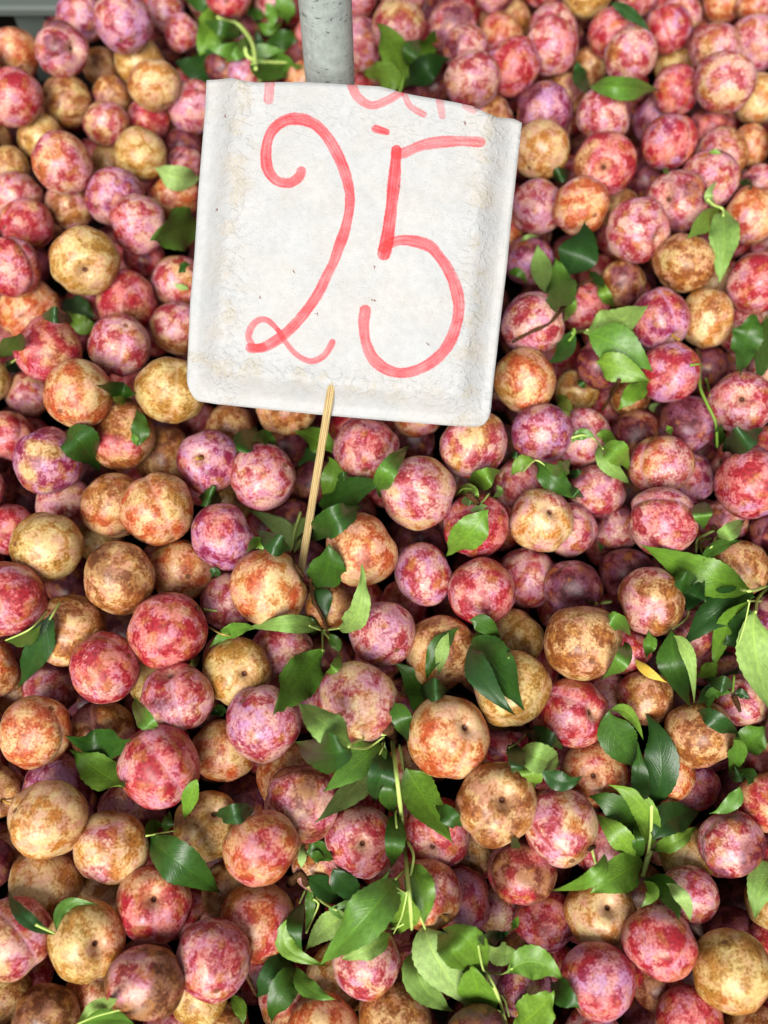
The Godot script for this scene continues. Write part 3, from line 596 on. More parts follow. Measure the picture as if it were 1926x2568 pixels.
	plum(-266.6, 95.5, -90.6, 18.7, "ty", Vector3(0.73, 0.44, 0.53), Vector3(0.68, 0.81, 0.08), "tan plum with open stem hole, four plums above the photo's bottom left corner", true)
	plum(-226.0, 88.0, -93.6, 23.3, "vm", Vector3(0.53, -0.80, -0.29), Vector3(-0.97, 0.62, 0.00), "mauve and maroon plum half buried, four plums above the photo's bottom left corner")
	plum(-212.4, 140.4, -67.8, 24.3, "ct", Vector3(0.71, -0.68, 0.15), Vector3(-0.17, 0.21, -0.98), "cream plum with tan patches, two plums above left of the red plum with round hole")
	plum(-175.8, 120.7, -51.1, 23.8, "ck", Vector3(-0.25, 0.06, 0.97), Vector3(0.92, -0.27, 0.31), "cream plum with pink patches, one plum above left of the red plum with round hole")
	plum(-219.0, 109.2, -31.2, 23.3, "ct", Vector3(-0.61, -0.44, -0.66), Vector3(-0.44, 0.71, -0.67), "cream plum with tan patches, two plums left of the red plum with round hole")
	plum(-173.6, 86.7, -78.4, 22.6, "km", Vector3(0.10, -0.41, -0.91), Vector3(0.51, 0.26, 1.04), "pink and maroon plum half buried, one plum above the red plum with round hole")
	plum(-118.5, 101.4, -67.3, 22.5, "yb", Vector3(0.40, 0.85, -0.35), Vector3(-0.89, 0.05, 1.06), "yellow plum with open stem hole, three plums below left of the drooping sprig's top")
	plum(-105.8, 67.9, -29.2, 20.4, "cb", Vector3(-0.88, -0.01, -0.47), Vector3(-0.99, -0.26, -0.28), "cream and brown plum half buried, one plum right of the red plum with round hole")
	plum(-145.0, 122.4, -18.5, 24.0, "ro", Vector3(0.19, 0.97, -0.13), Vector3(0.10, -0.05, 0.99), "red plum with open stem hole, one plum below the red plum with round hole")
	plum(-189.9, 83.6, -29.9, 18.1, "ct", Vector3(0.14, -0.17, 0.98), Vector3(-0.67, 0.35, 0.95), "cream and tan plum half buried, one plum left of the red plum with round hole")
	plum(-226.8, 138.1, 1.9, 24.3, "kt", Vector3(0.59, -0.34, 0.73), Vector3(0.89, 0.27, 0.60), "pink plum with tan patches, one plum above the photo's bottom left corner")
	plum(-181.5, 134.2, 3.3, 23.4, "yo", Vector3(0.58, 0.81, 0.09), Vector3(0.38, -0.10, 0.96), "yellow plum with open stem hole, two plums above right of the photo's bottom left corner")
	plum(-105.2, 125.3, 13.3, 23.3, "kr", Vector3(-0.25, -0.67, -0.70), Vector3(0.96, -0.08, -0.35), "pink plum with red patches, one plum below right of the red plum with round hole")
	plum(-141.9, 141.1, 26.5, 23.0, "bk", Vector3(-0.03, 0.05, 1.00), Vector3(0.52, -0.41, 0.75), "brown plum with pink patches, one plum below the red plum with round hole")
	plum(-241.0, 94.2, 34.9, 16.9, "yt", Vector3(0.48, -0.67, -0.57), Vector3(-0.82, 0.55, 0.86), "yellow plum with tan patches, one plum above right of the photo's bottom left corner")
	plum(-207.3, 114.0, 47.2, 20.4, "bt", Vector3(-0.93, 0.12, -0.36), Vector3(0.95, 0.68, 0.64), "brown plum with tan patches, one plum right of the photo's bottom left corner")
	plum(-185.3, 90.4, 32.3, 17.5, "oc", Vector3(0.31, -0.79, 0.52), Vector3(0.86, -0.34, 0.40), "orange plum with cream patches, two plums right of the photo's bottom left corner")
	plum(-117.1, 93.8, 34.0, 19.4, "yc", Vector3(0.98, -0.12, -0.13), Vector3(0.73, -0.04, 0.72), "yellow plum with cream patches, two plums below right of the red plum with round hole")
	plum(-137.3, 76.2, 55.7, 18.1, "kr", Vector3(0.25, -0.29, -0.92), Vector3(0.96, -0.12, 0.25), "pink and red plum half buried, three plums below the red plum with round hole")
	plum(-266.6, 90.3, -44.0, 18.1, "mb", Vector3(0.16, -0.58, -0.80), Vector3(0.72, 0.62, -0.49), "maroon and brown plum half buried, three plums left of the red plum with round hole")
	plum(-257.6, 59.4, -54.3, 18.1, "tb", Vector3(-0.56, -0.24, -0.80), Vector3(-0.98, -0.19, 0.12), "tan and brown plum deep in a gap, three plums above the photo's bottom left corner")
	plum(-102.7, 75.3, 57.9, 18.1, "tb", Vector3(0.94, -0.34, -0.09), Vector3(0.20, 0.57, -0.82), "tan and brown plum half buried, three plums left of the photo's bottom edge midpoint")
	plum(-52.8, 123.5, -79.5, 24.9, "kb", Vector3(0.36, -0.68, -0.64), Vector3(-0.92, 0.03, -0.41), "pink plum with brown patches, two plums below left of the drooping sprig's top")
	plum(-15.8, 114.9, -56.6, 22.7, "kr", Vector3(0.12, 0.98, 0.17), Vector3(-0.01, -0.08, 1.00), "pink plum with open stem hole, two plums below the drooping sprig's top")
	plum(35.4, 114.4, -62.6, 22.1, "rk", Vector3(-0.28, 0.69, 0.67), Vector3(-0.41, 0.96, 0.23), "red plum with open stem hole, two plums below right of the drooping sprig's top")
	plum(70.8, 147.6, -75.9, 25.4, "tc", Vector3(0.13, 0.99, -0.05), Vector3(-0.92, -0.21, 0.95), "tan plum with open stem hole, two plums below right of the drooping sprig's top")
	plum(27.0, 122.6, -23.6, 21.3, "ok", Vector3(0.50, 0.51, 0.70), Vector3(-0.02, 0.98, 0.46), "orange plum with open stem hole, two plums above the photo's bottom edge midpoint", true)
	plum(50.9, 90.9, -21.6, 21.9, "rv", Vector3(0.99, 0.06, -0.13), Vector3(0.68, -0.86, 0.44), "red plum with mauve patches, two plums above right of the photo's bottom edge midpoint")
	plum(79.1, 64.3, -16.3, 18.1, "kc", Vector3(-0.77, -0.60, 0.22), Vector3(0.94, 0.66, -0.09), "pink and cream plum half buried, three plums left of the upright leafy sprig's base")
	plum(-11.4, 115.5, 15.0, 21.7, "kt", Vector3(0.66, -0.63, 0.41), Vector3(-0.69, 0.32, -0.65), "pink plum with tan patches, one plum above the photo's bottom edge midpoint")
	plum(-28.3, 76.1, 25.2, 22.6, "cy", Vector3(-0.58, -0.38, -0.72), Vector3(-0.44, -0.54, 0.75), "cream plum with yellow patches, one plum above left of the photo's bottom edge midpoint")
	plum(-37.9, 103.6, 53.5, 21.3, "oc", Vector3(-0.50, -0.36, 0.79), Vector3(-0.98, -0.15, 0.12), "orange plum with cream patches, one plum left of the photo's bottom edge midpoint")
	plum(6.1, 101.5, 49.1, 22.9, "tb", Vector3(0.18, -0.67, 0.72), Vector3(-0.21, -1.11, 0.59), "tan plum with brown patches, one plum above right of the photo's bottom edge midpoint")
	plum(18.5, 80.0, 22.2, 16.9, "kr", Vector3(0.35, -0.77, -0.53), Vector3(0.45, -0.35, 0.82), "pink plum with red patches, one plum above right of the photo's bottom edge midpoint")
	plum(-43.5, 88.0, -44.2, 18.1, "tk", Vector3(0.81, -0.42, 0.42), Vector3(0.99, 0.48, 0.38), "tan and pink plum half buried, three plums below left of the drooping sprig's top")
	plum(-62.8, 80.6, 38.3, 18.1, "ok", Vector3(-0.59, -0.71, -0.37), Vector3(0.52, -0.19, -1.01), "orange and pink plum half buried, two plums left of the photo's bottom edge midpoint")
	plum(-76.5, 147.3, -50.1, 23.8, "or", Vector3(-0.52, 0.04, -0.85), Vector3(0.75, -0.16, 0.66), "orange plum with red patches, two plums above right of the red plum with round hole")
	plum(-83.3, 95.2, -8.2, 24.2, "or", Vector3(0.34, -0.65, -0.68), Vector3(-0.20, -0.01, 1.06), "orange plum with red patches, two plums right of the red plum with round hole")
	plum(58.2, 73.6, -52.4, 18.1, "cb", Vector3(0.44, -0.27, 0.86), Vector3(0.96, 0.28, 0.44), "cream and brown plum half buried, three plums below right of the drooping sprig's top")
	plum(-66.7, 61.1, -19.9, 18.1, "mb", Vector3(-0.18, -0.76, 0.62), Vector3(1.00, -0.62, -0.37), "maroon and brown plum deep in a gap, six plums below the stick's foot")
	plum(112.2, 131.3, -64.1, 23.8, "kc", Vector3(-0.18, -0.46, -0.87), Vector3(-0.92, 0.46, -0.24), "pink plum with cream patches, one plum above left of the upright leafy sprig's base")
	plum(145.7, 95.2, -55.5, 21.0, "kr", Vector3(0.80, -0.34, -0.50), Vector3(1.00, -0.57, -0.25), "pink plum with red patches, one plum above left of the upright leafy sprig's base")
	plum(220.9, 65.0, -98.8, 18.5, "vr", Vector3(0.97, -0.12, -0.22), Vector3(-0.63, 0.50, 1.06), "mauve and red plum half buried, two plums above right of the upright leafy sprig's base")
	plum(254.7, 113.5, -81.3, 19.7, "ro", Vector3(-0.03, -0.71, -0.71), Vector3(0.83, 0.81, -0.27), "red plum with orange patches, two plums above right of the upright leafy sprig's base")
	plum(224.3, 119.2, -54.6, 21.0, "km", Vector3(0.15, -0.57, 0.81), Vector3(-0.31, 0.58, -0.79), "pink plum with maroon patches, one plum right of the upright leafy sprig's base")
	plum(198.3, 59.6, -62.0, 18.1, "kc", Vector3(-0.31, -0.22, -0.93), Vector3(0.76, 0.08, 0.74), "pink and cream plum half buried, one plum above right of the upright leafy sprig's base")
	plum(204.3, 89.5, -49.7, 18.1, "yb", Vector3(-0.19, -0.27, 0.94), Vector3(0.86, 0.34, -0.42), "yellow and brown plum half buried, one plum above right of the upright leafy sprig's base")
	plum(194.8, 112.9, -24.0, 18.8, "kr", Vector3(-0.08, -0.48, 0.88), Vector3(0.92, 0.42, -0.25), "pink plum with red patches, one plum below right of the upright leafy sprig's base")
	plum(106.4, 85.6, -9.4, 19.9, "rv", Vector3(-0.65, -0.26, 0.71), Vector3(0.80, -0.47, 0.45), "red plum with mauve patches, two plums below left of the upright leafy sprig's base")
	plum(139.4, 106.9, -12.6, 23.1, "ct", Vector3(0.11, 0.97, -0.23), Vector3(0.38, 0.06, 1.04), "cream plum with open stem hole, one plum below left of the upright leafy sprig's base")
	plum(167.9, 133.7, 4.6, 23.0, "rk", Vector3(-0.64, -0.06, 0.77), Vector3(-0.58, 0.37, 1.04), "red plum with pink patches, one plum below the upright leafy sprig's base")
	plum(131.5, 124.1, 25.6, 22.5, "rv", Vector3(-0.77, -0.01, 0.64), Vector3(0.85, -0.18, -0.65), "red plum with mauve patches, two plums below the upright leafy sprig's base")
	plum(211.0, 131.9, 19.5, 23.8, "yo", Vector3(0.31, -0.66, 0.69), Vector3(0.88, -0.65, -0.79), "yellow plum with orange patches, one plum above left of the photo's bottom right corner")
	plum(175.2, 86.9, 27.1, 18.1, "rb", Vector3(-0.89, -0.31, 0.32), Vector3(-0.92, -0.60, -0.69), "red and brown plum half buried, two plums below the upright leafy sprig's base")
	plum(235.3, 63.8, -1.1, 18.1, "mb", Vector3(-0.70, -0.66, 0.28), Vector3(0.04, -0.50, 0.87), "maroon and brown plum half buried, two plums below right of the upright leafy sprig's base")
	plum(186.9, 113.7, 48.9, 20.9, "rk", Vector3(0.68, -0.68, -0.27), Vector3(-0.35, 0.03, 1.03), "red plum with pink patches, one plum left of the photo's bottom right corner")
	plum(130.6, 94.0, 56.7, 17.7, "kv", Vector3(0.72, -0.26, -0.64), Vector3(0.13, 0.30, -0.95), "pink plum with mauve patches, three plums below the upright leafy sprig's base")
	plum(95.0, 62.3, 12.6, 18.1, "yb", Vector3(-0.71, -0.68, -0.19), Vector3(-0.33, -0.34, -1.17), "yellow and brown plum half buried, three plums below left of the upright leafy sprig's base")
	plum(250.9, 103.2, -18.6, 16.8, "yt", Vector3(-0.51, -0.40, 0.76), Vector3(0.15, -0.91, 0.69), "yellow plum with tan patches, two plums right of the upright leafy sprig's base")
	plum(260.8, 88.0, -48.1, 18.1, "mr", Vector3(0.91, 0.02, -0.41), Vector3(0.77, -0.58, -0.93), "maroon and red plum half buried, two plums right of the upright leafy sprig's base")
	plum(234.1, 88.0, 57.2, 18.1, "tb", Vector3(0.73, 0.01, 0.69), Vector3(0.68, -0.55, 0.56), "tan and brown plum half buried, one plum left of the photo's bottom right corner")
	plum(174.2, 64.0, -29.6, 18.1, "bm", Vector3(0.92, 0.02, 0.40), Vector3(-0.82, 0.16, -0.56), "brown and maroon plum deep in a gap, one plum below the upright leafy sprig's base")
	plum(258.2, 85.1, 5.7, 18.1, "rm", Vector3(-0.60, -0.55, -0.58), Vector3(-0.07, 0.48, -0.88), "red and maroon plum half buried, two plums above the photo's bottom right corner")
	plum(89.9, 107.1, -37.3, 21.9, "rb", Vector3(-0.26, -0.23, 0.94), Vector3(-0.73, 0.40, -0.58), "red plum with brown patches, two plums left of the upright leafy sprig's base")
	plum(89.3, 94.3, 31.4, 18.5, "vy", Vector3(0.68, -0.33, 0.66), Vector3(-1.00, -0.54, -0.20), "mauve plum with yellow patches, two plums right of the photo's bottom edge midpoint")

# ---------------------------------------------------------------- leaves and stalks
func make_materials():
	# orange-peel relief of the skins
	var pn := noise(5, 0.02, 3)
	var pi := pn.get_seamless_image(512, 512)
	pi.convert(Image.FORMAT_RGBA8)
	pi.bump_map_to_normal_map(2.0)
	mats.peel = ImageTexture.create_from_image(pi)
	# leaf: midrib, side veins, mottling
	var w := 192
	var h := 384
	var alb := Image.create(w, h, false, Image.FORMAT_RGB8)
	var bump := Image.create(w, h, false, Image.FORMAT_RGB8)
	var under := Image.create(w, h, false, Image.FORMAT_RGB8)
	var nz := noise(9, 0.03, 3)
	var nf := noise(10, 0.16, 2)
	for j in h:
		var v := float(j) / h
		for i in w:
			var u := absf(float(i) / w - 0.5) * 2.0
			var rib := exp(-pow(u / (0.075 * (1.15 - v)), 2.0))
			var s := (v - u * 0.26 - 0.05 * u * u + (0.04 if i > w / 2 else 0.0)) * 9.0
			var f := absf(s - roundf(s))
			var vein := exp(-pow(f / 0.075, 2.0)) * (1.0 - u * 0.75) * smoothstep(0.02, 0.1, u)
			var s2 := (v + u * 0.5) * 26.0
			var f2 := absf(s2 - roundf(s2))
			var net := exp(-pow(f2 / 0.16, 2.0)) * 0.25
			var t := 0.88 + 0.12 * nz.get_noise_2d(i, j) + 0.06 * nf.get_noise_2d(i, j)
			var c := Color(t, t, t).lerp(Color(1.0, 1.0, 0.84), clampf(rib * 0.9 + vein * 0.55 + net * 0.08, 0.0, 1.0))
			alb.set_pixel(i, j, c)
			under.set_pixel(i, j, Color(t, t, t).lerp(Color(1.0, 1.0, 0.88), clampf(rib * 0.85 + vein * 0.5, 0.0, 1.0)))
			var hgt := clampf(0.55 - 0.4 * rib - 0.32 * vein - 0.1 * net + 0.12 * (1.0 - f * 2.0) + 0.1 * nf.get_noise_2d(i, j), 0.0, 1.0)
			bump.set_pixel(i, j, Color(hgt, hgt, hgt))
	bump.convert(Image.FORMAT_RGBA8)
	bump.bump_map_to_normal_map(5.0)
	var at := ImageTexture.create_from_image(alb)
	var ut := ImageTexture.create_from_image(under)
	var bt := ImageTexture.create_from_image(bump)
	var shades := {
		"d0": srgb(50, 90, 26), "d1": srgb(42, 80, 30), "d2": srgb(60, 98, 28),
		"g0": srgb(106, 148, 46), "g1": srgb(92, 136, 46), "g2": srgb(118, 156, 54),
		"l0": srgb(146, 178, 92), "l1": srgb(132, 168, 82), "l2": srgb(154, 184, 106),
		"y0": srgb(224, 190, 74)}
	for k: String in shades:
		var m := StandardMaterial3D.new()
		m.albedo_color = shades[k]
		m.albedo_texture = ut if k[0] in "ly" else at
		m.roughness = 0.6 if k[0] in "ly" else 0.42
		m.metallic_specular = 0.4 if k[0] in "ly" else 0.5
		m.normal_enabled = true
		m.normal_texture = bt
		m.normal_scale = 0.7
		m.cull_mode = BaseMaterial3D.CULL_DISABLED
		m.backlight_enabled = true
		m.backlight = Color(0.16, 0.2, 0.06)
		mats[k] = m
	mats.stem_g = plain(srgb(120, 158, 60), 0.5)
	mats.stem_p = plain(srgb(182, 206, 112), 0.5)
	mats.stem_y = plain(srgb(190, 160, 90), 0.7)
	mats.stem_s = plain(srgb(170, 130, 60), 0.7)
	mats.stem_b = plain(srgb(112, 80, 52), 0.85, 0.2)
	var bk := NoiseTexture2D.new()
	bk.noise = noise(21, 0.09, 4)
	bk.seamless = true
	bk.width = 128
	bk.height = 128
	var ramp := Gradient.new()
	ramp.set_color(0, Color(0.35, 0.3, 0.27))
	ramp.set_color(1, Color(1, 1, 1))
	bk.color_ramp = ramp
	mats.stem_b.albedo_texture = bk
	mats.stem_b.uv1_triplanar = true
	mats.stem_b.uv1_scale = Vector3(60, 60, 60)

func begin(called: String, label: String, category: String, group: String, at: Vector3, single: bool):
	thing_single = single
	thing_name = numbered(called)
	thing_label = label
	thing_cat = category
	thing_group = group
	if single:
		return
	thing = Node3D.new()
	thing.name = thing_name
	add_child(thing)
	thing.position = at * 0.001
	tag(thing, label, category, group)

func place_piece(called: String, mesh: ArrayMesh, mat: Material, origin: Vector3):
	if thing_single:
		var m := part(thing_name, mesh, mat, self)
		m.position = origin
		tag(m, thing_label, thing_cat, thing_group)
	else:
		var m := part(called, mesh, mat, thing)
		m.position = origin - thing.position

func curve3(a: Vector3, m: Vector3, b: Vector3, t: float) -> Vector3:
	return a * (2.0 * (t - 0.5) * (t - 1.0)) + m * (-4.0 * t * (t - 1.0)) + b * (2.0 * t * (t - 0.5))

func leaf(a: Vector3, m: Vector3, b: Vector3, width: float, shade: String):
	a *= 0.001
	m *= 0.001
	b *= 0.001
	var w := width * 0.001 * 0.5
	var length := a.distance_to(m) + m.distance_to(b)
	var rows := 26
	var half := 4
	var eye := Vector3(0, 0.797, 0)
	var tilt := rng.randf_range(-0.3, 0.3)
	var fold := rng.randf_range(0.12, 0.42)
	var curl := rng.randf_range(-0.35, 0.25)
	var wave := rng.randf_range(0.08, 0.24)
	var waves := rng.randf_range(1.5, 3.5)
	var phase := rng.randf_range(0.0, TAU)
	var twist := rng.randf_range(-0.45, 0.45)
	var belly := rng.randf_range(0.74, 0.98)
	var verts: Array = []
	for j in rows + 1:
		var t := float(j) / rows
		var p := curve3(a, m, b, t)
		var tan := (curve3(a, m, b, minf(t + 0.02, 1.02)) - curve3(a, m, b, maxf(t - 0.02, -0.02))).normalized()
		var up := (eye - p).normalized()
		var side := tan.cross(up).normalized()
		up = side.cross(tan).normalized()
		var ang := tilt + twist * (t - 0.5)
		var s2 := side * cos(ang) + up * sin(ang)
		var u2 := up * cos(ang) - side * sin(ang)
		var prof := pow(sin(PI * pow(t, belly)), 1.12) * (1.0 - 0.12 * t) * 1.12
		prof = maxf(prof, 0.05 * (1.0 - t) + 0.012)
		var tooth := 1.0 + (0.035 if j % 2 == 0 else -0.02)
		for i in range(-half, half + 1):
			var u := float(i) / half
			var k := tooth if absi(i) == half else 1.0
			var off := u * w * prof * k
			var lift := absf(u) * fold * w * prof - u * u * fold * 0.55 * w * prof + wave * w * sin(waves * TAU * t + phase + (0.0 if u > 0 else 2.1)) * u * u
			lift += curl * w * 0.4 * u * u * prof
			verts.append([p + s2 * off + u2 * lift, Vector2(0.5 + u * 0.5, t)])
	var st := SurfaceTool.new()
	st.begin(Mesh.PRIMITIVE_TRIANGLES)
	st.set_smooth_group(0)
	for v in verts:
		st.set_uv(v[1])
		st.add_vertex(v[0] - a)
	var n := 2 * half + 1
	for j in rows:
		for i in n - 1:
			var q := j * n + i
			st.add_index(q)
			st.add_index(q + n)
			st.add_index(q + 1)
			st.add_index(q + 1)
			st.add_index(q + n)
			st.add_index(q + n + 1)
	st.generate_normals()
	st.generate_tangents()
	var key := shade.to_lower()
	key += "0" if key == "y" else str(rng.randi() % 3)
	place_piece("leaf", st.commit(), mats[key], a)

func tube(pts: Array, radii: Array, sides: int) -> ArrayMesh:
	var st := SurfaceTool.new()
	st.begin(Mesh.PRIMITIVE_TRIANGLES)
	st.set_smooth_group(0)
	var n := pts.size()
	for j in n:
		var d: Vector3 = (pts[mini(j + 1, n - 1)] - pts[maxi(j - 1, 0)]).normalized()
		var s := d.cross(Vector3(0.21, 0.93, 0.3)).normalized()
		var u := s.cross(d)
		for i in sides:
			var an := TAU * i / sides
			st.add_vertex(pts[j] + (s * cos(an) + u * sin(an)) * radii[j])
	for j in n - 1:
		for i in sides:
			var a := j * sides + i
			var b := j * sides + (i + 1) % sides
			st.add_index(a)
			st.add_index(b)
			st.add_index(a + sides)
			st.add_index(b)
			st.add_index(b + sides)
			st.add_index(a + sides)
	for e in [0, n - 1]:
		for i in range(1, sides - 1):
			st.add_index(e * sides)
			st.add_index(e * sides + (i + 1 if e == 0 else i))
			st.add_index(e * sides + (i if e == 0 else i + 1))
	st.generate_normals()
	return st.commit()

func stem(pts: Array, width: float, col: String):
	var c := Curve3D.new()
	for i in pts.size():
		var t: Vector3 = (pts[mini(i + 1, pts.size() - 1)] - pts[maxi(i - 1, 0)]) * 0.16
		c.add_point(pts[i] * 0.001, -t * 0.001, t * 0.001)
	c.bake_interval = 0.001
	var length := c.get_baked_length()
	var steps := clampi(int(length / 0.003), 5, 50)
	var rough := 0.28 if col == "b" else 0.08
	var line: Array = []
	var radii: Array = []
	var first: Vector3 = pts[0] * 0.001
	for j in steps + 1:
		var t := float(j) / steps
		line.append(c.sample_baked(length * t) - first)
		var r := width * 0.0005 * (1.0 - 0.22 * t) * (1.0 + rng.randf_range(-rough, rough))
		radii.append(r)
	place_piece("stem", tube(line, radii, 8), mats["stem_" + col], first)

func leaves_in_view():
	begin("leaf_sprig", "large blurred sprig of green leaves left of the grey pole", "leaf sprig", "leaf sprigs on the plums", Vector3(-153.1, 84.3, -831.8), false)
	leaf(Vector3(-153.1, 84.3, -831.8), Vector3(-163.5, 105.8, -788.5), Vector3(-175.0, 97.5, -766.1), 30.1, "g")
	leaf(Vector3(-149.7, 99.0, -810.5), Vector3(-141.7, 83.6, -843.1), Vector3(-127.7, 98.9, -843.7), 21.5, "g")
	leaf(Vector3(-162.4, 86.6, -839.5), Vector3(-163.8, 96.8, -837.9), Vector3(-173.5, 104.5, -845.2), 19.6, "g")
	leaf(Vector3(-148.5, 81.8, -799.5), Vector3(-150.1, 116.3, -762.8), Vector3(-156.2, 113.3, -762.3), 11.8, "g")
	leaf(Vector3(-124.5, 88.9, -783.5), Vector3(-99.9, 90.6, -765.7), Vector3(-72.9, 120.6, -727.5), 20.8, "g")
	leaf(Vector3(-116.3, 76.8, -803.1), Vector3(-98.1, 79.6, -806.1), Vector3(-82.1, 76.6, -817.7), 18.2, "d")
	leaf(Vector3(-126.9, 77.2, -833.7), Vector3(-113.8, 79.5, -820.6), Vector3(-100.1, 77.6, -833.2), 10.7, "g")
	leaf(Vector3(-121.8, 116.3, -739.8), Vector3(-114.6, 113.9, -730.9), Vector3(-116.0, 100.5, -728.1), 14.2, "l")
	leaf(Vector3(-104.1, 107.2, -835.8), Vector3(-95.8, 96.9, -827.4), Vector3(-96.3, 76.3, -832.7), 18.1, "g")
	leaf(Vector3(-163.4, 95.4, -829.2), Vector3(-178.4, 104.2, -829.0), Vector3(-198.7, 86.6, -856.4), 16.6, "d")
	leaf(Vector3(-153.8, 109.1, -759.2), Vector3(-177.7, 82.5, -768.6), Vector3(-204.2, 75.2, -784.4), 26.9, "D")
	leaf(Vector3(-135.3, 77.8, -820.4), Vector3(-128.3, 79.8, -807.9), Vector3(-114.4, 79.2, -800.4), 16.7, "d")
	leaf(Vector3(-126.6, 85.7, -791.1), Vector3(-139.8, 120.8, -746.2), Vector3(-163.6, 123.6, -748.9), 13.9, "g")
	leaf(Vector3(-136.2, 80.2, -817.8), Vector3(-148.3, 122.4, -771.5), Vector3(-173.2, 106.5, -803.8), 13.4, "d")
	leaf(Vector3(-134.2, 81.0, -810.6), Vector3(-130.3, 126.0, -740.5), Vector3(-147.7, 113.5, -740.9), 11.6, "g")
	leaf(Vector3(-128.4, 98.8, -768.6), Vector3(-111.9, 102.1, -767.0), Vector3(-92.1, 97.8, -771.7), 11.9, "g")
	leaf(Vector3(-119.3, 136.5, -712.3), Vector3(-108.2, 117.5, -723.4), Vector3(-87.8, 99.3, -738.9), 12.9, "d")
	leaf(Vector3(-114.1, 106.1, -824.7), Vector3(-109.0, 97.2, -820.9), Vector3(-111.7, 82.5, -815.1), 12.0, "g")
	leaf(Vector3(-149.0, 92.4, -832.7), Vector3(-150.1, 97.8, -838.7), Vector3(-154.7, 107.8, -839.2), 13.6, "g")
	leaf(Vector3(-136.2, 85.0, -828.9), Vector3(-126.4, 90.6, -828.6), Vector3(-114.9, 94.4, -817.9), 12.1, "d")
	stem([Vector3(-163.8, 103.6, -809.3), Vector3(-146.2, 101.5, -807.6), Vector3(-132.8, 97.6, -795.9), Vector3(-121.2, 115.9, -757.5), Vector3(-114.6, 130.3, -713.4)], 4.35, "p")
	stem([Vector3(-126.9, 124.0, -746.6), Vector3(-124.0, 120.7, -738.8), Vector3(-109.9, 110.3, -744.4), Vector3(-91.4, 99.2, -755.4)], 3.42, "p")
	begin("leaf_sprig", "leafy sprig on the plums right of the grey pole", "leaf sprig", "leaf sprigs on the plums", Vector3(18.5, 105.2, -719.3), false)
	leaf(Vector3(18.5, 105.2, -719.3), Vector3(9.6, 143.5, -719.4), Vector3(-7.1, 183.5, -710.5), 24.1, "g")
	leaf(Vector3(17.3, 125.7, -696.2), Vector3(0.1, 131.3, -705.0), Vector3(-20.3, 92.8, -749.6), 22.8, "g")
	leaf(Vector3(27.3, 90.4, -764.0), Vector3(41.1, 97.4, -776.1), Vector3(45.7, 144.3, -746.5), 16.3, "g")
	leaf(Vector3(20.6, 129.1, -694.4), Vector3(39.3, 96.4, -749.7), Vector3(59.3, 136.1, -720.2), 26.1, "d")
	leaf(Vector3(20.6, 137.6, -711.1), Vector3(24.3, 153.5, -712.0), Vector3(35.3, 128.1, -751.5), 13.9, "d")
	stem([Vector3(13.8, 128.2, -688.1), Vector3(17.2, 132.6, -699.9), Vector3(16.8, 126.9, -718.9)], 2.48, "g")
	begin("leaf", "pale green leaf, two plums below the sign's upper left corner", "leaf", "loose leaves on the plums", Vector3(-162.6, 105.6, -614.5), true)
	leaf(Vector3(-162.6, 105.6, -614.5), Vector3(-176.5, 129.4, -591.7), Vector3(-196.9, 123.9, -608.4), 20.0, "l")
	begin("leaf", "green leaf, three plums below the sign's upper left corner", "leaf", "loose leaves on the plums", Vector3(-163.6, 85.9, -581.9), true)
	leaf(Vector3(-163.6, 85.9, -581.9), Vector3(-172.4, 128.1, -537.8), Vector3(-181.3, 162.7, -499.6), 32.8, "g")
	begin("leaf", "small dark green leaf, two plums above the sign's lower left corner", "leaf", "loose leaves on the plums", Vector3(-160.9, 117.2, -512.0), true)
	leaf(Vector3(-160.9, 117.2, -512.0), Vector3(-165.0, 120.1, -505.9), Vector3(-168.9, 120.5, -500.3), 7.6, "d")
	begin("leaf", "small pale green leaf, two plums above the sign's lower left corner", "leaf", "loose leaves on the plums", Vector3(-161.2, 110.4, -492.0), true)
	leaf(Vector3(-161.2, 110.4, -492.0), Vector3(-167.4, 114.5, -490.9), Vector3(-173.4, 116.5, -492.2), 4.6, "l")
	begin("leaf", "long narrow green leaf, two plums right of the sign's torn upper right corner", "leaf", "loose leaves on the plums", Vector3(175.9, 160.3, -662.9), true)
	leaf(Vector3(175.9, 160.3, -662.9), Vector3(199.4, 177.8, -642.2), Vector3(248.9, 118.2, -700.3), 17.9, "g")
	begin("leaf", "long narrow dark green leaf, one plum above right of the sign's torn upper right corner", "leaf", "loose leaves on the plums", Vector3(174.6, 155.7, -659.9), true)
	leaf(Vector3(174.6, 155.7, -659.9), Vector3(176.2, 124.9, -711.7), Vector3(176.7, 123.1, -732.4), 12.9, "d")
	begin("leaf", "long narrow dark green leaf, two plums left of the photo's top right corner", "leaf", "loose leaves on the plums", Vector3(202.5, 155.2, -766.1), true)
	leaf(Vector3(202.5, 155.2, -766.1), Vector3(218.4, 157.2, -750.4), Vector3(233.7, 157.5, -727.7), 9.9, "d")
	begin("leaf", "long narrow pale green leaf, three plums right of the sign's torn upper right corner", "leaf", "loose leaves on the plums", Vector3(237.9, 126.0, -604.7), true)
	leaf(Vector3(237.9, 126.0, -604.7), Vector3(231.3, 154.2, -576.4), Vector3(230.5, 163.9, -566.7), 4.1, "l")
	begin("leaf", "small green leaf, three plums below the photo's top right corner", "leaf", "loose leaves on the plums", Vector3(272.4, 146.5, -602.7), true)
	leaf(Vector3(272.4, 146.5, -602.7), Vector3(276.5, 149.4, -601.2), Vector3(281.5, 148.2, -599.2), 3.9, "g")
	begin("leaf_sprig", "leaf sprig with three leaves, three plums above right of the brown forked twig", "leaf sprig", "leaf sprigs on the plums", Vector3(289.0, 110.5, -574.9), false)
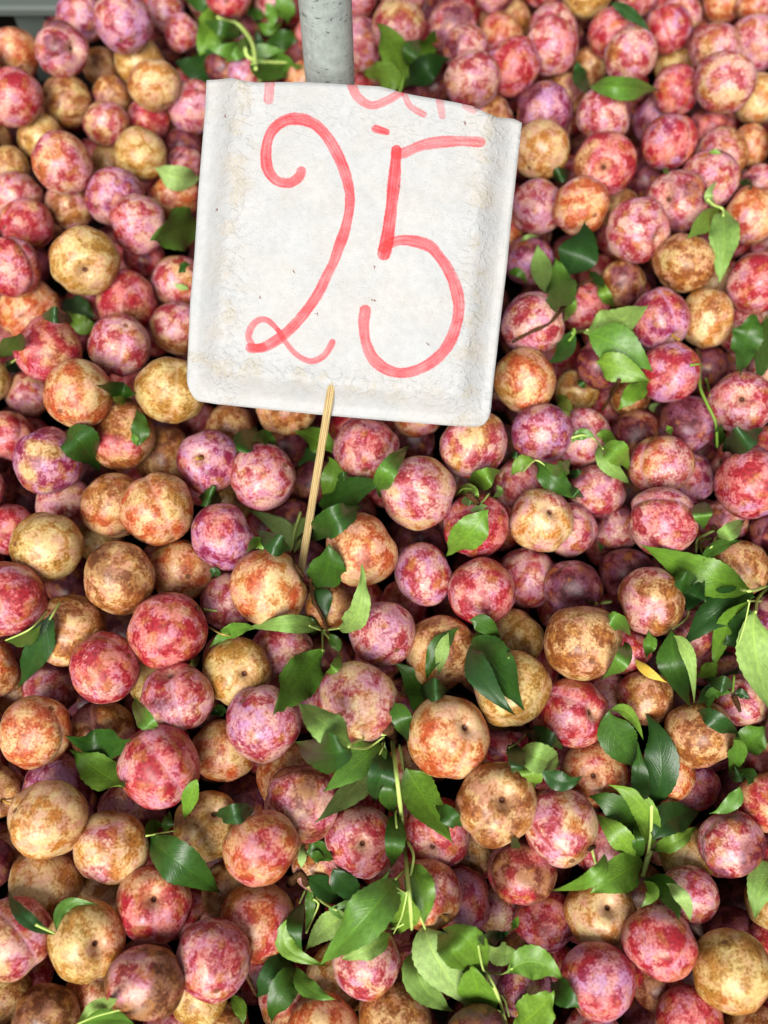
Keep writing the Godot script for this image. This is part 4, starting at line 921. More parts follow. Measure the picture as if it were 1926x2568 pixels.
	leaf(Vector3(289.0, 110.5, -574.9), Vector3(257.9, 150.5, -527.4), Vector3(232.5, 173.7, -493.1), 15.3, "g")
	leaf(Vector3(277.7, 139.4, -547.5), Vector3(268.3, 156.5, -503.0), Vector3(264.9, 139.3, -474.3), 21.7, "l")
	leaf(Vector3(280.2, 125.8, -563.7), Vector3(261.0, 158.8, -546.8), Vector3(276.9, 143.9, -576.5), 6.4, "l")
	stem([Vector3(259.3, 158.8, -543.7), Vector3(267.7, 150.1, -544.8), Vector3(276.8, 143.7, -546.7), Vector3(274.6, 148.1, -535.6)], 2.25, "p")
	begin("leaf", "dark green leaf, one plum above the brown forked twig", "leaf", "loose leaves on the plums", Vector3(154.2, 103.7, -509.4), true)
	leaf(Vector3(154.2, 103.7, -509.4), Vector3(167.4, 100.7, -540.3), Vector3(155.7, 172.6, -510.2), 33.3, "d")
	begin("leaf", "long narrow dark green leaf, three plums below the photo's top right corner", "leaf", "loose leaves on the plums", Vector3(308.0, 115.8, -600.4), true)
	leaf(Vector3(308.0, 115.8, -600.4), Vector3(307.9, 127.9, -585.6), Vector3(296.9, 159.7, -553.0), 8.0, "d")
	begin("leaf", "long narrow dark green leaf, one plum below right of the sign's torn upper right corner", "leaf", "loose leaves on the plums", Vector3(149.6, 89.2, -623.8), true)
	leaf(Vector3(149.6, 89.2, -623.8), Vector3(150.2, 131.5, -593.1), Vector3(174.4, 67.0, -654.2), 12.5, "D")
	begin("leaf", "long narrow pale green leaf, one plum above the brown forked twig", "leaf", "loose leaves on the plums", Vector3(115.3, 114.8, -536.5), true)
	leaf(Vector3(115.3, 114.8, -536.5), Vector3(120.7, 122.6, -535.6), Vector3(134.1, 99.4, -553.5), 3.4, "l")
	begin("leaf_sprig", "brown twig with green leaves right of the sign", "leaf sprig", "leaf sprigs on the plums", Vector3(123.7, 202.0, -408.9), false)
	leaf(Vector3(123.7, 202.0, -408.9), Vector3(141.9, 125.7, -485.9), Vector3(143.3, 115.1, -519.8), 25.6, "g")
	leaf(Vector3(126.2, 148.4, -460.8), Vector3(130.8, 113.4, -510.2), Vector3(128.7, 115.2, -533.2), 16.6, "l")
	leaf(Vector3(107.1, 90.3, -522.6), Vector3(114.8, 99.7, -515.3), Vector3(122.8, 85.9, -513.8), 6.9, "g")
	leaf(Vector3(195.4, 84.7, -491.0), Vector3(176.7, 126.5, -477.8), Vector3(185.6, 76.6, -536.0), 9.0, "g")
	leaf(Vector3(174.9, 139.0, -473.2), Vector3(176.3, 107.9, -504.9), Vector3(178.8, 76.9, -535.8), 7.8, "d")
	leaf(Vector3(156.3, 136.6, -433.1), Vector3(180.4, 139.2, -439.9), Vector3(193.5, 187.2, -423.7), 25.5, "l")
	leaf(Vector3(156.1, 154.3, -419.4), Vector3(181.7, 140.3, -416.7), Vector3(204.0, 142.2, -394.2), 29.0, "g")
	leaf(Vector3(147.5, 136.8, -435.8), Vector3(138.7, 140.6, -415.1), Vector3(119.9, 172.5, -383.1), 14.1, "d")
	leaf(Vector3(149.6, 139.8, -463.9), Vector3(147.4, 132.4, -457.4), Vector3(131.2, 181.4, -412.3), 9.3, "g")
	stem([Vector3(172.6, 111.7, -500.6), Vector3(160.7, 117.2, -491.2), Vector3(148.7, 138.1, -463.6), Vector3(132.7, 163.8, -433.0), Vector3(123.8, 163.7, -422.2), Vector3(111.1, 161.2, -417.0), Vector3(97.1, 151.4, -413.8)], 2.89, "b")
	stem([Vector3(146.9, 137.7, -430.9), Vector3(165.2, 77.1, -472.1), Vector3(158.1, 139.6, -432.5)], 2.47, "p")
	stem([Vector3(147.5, 139.2, -434.2), Vector3(148.1, 138.1, -430.7), Vector3(143.3, 138.4, -423.5)], 2.16, "g")
	begin("leaf", "green leaf, one plum below right of the brown forked twig", "leaf", "loose leaves on the plums", Vector3(164.5, 133.6, -408.4), true)
	leaf(Vector3(164.5, 133.6, -408.4), Vector3(179.6, 141.4, -396.8), Vector3(203.2, 139.1, -386.7), 20.8, "g")
	begin("leaf", "long narrow green leaf, two plums below right of the brown forked twig", "leaf", "loose leaves on the plums", Vector3(193.3, 161.6, -372.8), true)
	leaf(Vector3(193.3, 161.6, -372.8), Vector3(194.9, 117.7, -388.9), Vector3(184.7, 103.1, -381.8), 14.7, "g")
	begin("leaf", "dark green leaf, three plums above the photo's right edge midpoint", "leaf", "loose leaves on the plums", Vector3(282.2, 158.8, -433.0), true)
	leaf(Vector3(282.2, 158.8, -433.0), Vector3(279.9, 138.2, -422.2), Vector3(263.3, 158.1, -380.0), 22.3, "d")
	begin("leaf", "long narrow green leaf, one plum right of the sign's lower right corner", "leaf", "loose leaves on the plums", Vector3(138.6, 90.6, -400.8), true)
	leaf(Vector3(138.6, 90.6, -400.8), Vector3(134.1, 146.2, -363.3), Vector3(131.7, 173.1, -338.4), 10.2, "g")
	begin("leaf_sprig", "leaf sprig with four leaves, two plums right of the sign's lower right corner", "leaf sprig", "leaf sprigs on the plums", Vector3(159.1, 131.1, -344.8), false)
	leaf(Vector3(159.1, 131.1, -344.8), Vector3(169.0, 125.6, -346.3), Vector3(186.0, 88.5, -355.1), 9.5, "g")
	leaf(Vector3(162.1, 122.9, -341.1), Vector3(167.1, 130.2, -321.5), Vector3(188.3, 104.4, -316.9), 13.5, "l")
	leaf(Vector3(158.5, 144.3, -328.4), Vector3(167.4, 158.1, -316.6), Vector3(184.2, 115.8, -323.2), 17.3, "g")
	leaf(Vector3(156.3, 135.5, -342.5), Vector3(146.0, 135.6, -343.1), Vector3(139.4, 134.3, -336.6), 8.2, "g")
	stem([Vector3(139.0, 137.8, -339.4), Vector3(147.7, 138.0, -341.8), Vector3(159.5, 125.7, -344.3), Vector3(157.6, 154.7, -322.0)], 1.60, "p")
	begin("leaf_sprig", "leaf sprig with six leaves, one plum below right of the sign's lower right corner", "leaf sprig", "leaf sprigs on the plums", Vector3(111.9, 129.2, -325.1), false)
	leaf(Vector3(111.9, 129.2, -325.1), Vector3(103.2, 121.5, -326.3), Vector3(95.1, 120.9, -315.1), 11.0, "g")
	leaf(Vector3(107.2, 163.0, -306.8), Vector3(122.6, 142.9, -303.0), Vector3(135.7, 154.7, -282.6), 17.6, "d")
	leaf(Vector3(110.0, 189.2, -293.0), Vector3(127.6, 149.0, -308.7), Vector3(139.4, 121.4, -330.2), 11.5, "g")
	leaf(Vector3(145.7, 79.4, -335.1), Vector3(143.7, 118.8, -319.2), Vector3(149.6, 120.0, -322.5), 6.5, "d")
	leaf(Vector3(136.9, 136.8, -300.8), Vector3(132.1, 173.1, -278.5), Vector3(150.2, 116.9, -301.1), 6.2, "d")
	leaf(Vector3(97.4, 112.2, -340.0), Vector3(98.3, 125.8, -331.3), Vector3(102.2, 121.0, -333.4), 5.2, "d")
	stem([Vector3(104.0, 121.4, -319.3), Vector3(107.2, 160.3, -310.0), Vector3(114.3, 158.9, -306.7)], 1.56, "p")
	begin("leaf", "dark green leaf, one plum above the photo's right edge midpoint", "leaf", "loose leaves on the plums", Vector3(268.2, 91.8, -350.1), true)
	leaf(Vector3(268.2, 91.8, -350.1), Vector3(247.5, 181.9, -315.5), Vector3(282.2, 137.1, -346.2), 17.5, "d")
	begin("leaf_sprig", "leaf sprig with two leaves, three plums above the photo's right edge midpoint", "leaf sprig", "leaf sprigs on the plums", Vector3(264.4, 85.6, -357.9), false)
	leaf(Vector3(264.4, 85.6, -357.9), Vector3(257.8, 114.7, -352.6), Vector3(243.6, 158.7, -339.8), 9.7, "d")
	leaf(Vector3(281.5, 146.9, -384.1), Vector3(299.9, 127.0, -429.4), Vector3(311.6, 112.5, -465.1), 15.1, "D")
	stem([Vector3(254.1, 104.4, -438.0), Vector3(255.0, 104.8, -424.7)], 4.49, "b")
	stem([Vector3(255.2, 104.3, -425.0), Vector3(242.1, 131.8, -387.5), Vector3(243.3, 138.1, -367.9), Vector3(249.3, 133.6, -354.5), Vector3(253.7, 117.7, -341.8)], 2.61, "g")
	stem([Vector3(255.1, 104.1, -423.7), Vector3(260.8, 97.4, -410.4), Vector3(245.4, 141.0, -373.5)], 1.95, "g")
	stem([Vector3(230.7, 148.9, -395.2), Vector3(239.1, 145.3, -398.5)], 1.87, "g")
	begin("leaf", "small pale green leaf, three plums below right of the brown forked twig", "leaf", "loose leaves on the plums", Vector3(221.8, 76.8, -393.5), true)
	leaf(Vector3(221.8, 76.8, -393.5), Vector3(220.6, 77.2, -399.0), Vector3(227.0, 76.8, -403.1), 5.1, "l")
	begin("leaf", "long narrow green leaf, two plums above left of the photo's right edge midpoint", "leaf", "loose leaves on the plums", Vector3(211.5, 134.9, -351.9), true)
	leaf(Vector3(211.5, 134.9, -351.9), Vector3(215.0, 130.4, -349.7), Vector3(209.8, 147.7, -336.2), 5.0, "g")
	begin("leaf", "long narrow green leaf, one plum left of the photo's right edge midpoint", "leaf", "loose leaves on the plums", Vector3(250.0, 76.7, -314.8), true)
	leaf(Vector3(250.0, 76.7, -314.8), Vector3(212.8, 183.5, -259.2), Vector3(237.0, 110.9, -277.4), 12.5, "g")
	begin("leaf", "small dark green leaf, one plum below the brown forked twig", "leaf", "loose leaves on the plums", Vector3(156.2, 101.1, -411.1), true)
	leaf(Vector3(156.2, 101.1, -411.1), Vector3(156.8, 109.1, -402.2), Vector3(162.9, 97.0, -404.7), 4.7, "d")
	begin("leaf", "green leaf, two plums above left of the sign's lower left corner", "leaf", "loose leaves on the plums", Vector3(-246.0, 76.9, -480.0), true)
	leaf(Vector3(-246.0, 76.9, -480.0), Vector3(-258.3, 79.1, -478.5), Vector3(-272.8, 77.0, -494.8), 15.2, "g")
	begin("leaf", "long narrow dark green leaf, two plums above left of the sign's lower left corner", "leaf", "loose leaves on the plums", Vector3(-263.6, 149.2, -438.8), true)
	leaf(Vector3(-263.6, 149.2, -438.8), Vector3(-233.0, 197.6, -406.7), Vector3(-256.0, 100.2, -465.9), 10.8, "d")
	begin("leaf", "dark green leaf, two plums above left of the sign's lower left corner", "leaf", "loose leaves on the plums", Vector3(-281.4, 67.2, -508.7), true)
	leaf(Vector3(-281.4, 67.2, -508.7), Vector3(-266.1, 70.2, -500.2), Vector3(-250.1, 66.7, -493.1), 21.5, "D")
	begin("leaf", "long narrow dark green leaf, three plums above the photo's left edge midpoint", "leaf", "loose leaves on the plums", Vector3(-253.8, 205.9, -386.4), true)
	leaf(Vector3(-253.8, 205.9, -386.4), Vector3(-281.5, 155.7, -405.5), Vector3(-319.1, 87.4, -439.8), 14.6, "d")
	begin("leaf", "small dark green leaf, three plums above the photo's left edge midpoint", "leaf", "loose leaves on the plums", Vector3(-317.1, 76.9, -440.3), true)
	leaf(Vector3(-317.1, 76.9, -440.3), Vector3(-310.2, 78.3, -436.5), Vector3(-303.7, 77.0, -432.8), 9.7, "d")
	begin("leaf", "long narrow dark green leaf, one plum left of the sign's lower left corner", "leaf", "loose leaves on the plums", Vector3(-184.3, 152.1, -369.1), true)
	leaf(Vector3(-184.3, 152.1, -369.1), Vector3(-200.3, 147.4, -374.5), Vector3(-183.8, 240.9, -324.6), 13.1, "d")
	begin("leaf", "long narrow green leaf, one plum left of the sign's lower left corner", "leaf", "loose leaves on the plums", Vector3(-193.1, 176.0, -352.3), true)
	leaf(Vector3(-193.1, 176.0, -352.3), Vector3(-194.7, 147.7, -365.8), Vector3(-202.9, 84.9, -401.9), 6.2, "g")
	begin("leaf", "dark green leaf, one plum below left of the sign's lower left corner", "leaf", "loose leaves on the plums", Vector3(-184.2, 133.3, -335.2), true)
	leaf(Vector3(-184.2, 133.3, -335.2), Vector3(-180.4, 141.8, -346.3), Vector3(-186.6, 135.8, -365.9), 12.7, "d")
	begin("leaf", "small green leaf, one plum below left of the sign's lower left corner", "leaf", "loose leaves on the plums", Vector3(-185.0, 143.1, -340.5), true)
	leaf(Vector3(-185.0, 143.1, -340.5), Vector3(-183.6, 140.8, -336.5), Vector3(-183.7, 136.3, -333.7), 5.7, "g")
	begin("leaf", "long narrow dark green leaf, one plum below right of the sign's lower left corner", "leaf", "loose leaves on the plums", Vector3(-102.2, 169.4, -312.2), true)
	leaf(Vector3(-102.2, 169.4, -312.2), Vector3(-98.7, 156.7, -328.4), Vector3(-99.9, 98.3, -371.3), 15.7, "d")
	begin("leaf", "dark green leaf, two plums above right of the photo's left edge midpoint", "leaf", "loose leaves on the plums", Vector3(-233.9, 144.0, -340.0), true)
	leaf(Vector3(-233.9, 144.0, -340.0), Vector3(-217.2, 152.9, -325.3), Vector3(-228.8, 73.5, -341.9), 25.6, "D")
	begin("leaf", "broad dark green leaf, two plums below the sign's lower left corner", "leaf", "loose leaves on the plums", Vector3(-145.1, 81.6, -316.7), true)
	leaf(Vector3(-145.1, 81.6, -316.7), Vector3(-126.0, 137.3, -292.0), Vector3(-131.2, 69.9, -316.5), 15.4, "D")
	begin("leaf", "green leaf, one plum below the stick's top end", "leaf", "loose leaves on the plums", Vector3(-40.6, 93.6, -350.5), true)
	leaf(Vector3(-40.6, 93.6, -350.5), Vector3(-53.7, 93.1, -361.0), Vector3(-66.6, 139.7, -344.8), 18.4, "g")
	begin("leaf", "green leaf, one plum above the stick's foot", "leaf", "loose leaves on the plums", Vector3(-46.0, 117.7, -302.6), true)
	leaf(Vector3(-46.0, 117.7, -302.6), Vector3(-37.4, 132.4, -310.3), Vector3(-41.5, 126.8, -328.8), 17.1, "g")
	begin("leaf", "dark green leaf, one plum above right of the stick's foot", "leaf", "loose leaves on the plums", Vector3(-48.8, 107.0, -299.1), true)
	leaf(Vector3(-48.8, 107.0, -299.1), Vector3(-23.3, 141.8, -293.7), Vector3(0.1, 165.6, -292.4), 21.9, "d")
	begin("leaf", "long narrow green leaf, two plums below right of the stick's top end", "leaf", "loose leaves on the plums", Vector3(-3.5, 103.4, -307.0), true)
	leaf(Vector3(-3.5, 103.4, -307.0), Vector3(3.7, 194.2, -288.3), Vector3(22.4, 81.2, -362.7), 12.7, "g")
	begin("leaf", "long narrow dark green leaf, one plum above right of the stick's foot", "leaf", "loose leaves on the plums", Vector3(-55.6, 77.0, -282.9), true)
	leaf(Vector3(-55.6, 77.0, -282.9), Vector3(-33.0, 198.3, -247.6), Vector3(-15.6, 132.9, -285.5), 17.8, "d")
	begin("leaf", "dark green leaf, two plums below the stick's top end", "leaf", "loose leaves on the plums", Vector3(-68.1, 67.2, -367.2), true)
	leaf(Vector3(-68.1, 67.2, -367.2), Vector3(-60.8, 67.4, -354.5), Vector3(-56.0, 66.6, -339.7), 17.6, "D")
	begin("leaf", "long narrow dark green leaf, two plums below left of the stick's top end", "leaf", "loose leaves on the plums", Vector3(-88.5, 188.8, -310.7), true)
	leaf(Vector3(-88.5, 188.8, -310.7), Vector3(-85.4, 158.1, -329.5), Vector3(-79.1, 138.6, -333.2), 10.2, "d")
	begin("leaf", "small dark green leaf, one plum above right of the stick's foot", "leaf", "loose leaves on the plums", Vector3(-33.8, 135.9, -306.2), true)
	leaf(Vector3(-33.8, 135.9, -306.2), Vector3(-28.6, 151.4, -301.7), Vector3(-24.5, 136.9, -308.8), 6.2, "d")
	begin("leaf_sprig", "leaf sprig with five leaves, one plum below the sign's lower right corner", "leaf sprig", "leaf sprigs on the plums", Vector3(69.8, 77.1, -326.7), false)
	leaf(Vector3(69.8, 77.1, -326.7), Vector3(70.2, 164.3, -294.2), Vector3(87.7, 124.6, -318.4), 15.0, "g")
	leaf(Vector3(57.7, 88.3, -316.3), Vector3(59.4, 172.4, -281.1), Vector3(64.2, 174.9, -272.5), 9.0, "g")
	leaf(Vector3(77.7, 145.9, -287.6), Vector3(85.3, 127.0, -300.9), Vector3(81.1, 133.5, -303.6), 5.3, "l")
	leaf(Vector3(60.3, 157.4, -272.0), Vector3(66.7, 159.0, -274.0), Vector3(72.4, 156.7, -276.4), 5.9, "l")
	leaf(Vector3(53.4, 165.4, -274.9), Vector3(57.2, 181.7, -269.0), Vector3(63.1, 174.1, -270.0), 6.5, "d")
	stem([Vector3(56.0, 185.9, -272.8), Vector3(59.9, 186.4, -268.6), Vector3(63.8, 177.9, -269.5)], 4.57, "b")
	stem([Vector3(65.4, 162.7, -276.1), Vector3(69.4, 156.1, -280.2), Vector3(74.5, 151.0, -288.4)], 1.73, "p")
	stem([Vector3(54.6, 111.7, -304.6), Vector3(54.9, 163.9, -286.1), Vector3(59.9, 178.7, -279.4)], 1.53, "g")
	begin("leaf_sprig", "leaf sprig with four leaves, one plum above left of the stick's foot", "leaf sprig", "leaf sprigs on the plums", Vector3(-72.3, 78.1, -273.5), false)
	leaf(Vector3(-72.3, 78.1, -273.5), Vector3(-78.9, 80.4, -289.9), Vector3(-108.3, 78.1, -307.5), 13.8, "l")
	leaf(Vector3(-69.0, 82.3, -278.9), Vector3(-64.9, 83.7, -291.1), Vector3(-55.2, 78.3, -300.5), 9.0, "l")
	leaf(Vector3(-65.2, 158.4, -242.4), Vector3(-72.9, 186.3, -237.2), Vector3(-91.1, 139.1, -265.5), 13.6, "d")
	leaf(Vector3(-68.5, 82.6, -271.2), Vector3(-64.6, 81.7, -277.8), Vector3(-63.5, 76.7, -286.2), 5.4, "l")
	stem([Vector3(-64.3, 88.3, -300.8), Vector3(-68.6, 87.4, -284.5), Vector3(-70.5, 80.1, -272.1)], 1.90, "p")
	stem([Vector3(-71.7, 80.9, -273.1), Vector3(-68.8, 84.6, -269.1), Vector3(-63.7, 86.0, -278.7)], 1.89, "p")
	stem([Vector3(-70.3, 81.8, -271.5), Vector3(-59.8, 158.9, -232.1), Vector3(-54.7, 153.1, -225.2)], 2.19, "b")
	begin("leaf", "long narrow green leaf, one plum left of the stick's foot", "leaf", "loose leaves on the plums", Vector3(-82.6, 160.2, -241.7), true)
	leaf(Vector3(-82.6, 160.2, -241.7), Vector3(-85.9, 172.7, -242.5), Vector3(-87.3, 206.3, -221.6), 7.8, "g")
	begin("leaf", "dark green leaf, one plum below right of the stick's foot", "leaf", "loose leaves on the plums", Vector3(-50.2, 103.9, -232.9), true)
	leaf(Vector3(-50.2, 103.9, -232.9), Vector3(-39.2, 158.2, -227.9), Vector3(-36.9, 178.6, -239.3), 25.4, "d")
	begin("leaf_sprig", "sprig of four pointed leaves on a brown twig below the stick", "leaf sprig", "leaf sprigs on the plums", Vector3(-31.4, 119.8, -198.5), false)
	leaf(Vector3(-31.4, 119.8, -198.5), Vector3(-16.6, 171.3, -195.4), Vector3(-14.8, 176.0, -226.4), 14.6, "l")
	leaf(Vector3(-47.5, 81.4, -209.4), Vector3(-61.8, 165.7, -188.2), Vector3(-98.1, 112.7, -200.5), 11.6, "l")
	leaf(Vector3(-43.1, 104.7, -187.5), Vector3(-56.8, 126.5, -161.1), Vector3(-68.6, 171.1, -127.9), 26.7, "g")
	leaf(Vector3(-44.3, 77.0, -207.4), Vector3(-36.0, 77.8, -199.5), Vector3(-34.2, 76.9, -192.1), 8.3, "g")
	leaf(Vector3(-34.0, 85.3, -189.9), Vector3(-31.1, 170.3, -158.6), Vector3(-40.9, 129.7, -163.3), 6.8, "g")
	stem([Vector3(-51.6, 139.6, -228.8), Vector3(-51.0, 112.9, -222.9), Vector3(-44.3, 107.9, -210.6), Vector3(-40.6, 91.2, -203.3)], 3.10, "b")
	stem([Vector3(-46.1, 76.9, -209.5), Vector3(-31.2, 124.9, -197.1)], 1.56, "p")
	stem([Vector3(-45.9, 78.4, -208.2), Vector3(-43.5, 108.1, -185.5)], 1.46, "p")
	stem([Vector3(-44.7, 80.0, -207.2), Vector3(-40.6, 80.0, -202.4)], 1.37, "p")
	stem([Vector3(-51.7, 138.1, -195.3), Vector3(-45.1, 109.5, -200.3)], 1.51, "p")
	begin("leaf", "long narrow green leaf, two plums below left of the stick's foot", "leaf", "loose leaves on the plums", Vector3(-84.5, 171.7, -183.2), true)
	leaf(Vector3(-84.5, 171.7, -183.2), Vector3(-103.3, 144.0, -189.7), Vector3(-120.8, 130.6, -180.7), 9.4, "g")
	begin("leaf", "broad dark green leaf, one plum below the stick's foot", "leaf", "loose leaves on the plums", Vector3(-49.8, 108.6, -231.3), true)
	leaf(Vector3(-49.8, 108.6, -231.3), Vector3(-44.5, 108.9, -221.9), Vector3(-42.3, 102.9, -209.8), 14.6, "d")
	begin("leaf", "dark green leaf, one plum below the stick's foot", "leaf", "loose leaves on the plums", Vector3(-66.7, 68.9, -221.3), true)
	leaf(Vector3(-66.7, 68.9, -221.3), Vector3(-54.8, 98.7, -206.4), Vector3(-50.2, 65.4, -209.6), 11.6, "D")
	begin("leaf_sprig", "long drooping sprig with a pale stem and many green leaves", "leaf sprig", "leaf sprigs on the plums", Vector3(-20.4, 155.3, -111.1), false)
	leaf(Vector3(-20.4, 155.3, -111.1), Vector3(-33.7, 204.9, -113.6), Vector3(-56.3, 148.0, -140.0), 18.8, "l")
	leaf(Vector3(-19.2, 219.3, -98.5), Vector3(-33.9, 211.2, -97.2), Vector3(-57.0, 140.5, -115.4), 21.9, "d")
	leaf(Vector3(0.1, 96.3, -123.7), Vector3(-14.5, 108.9, -96.8), Vector3(-41.8, 176.0, -61.5), 20.0, "l")
	leaf(Vector3(-3.0, 140.2, -116.9), Vector3(-12.6, 158.3, -102.2), Vector3(-37.2, 173.8, -79.9), 21.2, "g")
	leaf(Vector3(2.6, 124.2, -112.7), Vector3(-1.9, 164.7, -89.9), Vector3(-7.3, 93.6, -83.0), 16.6, "d")
	leaf(Vector3(6.7, 182.1, -132.7), Vector3(11.0, 154.1, -128.2), Vector3(15.0, 169.2, -110.8), 13.6, "d")
	leaf(Vector3(14.9, 123.1, -101.9), Vector3(26.1, 128.0, -81.5), Vector3(41.8, 164.8, -51.0), 24.0, "g")
	leaf(Vector3(33.4, 140.3, -76.2), Vector3(40.9, 158.1, -66.8), Vector3(48.5, 144.1, -62.7), 10.7, "d")
	leaf(Vector3(9.3, 151.4, -89.5), Vector3(3.4, 152.0, -79.5), Vector3(7.4, 89.4, -76.0), 11.9, "d")
	leaf(Vector3(7.8, 104.1, -75.4), Vector3(6.7, 154.6, -52.6), Vector3(4.3, 105.1, -40.8), 12.2, "d")
	leaf(Vector3(16.6, 133.2, -41.4), Vector3(22.6, 147.3, -24.5), Vector3(24.1, 136.5, -5.5), 17.1, "g")
	leaf(Vector3(14.1, 170.2, -22.8), Vector3(10.3, 146.3, -12.3), Vector3(6.2, 78.2, 0.2), 22.4, "g")
	leaf(Vector3(22.3, 99.2, 8.8), Vector3(22.8, 121.5, 27.6), Vector3(45.6, 82.2, 45.3), 18.7, "l")
	leaf(Vector3(24.7, 134.2, -4.2), Vector3(33.4, 140.2, 15.9), Vector3(55.7, 104.8, 43.7), 25.1, "l")
	leaf(Vector3(4.4, 116.0, -0.3), Vector3(-9.0, 156.9, 7.3), Vector3(-25.9, 141.9, 13.2), 12.3, "l")
	leaf(Vector3(-22.7, 107.7, -12.1), Vector3(-38.6, 84.9, -4.0), Vector3(-51.4, 88.0, 10.1), 15.8, "l")
	leaf(Vector3(7.4, 152.8, -31.3), Vector3(-9.8, 175.8, -10.1), Vector3(-38.1, 137.1, 16.4), 25.0, "g")
	stem([Vector3(-19.7, 222.8, -99.5), Vector3(-12.8, 153.5, -115.6), Vector3(2.0, 150.5, -119.1)], 1.72, "p")
	stem([Vector3(-20.1, 224.7, -98.4), Vector3(-10.7, 159.8, -108.6), Vector3(0.1, 149.6, -117.7)], 1.52, "p")
	stem([Vector3(2.0, 153.7, -122.4), Vector3(6.1, 80.2, -132.0), Vector3(6.6, 79.9, -125.5)], 7.97, "b")
	stem([Vector3(5.9, 102.9, -122.5), Vector3(7.3, 162.1, -95.9), Vector3(9.6, 160.9, -77.4), Vector3(13.8, 80.6, -61.6), Vector3(14.2, 151.2, -34.0), Vector3(15.4, 171.3, -16.8), Vector3(17.1, 134.5, -3.7)], 3.12, "p")
	stem([Vector3(10.7, 100.5, -120.9), Vector3(12.1, 107.6, -111.3), Vector3(13.6, 107.1, -102.2)], 1.90, "p")
	stem([Vector3(0.1, 98.3, -126.5), Vector3(-0.9, 149.6, -110.4), Vector3(-3.9, 154.0, -103.8)], 1.42, "p")
	stem([Vector3(7.0, 157.7, -30.9), Vector3(13.6, 133.0, -37.7)], 1.52, "p")
	stem([Vector3(15.5, 121.3, -55.3), Vector3(18.6, 139.2, -45.6), Vector3(16.2, 145.3, -33.5)], 1.94, "p")
	stem([Vector3(16.9, 163.2, -15.0), Vector3(21.2, 156.4, -10.4), Vector3(25.2, 139.1, -3.3)], 1.66, "p")
	stem([Vector3(-0.4, 96.7, -3.2), Vector3(7.8, 122.4, -4.3), Vector3(15.7, 134.2, -8.6)], 1.55, "p")
	stem([Vector3(10.8, 77.4, -80.4), Vector3(7.5, 130.4, -72.6), Vector3(8.0, 146.8, -61.5)], 1.62, "p")
	stem([Vector3(6.9, 163.0, -26.1), Vector3(13.1, 172.8, -22.3)], 1.09, "p")
	stem([Vector3(13.6, 172.8, -23.6), Vector3(10.5, 161.0, -10.3), Vector3(5.9, 116.5, -0.7)], 1.02, "p")
	begin("leaf", "dark green leaf, one plum above the drooping sprig's top", "leaf", "loose leaves on the plums", Vector3(20.8, 75.3, -149.6), true)
	leaf(Vector3(20.8, 75.3, -149.6), Vector3(22.1, 111.6, -160.3), Vector3(6.4, 126.2, -172.5), 16.7, "D")
	begin("leaf_sprig", "glossy dark leaves and a small curl draped on two tan plums", "leaf sprig", "leaf sprigs on the plums", Vector3(50.7, 138.7, -192.9), false)
	leaf(Vector3(50.7, 138.7, -192.9), Vector3(36.4, 143.0, -177.1), Vector3(29.3, 127.8, -160.5), 12.6, "d")
	leaf(Vector3(43.3, 146.0, -188.1), Vector3(38.8, 145.8, -174.3), Vector3(37.1, 133.1, -161.4), 8.8, "l")
	leaf(Vector3(58.7, 139.5, -182.4), Vector3(71.4, 161.1, -163.0), Vector3(86.7, 179.7, -128.4), 27.6, "d")
	leaf(Vector3(58.6, 151.8, -176.9), Vector3(62.8, 172.9, -149.9), Vector3(83.5, 169.6, -126.6), 16.0, "d")
	leaf(Vector3(58.1, 152.5, -180.9), Vector3(72.6, 99.1, -201.4), Vector3(75.6, 174.4, -171.9), 4.9, "l")
	leaf(Vector3(56.7, 162.5, -191.2), Vector3(66.5, 159.6, -189.4), Vector3(79.2, 144.2, -183.2), 12.2, "d")
	begin("leaf", "long narrow pale green leaf, two plums above right of the drooping sprig's top", "leaf", "loose leaves on the plums", Vector3(86.7, 117.3, -185.8), true)
	leaf(Vector3(86.7, 117.3, -185.8), Vector3(80.0, 174.7, -166.0), Vector3(77.9, 184.4, -159.2), 2.7, "l")
	begin("leaf", "green leaf, two plums below the sign's lower right corner", "leaf", "loose leaves on the plums", Vector3(69.4, 182.1, -262.7), true)
	leaf(Vector3(69.4, 182.1, -262.7), Vector3(56.7, 172.4, -248.2), Vector3(44.5, 133.2, -249.0), 22.4, "g")
	begin("leaf", "dark green leaf, one plum above right of the drooping sprig's top", "leaf", "loose leaves on the plums", Vector3(26.3, 65.1, -162.0), true)
	leaf(Vector3(26.3, 65.1, -162.0), Vector3(31.3, 171.9, -143.2), Vector3(46.2, 109.2, -155.4), 14.0, "D")
	begin("leaf_sprig", "tangle of twisted leaves with a brown bud left of the drooping sprig", "leaf sprig", "leaf sprigs on the plums", Vector3(-49.7, 113.0, -34.7), false)
	leaf(Vector3(-49.7, 113.0, -34.7), Vector3(-37.5, 97.3, -27.4), Vector3(-23.2, 78.1, -18.9), 14.4, "d")
	leaf(Vector3(-32.3, 125.5, -38.6), Vector3(-23.7, 113.7, -28.6), Vector3(-13.3, 85.9, -20.6), 15.3, "d")
	leaf(Vector3(-36.1, 98.5, -15.6), Vector3(-13.9, 103.4, -18.7), Vector3(4.3, 111.0, -40.4), 12.4, "g")
	leaf(Vector3(-57.7, 114.7, -11.1), Vector3(-61.4, 109.0, 6.9), Vector3(-34.2, 101.8, 18.2), 11.0, "g")
	leaf(Vector3(-53.0, 89.0, -19.1), Vector3(-55.5, 126.9, -5.6), Vector3(-50.6, 115.1, 9.9), 10.0, "d")
	leaf(Vector3(-55.2, 99.8, 18.3), Vector3(-47.5, 116.4, 29.5), Vector3(-29.6, 127.3, 35.8), 10.7, "g")
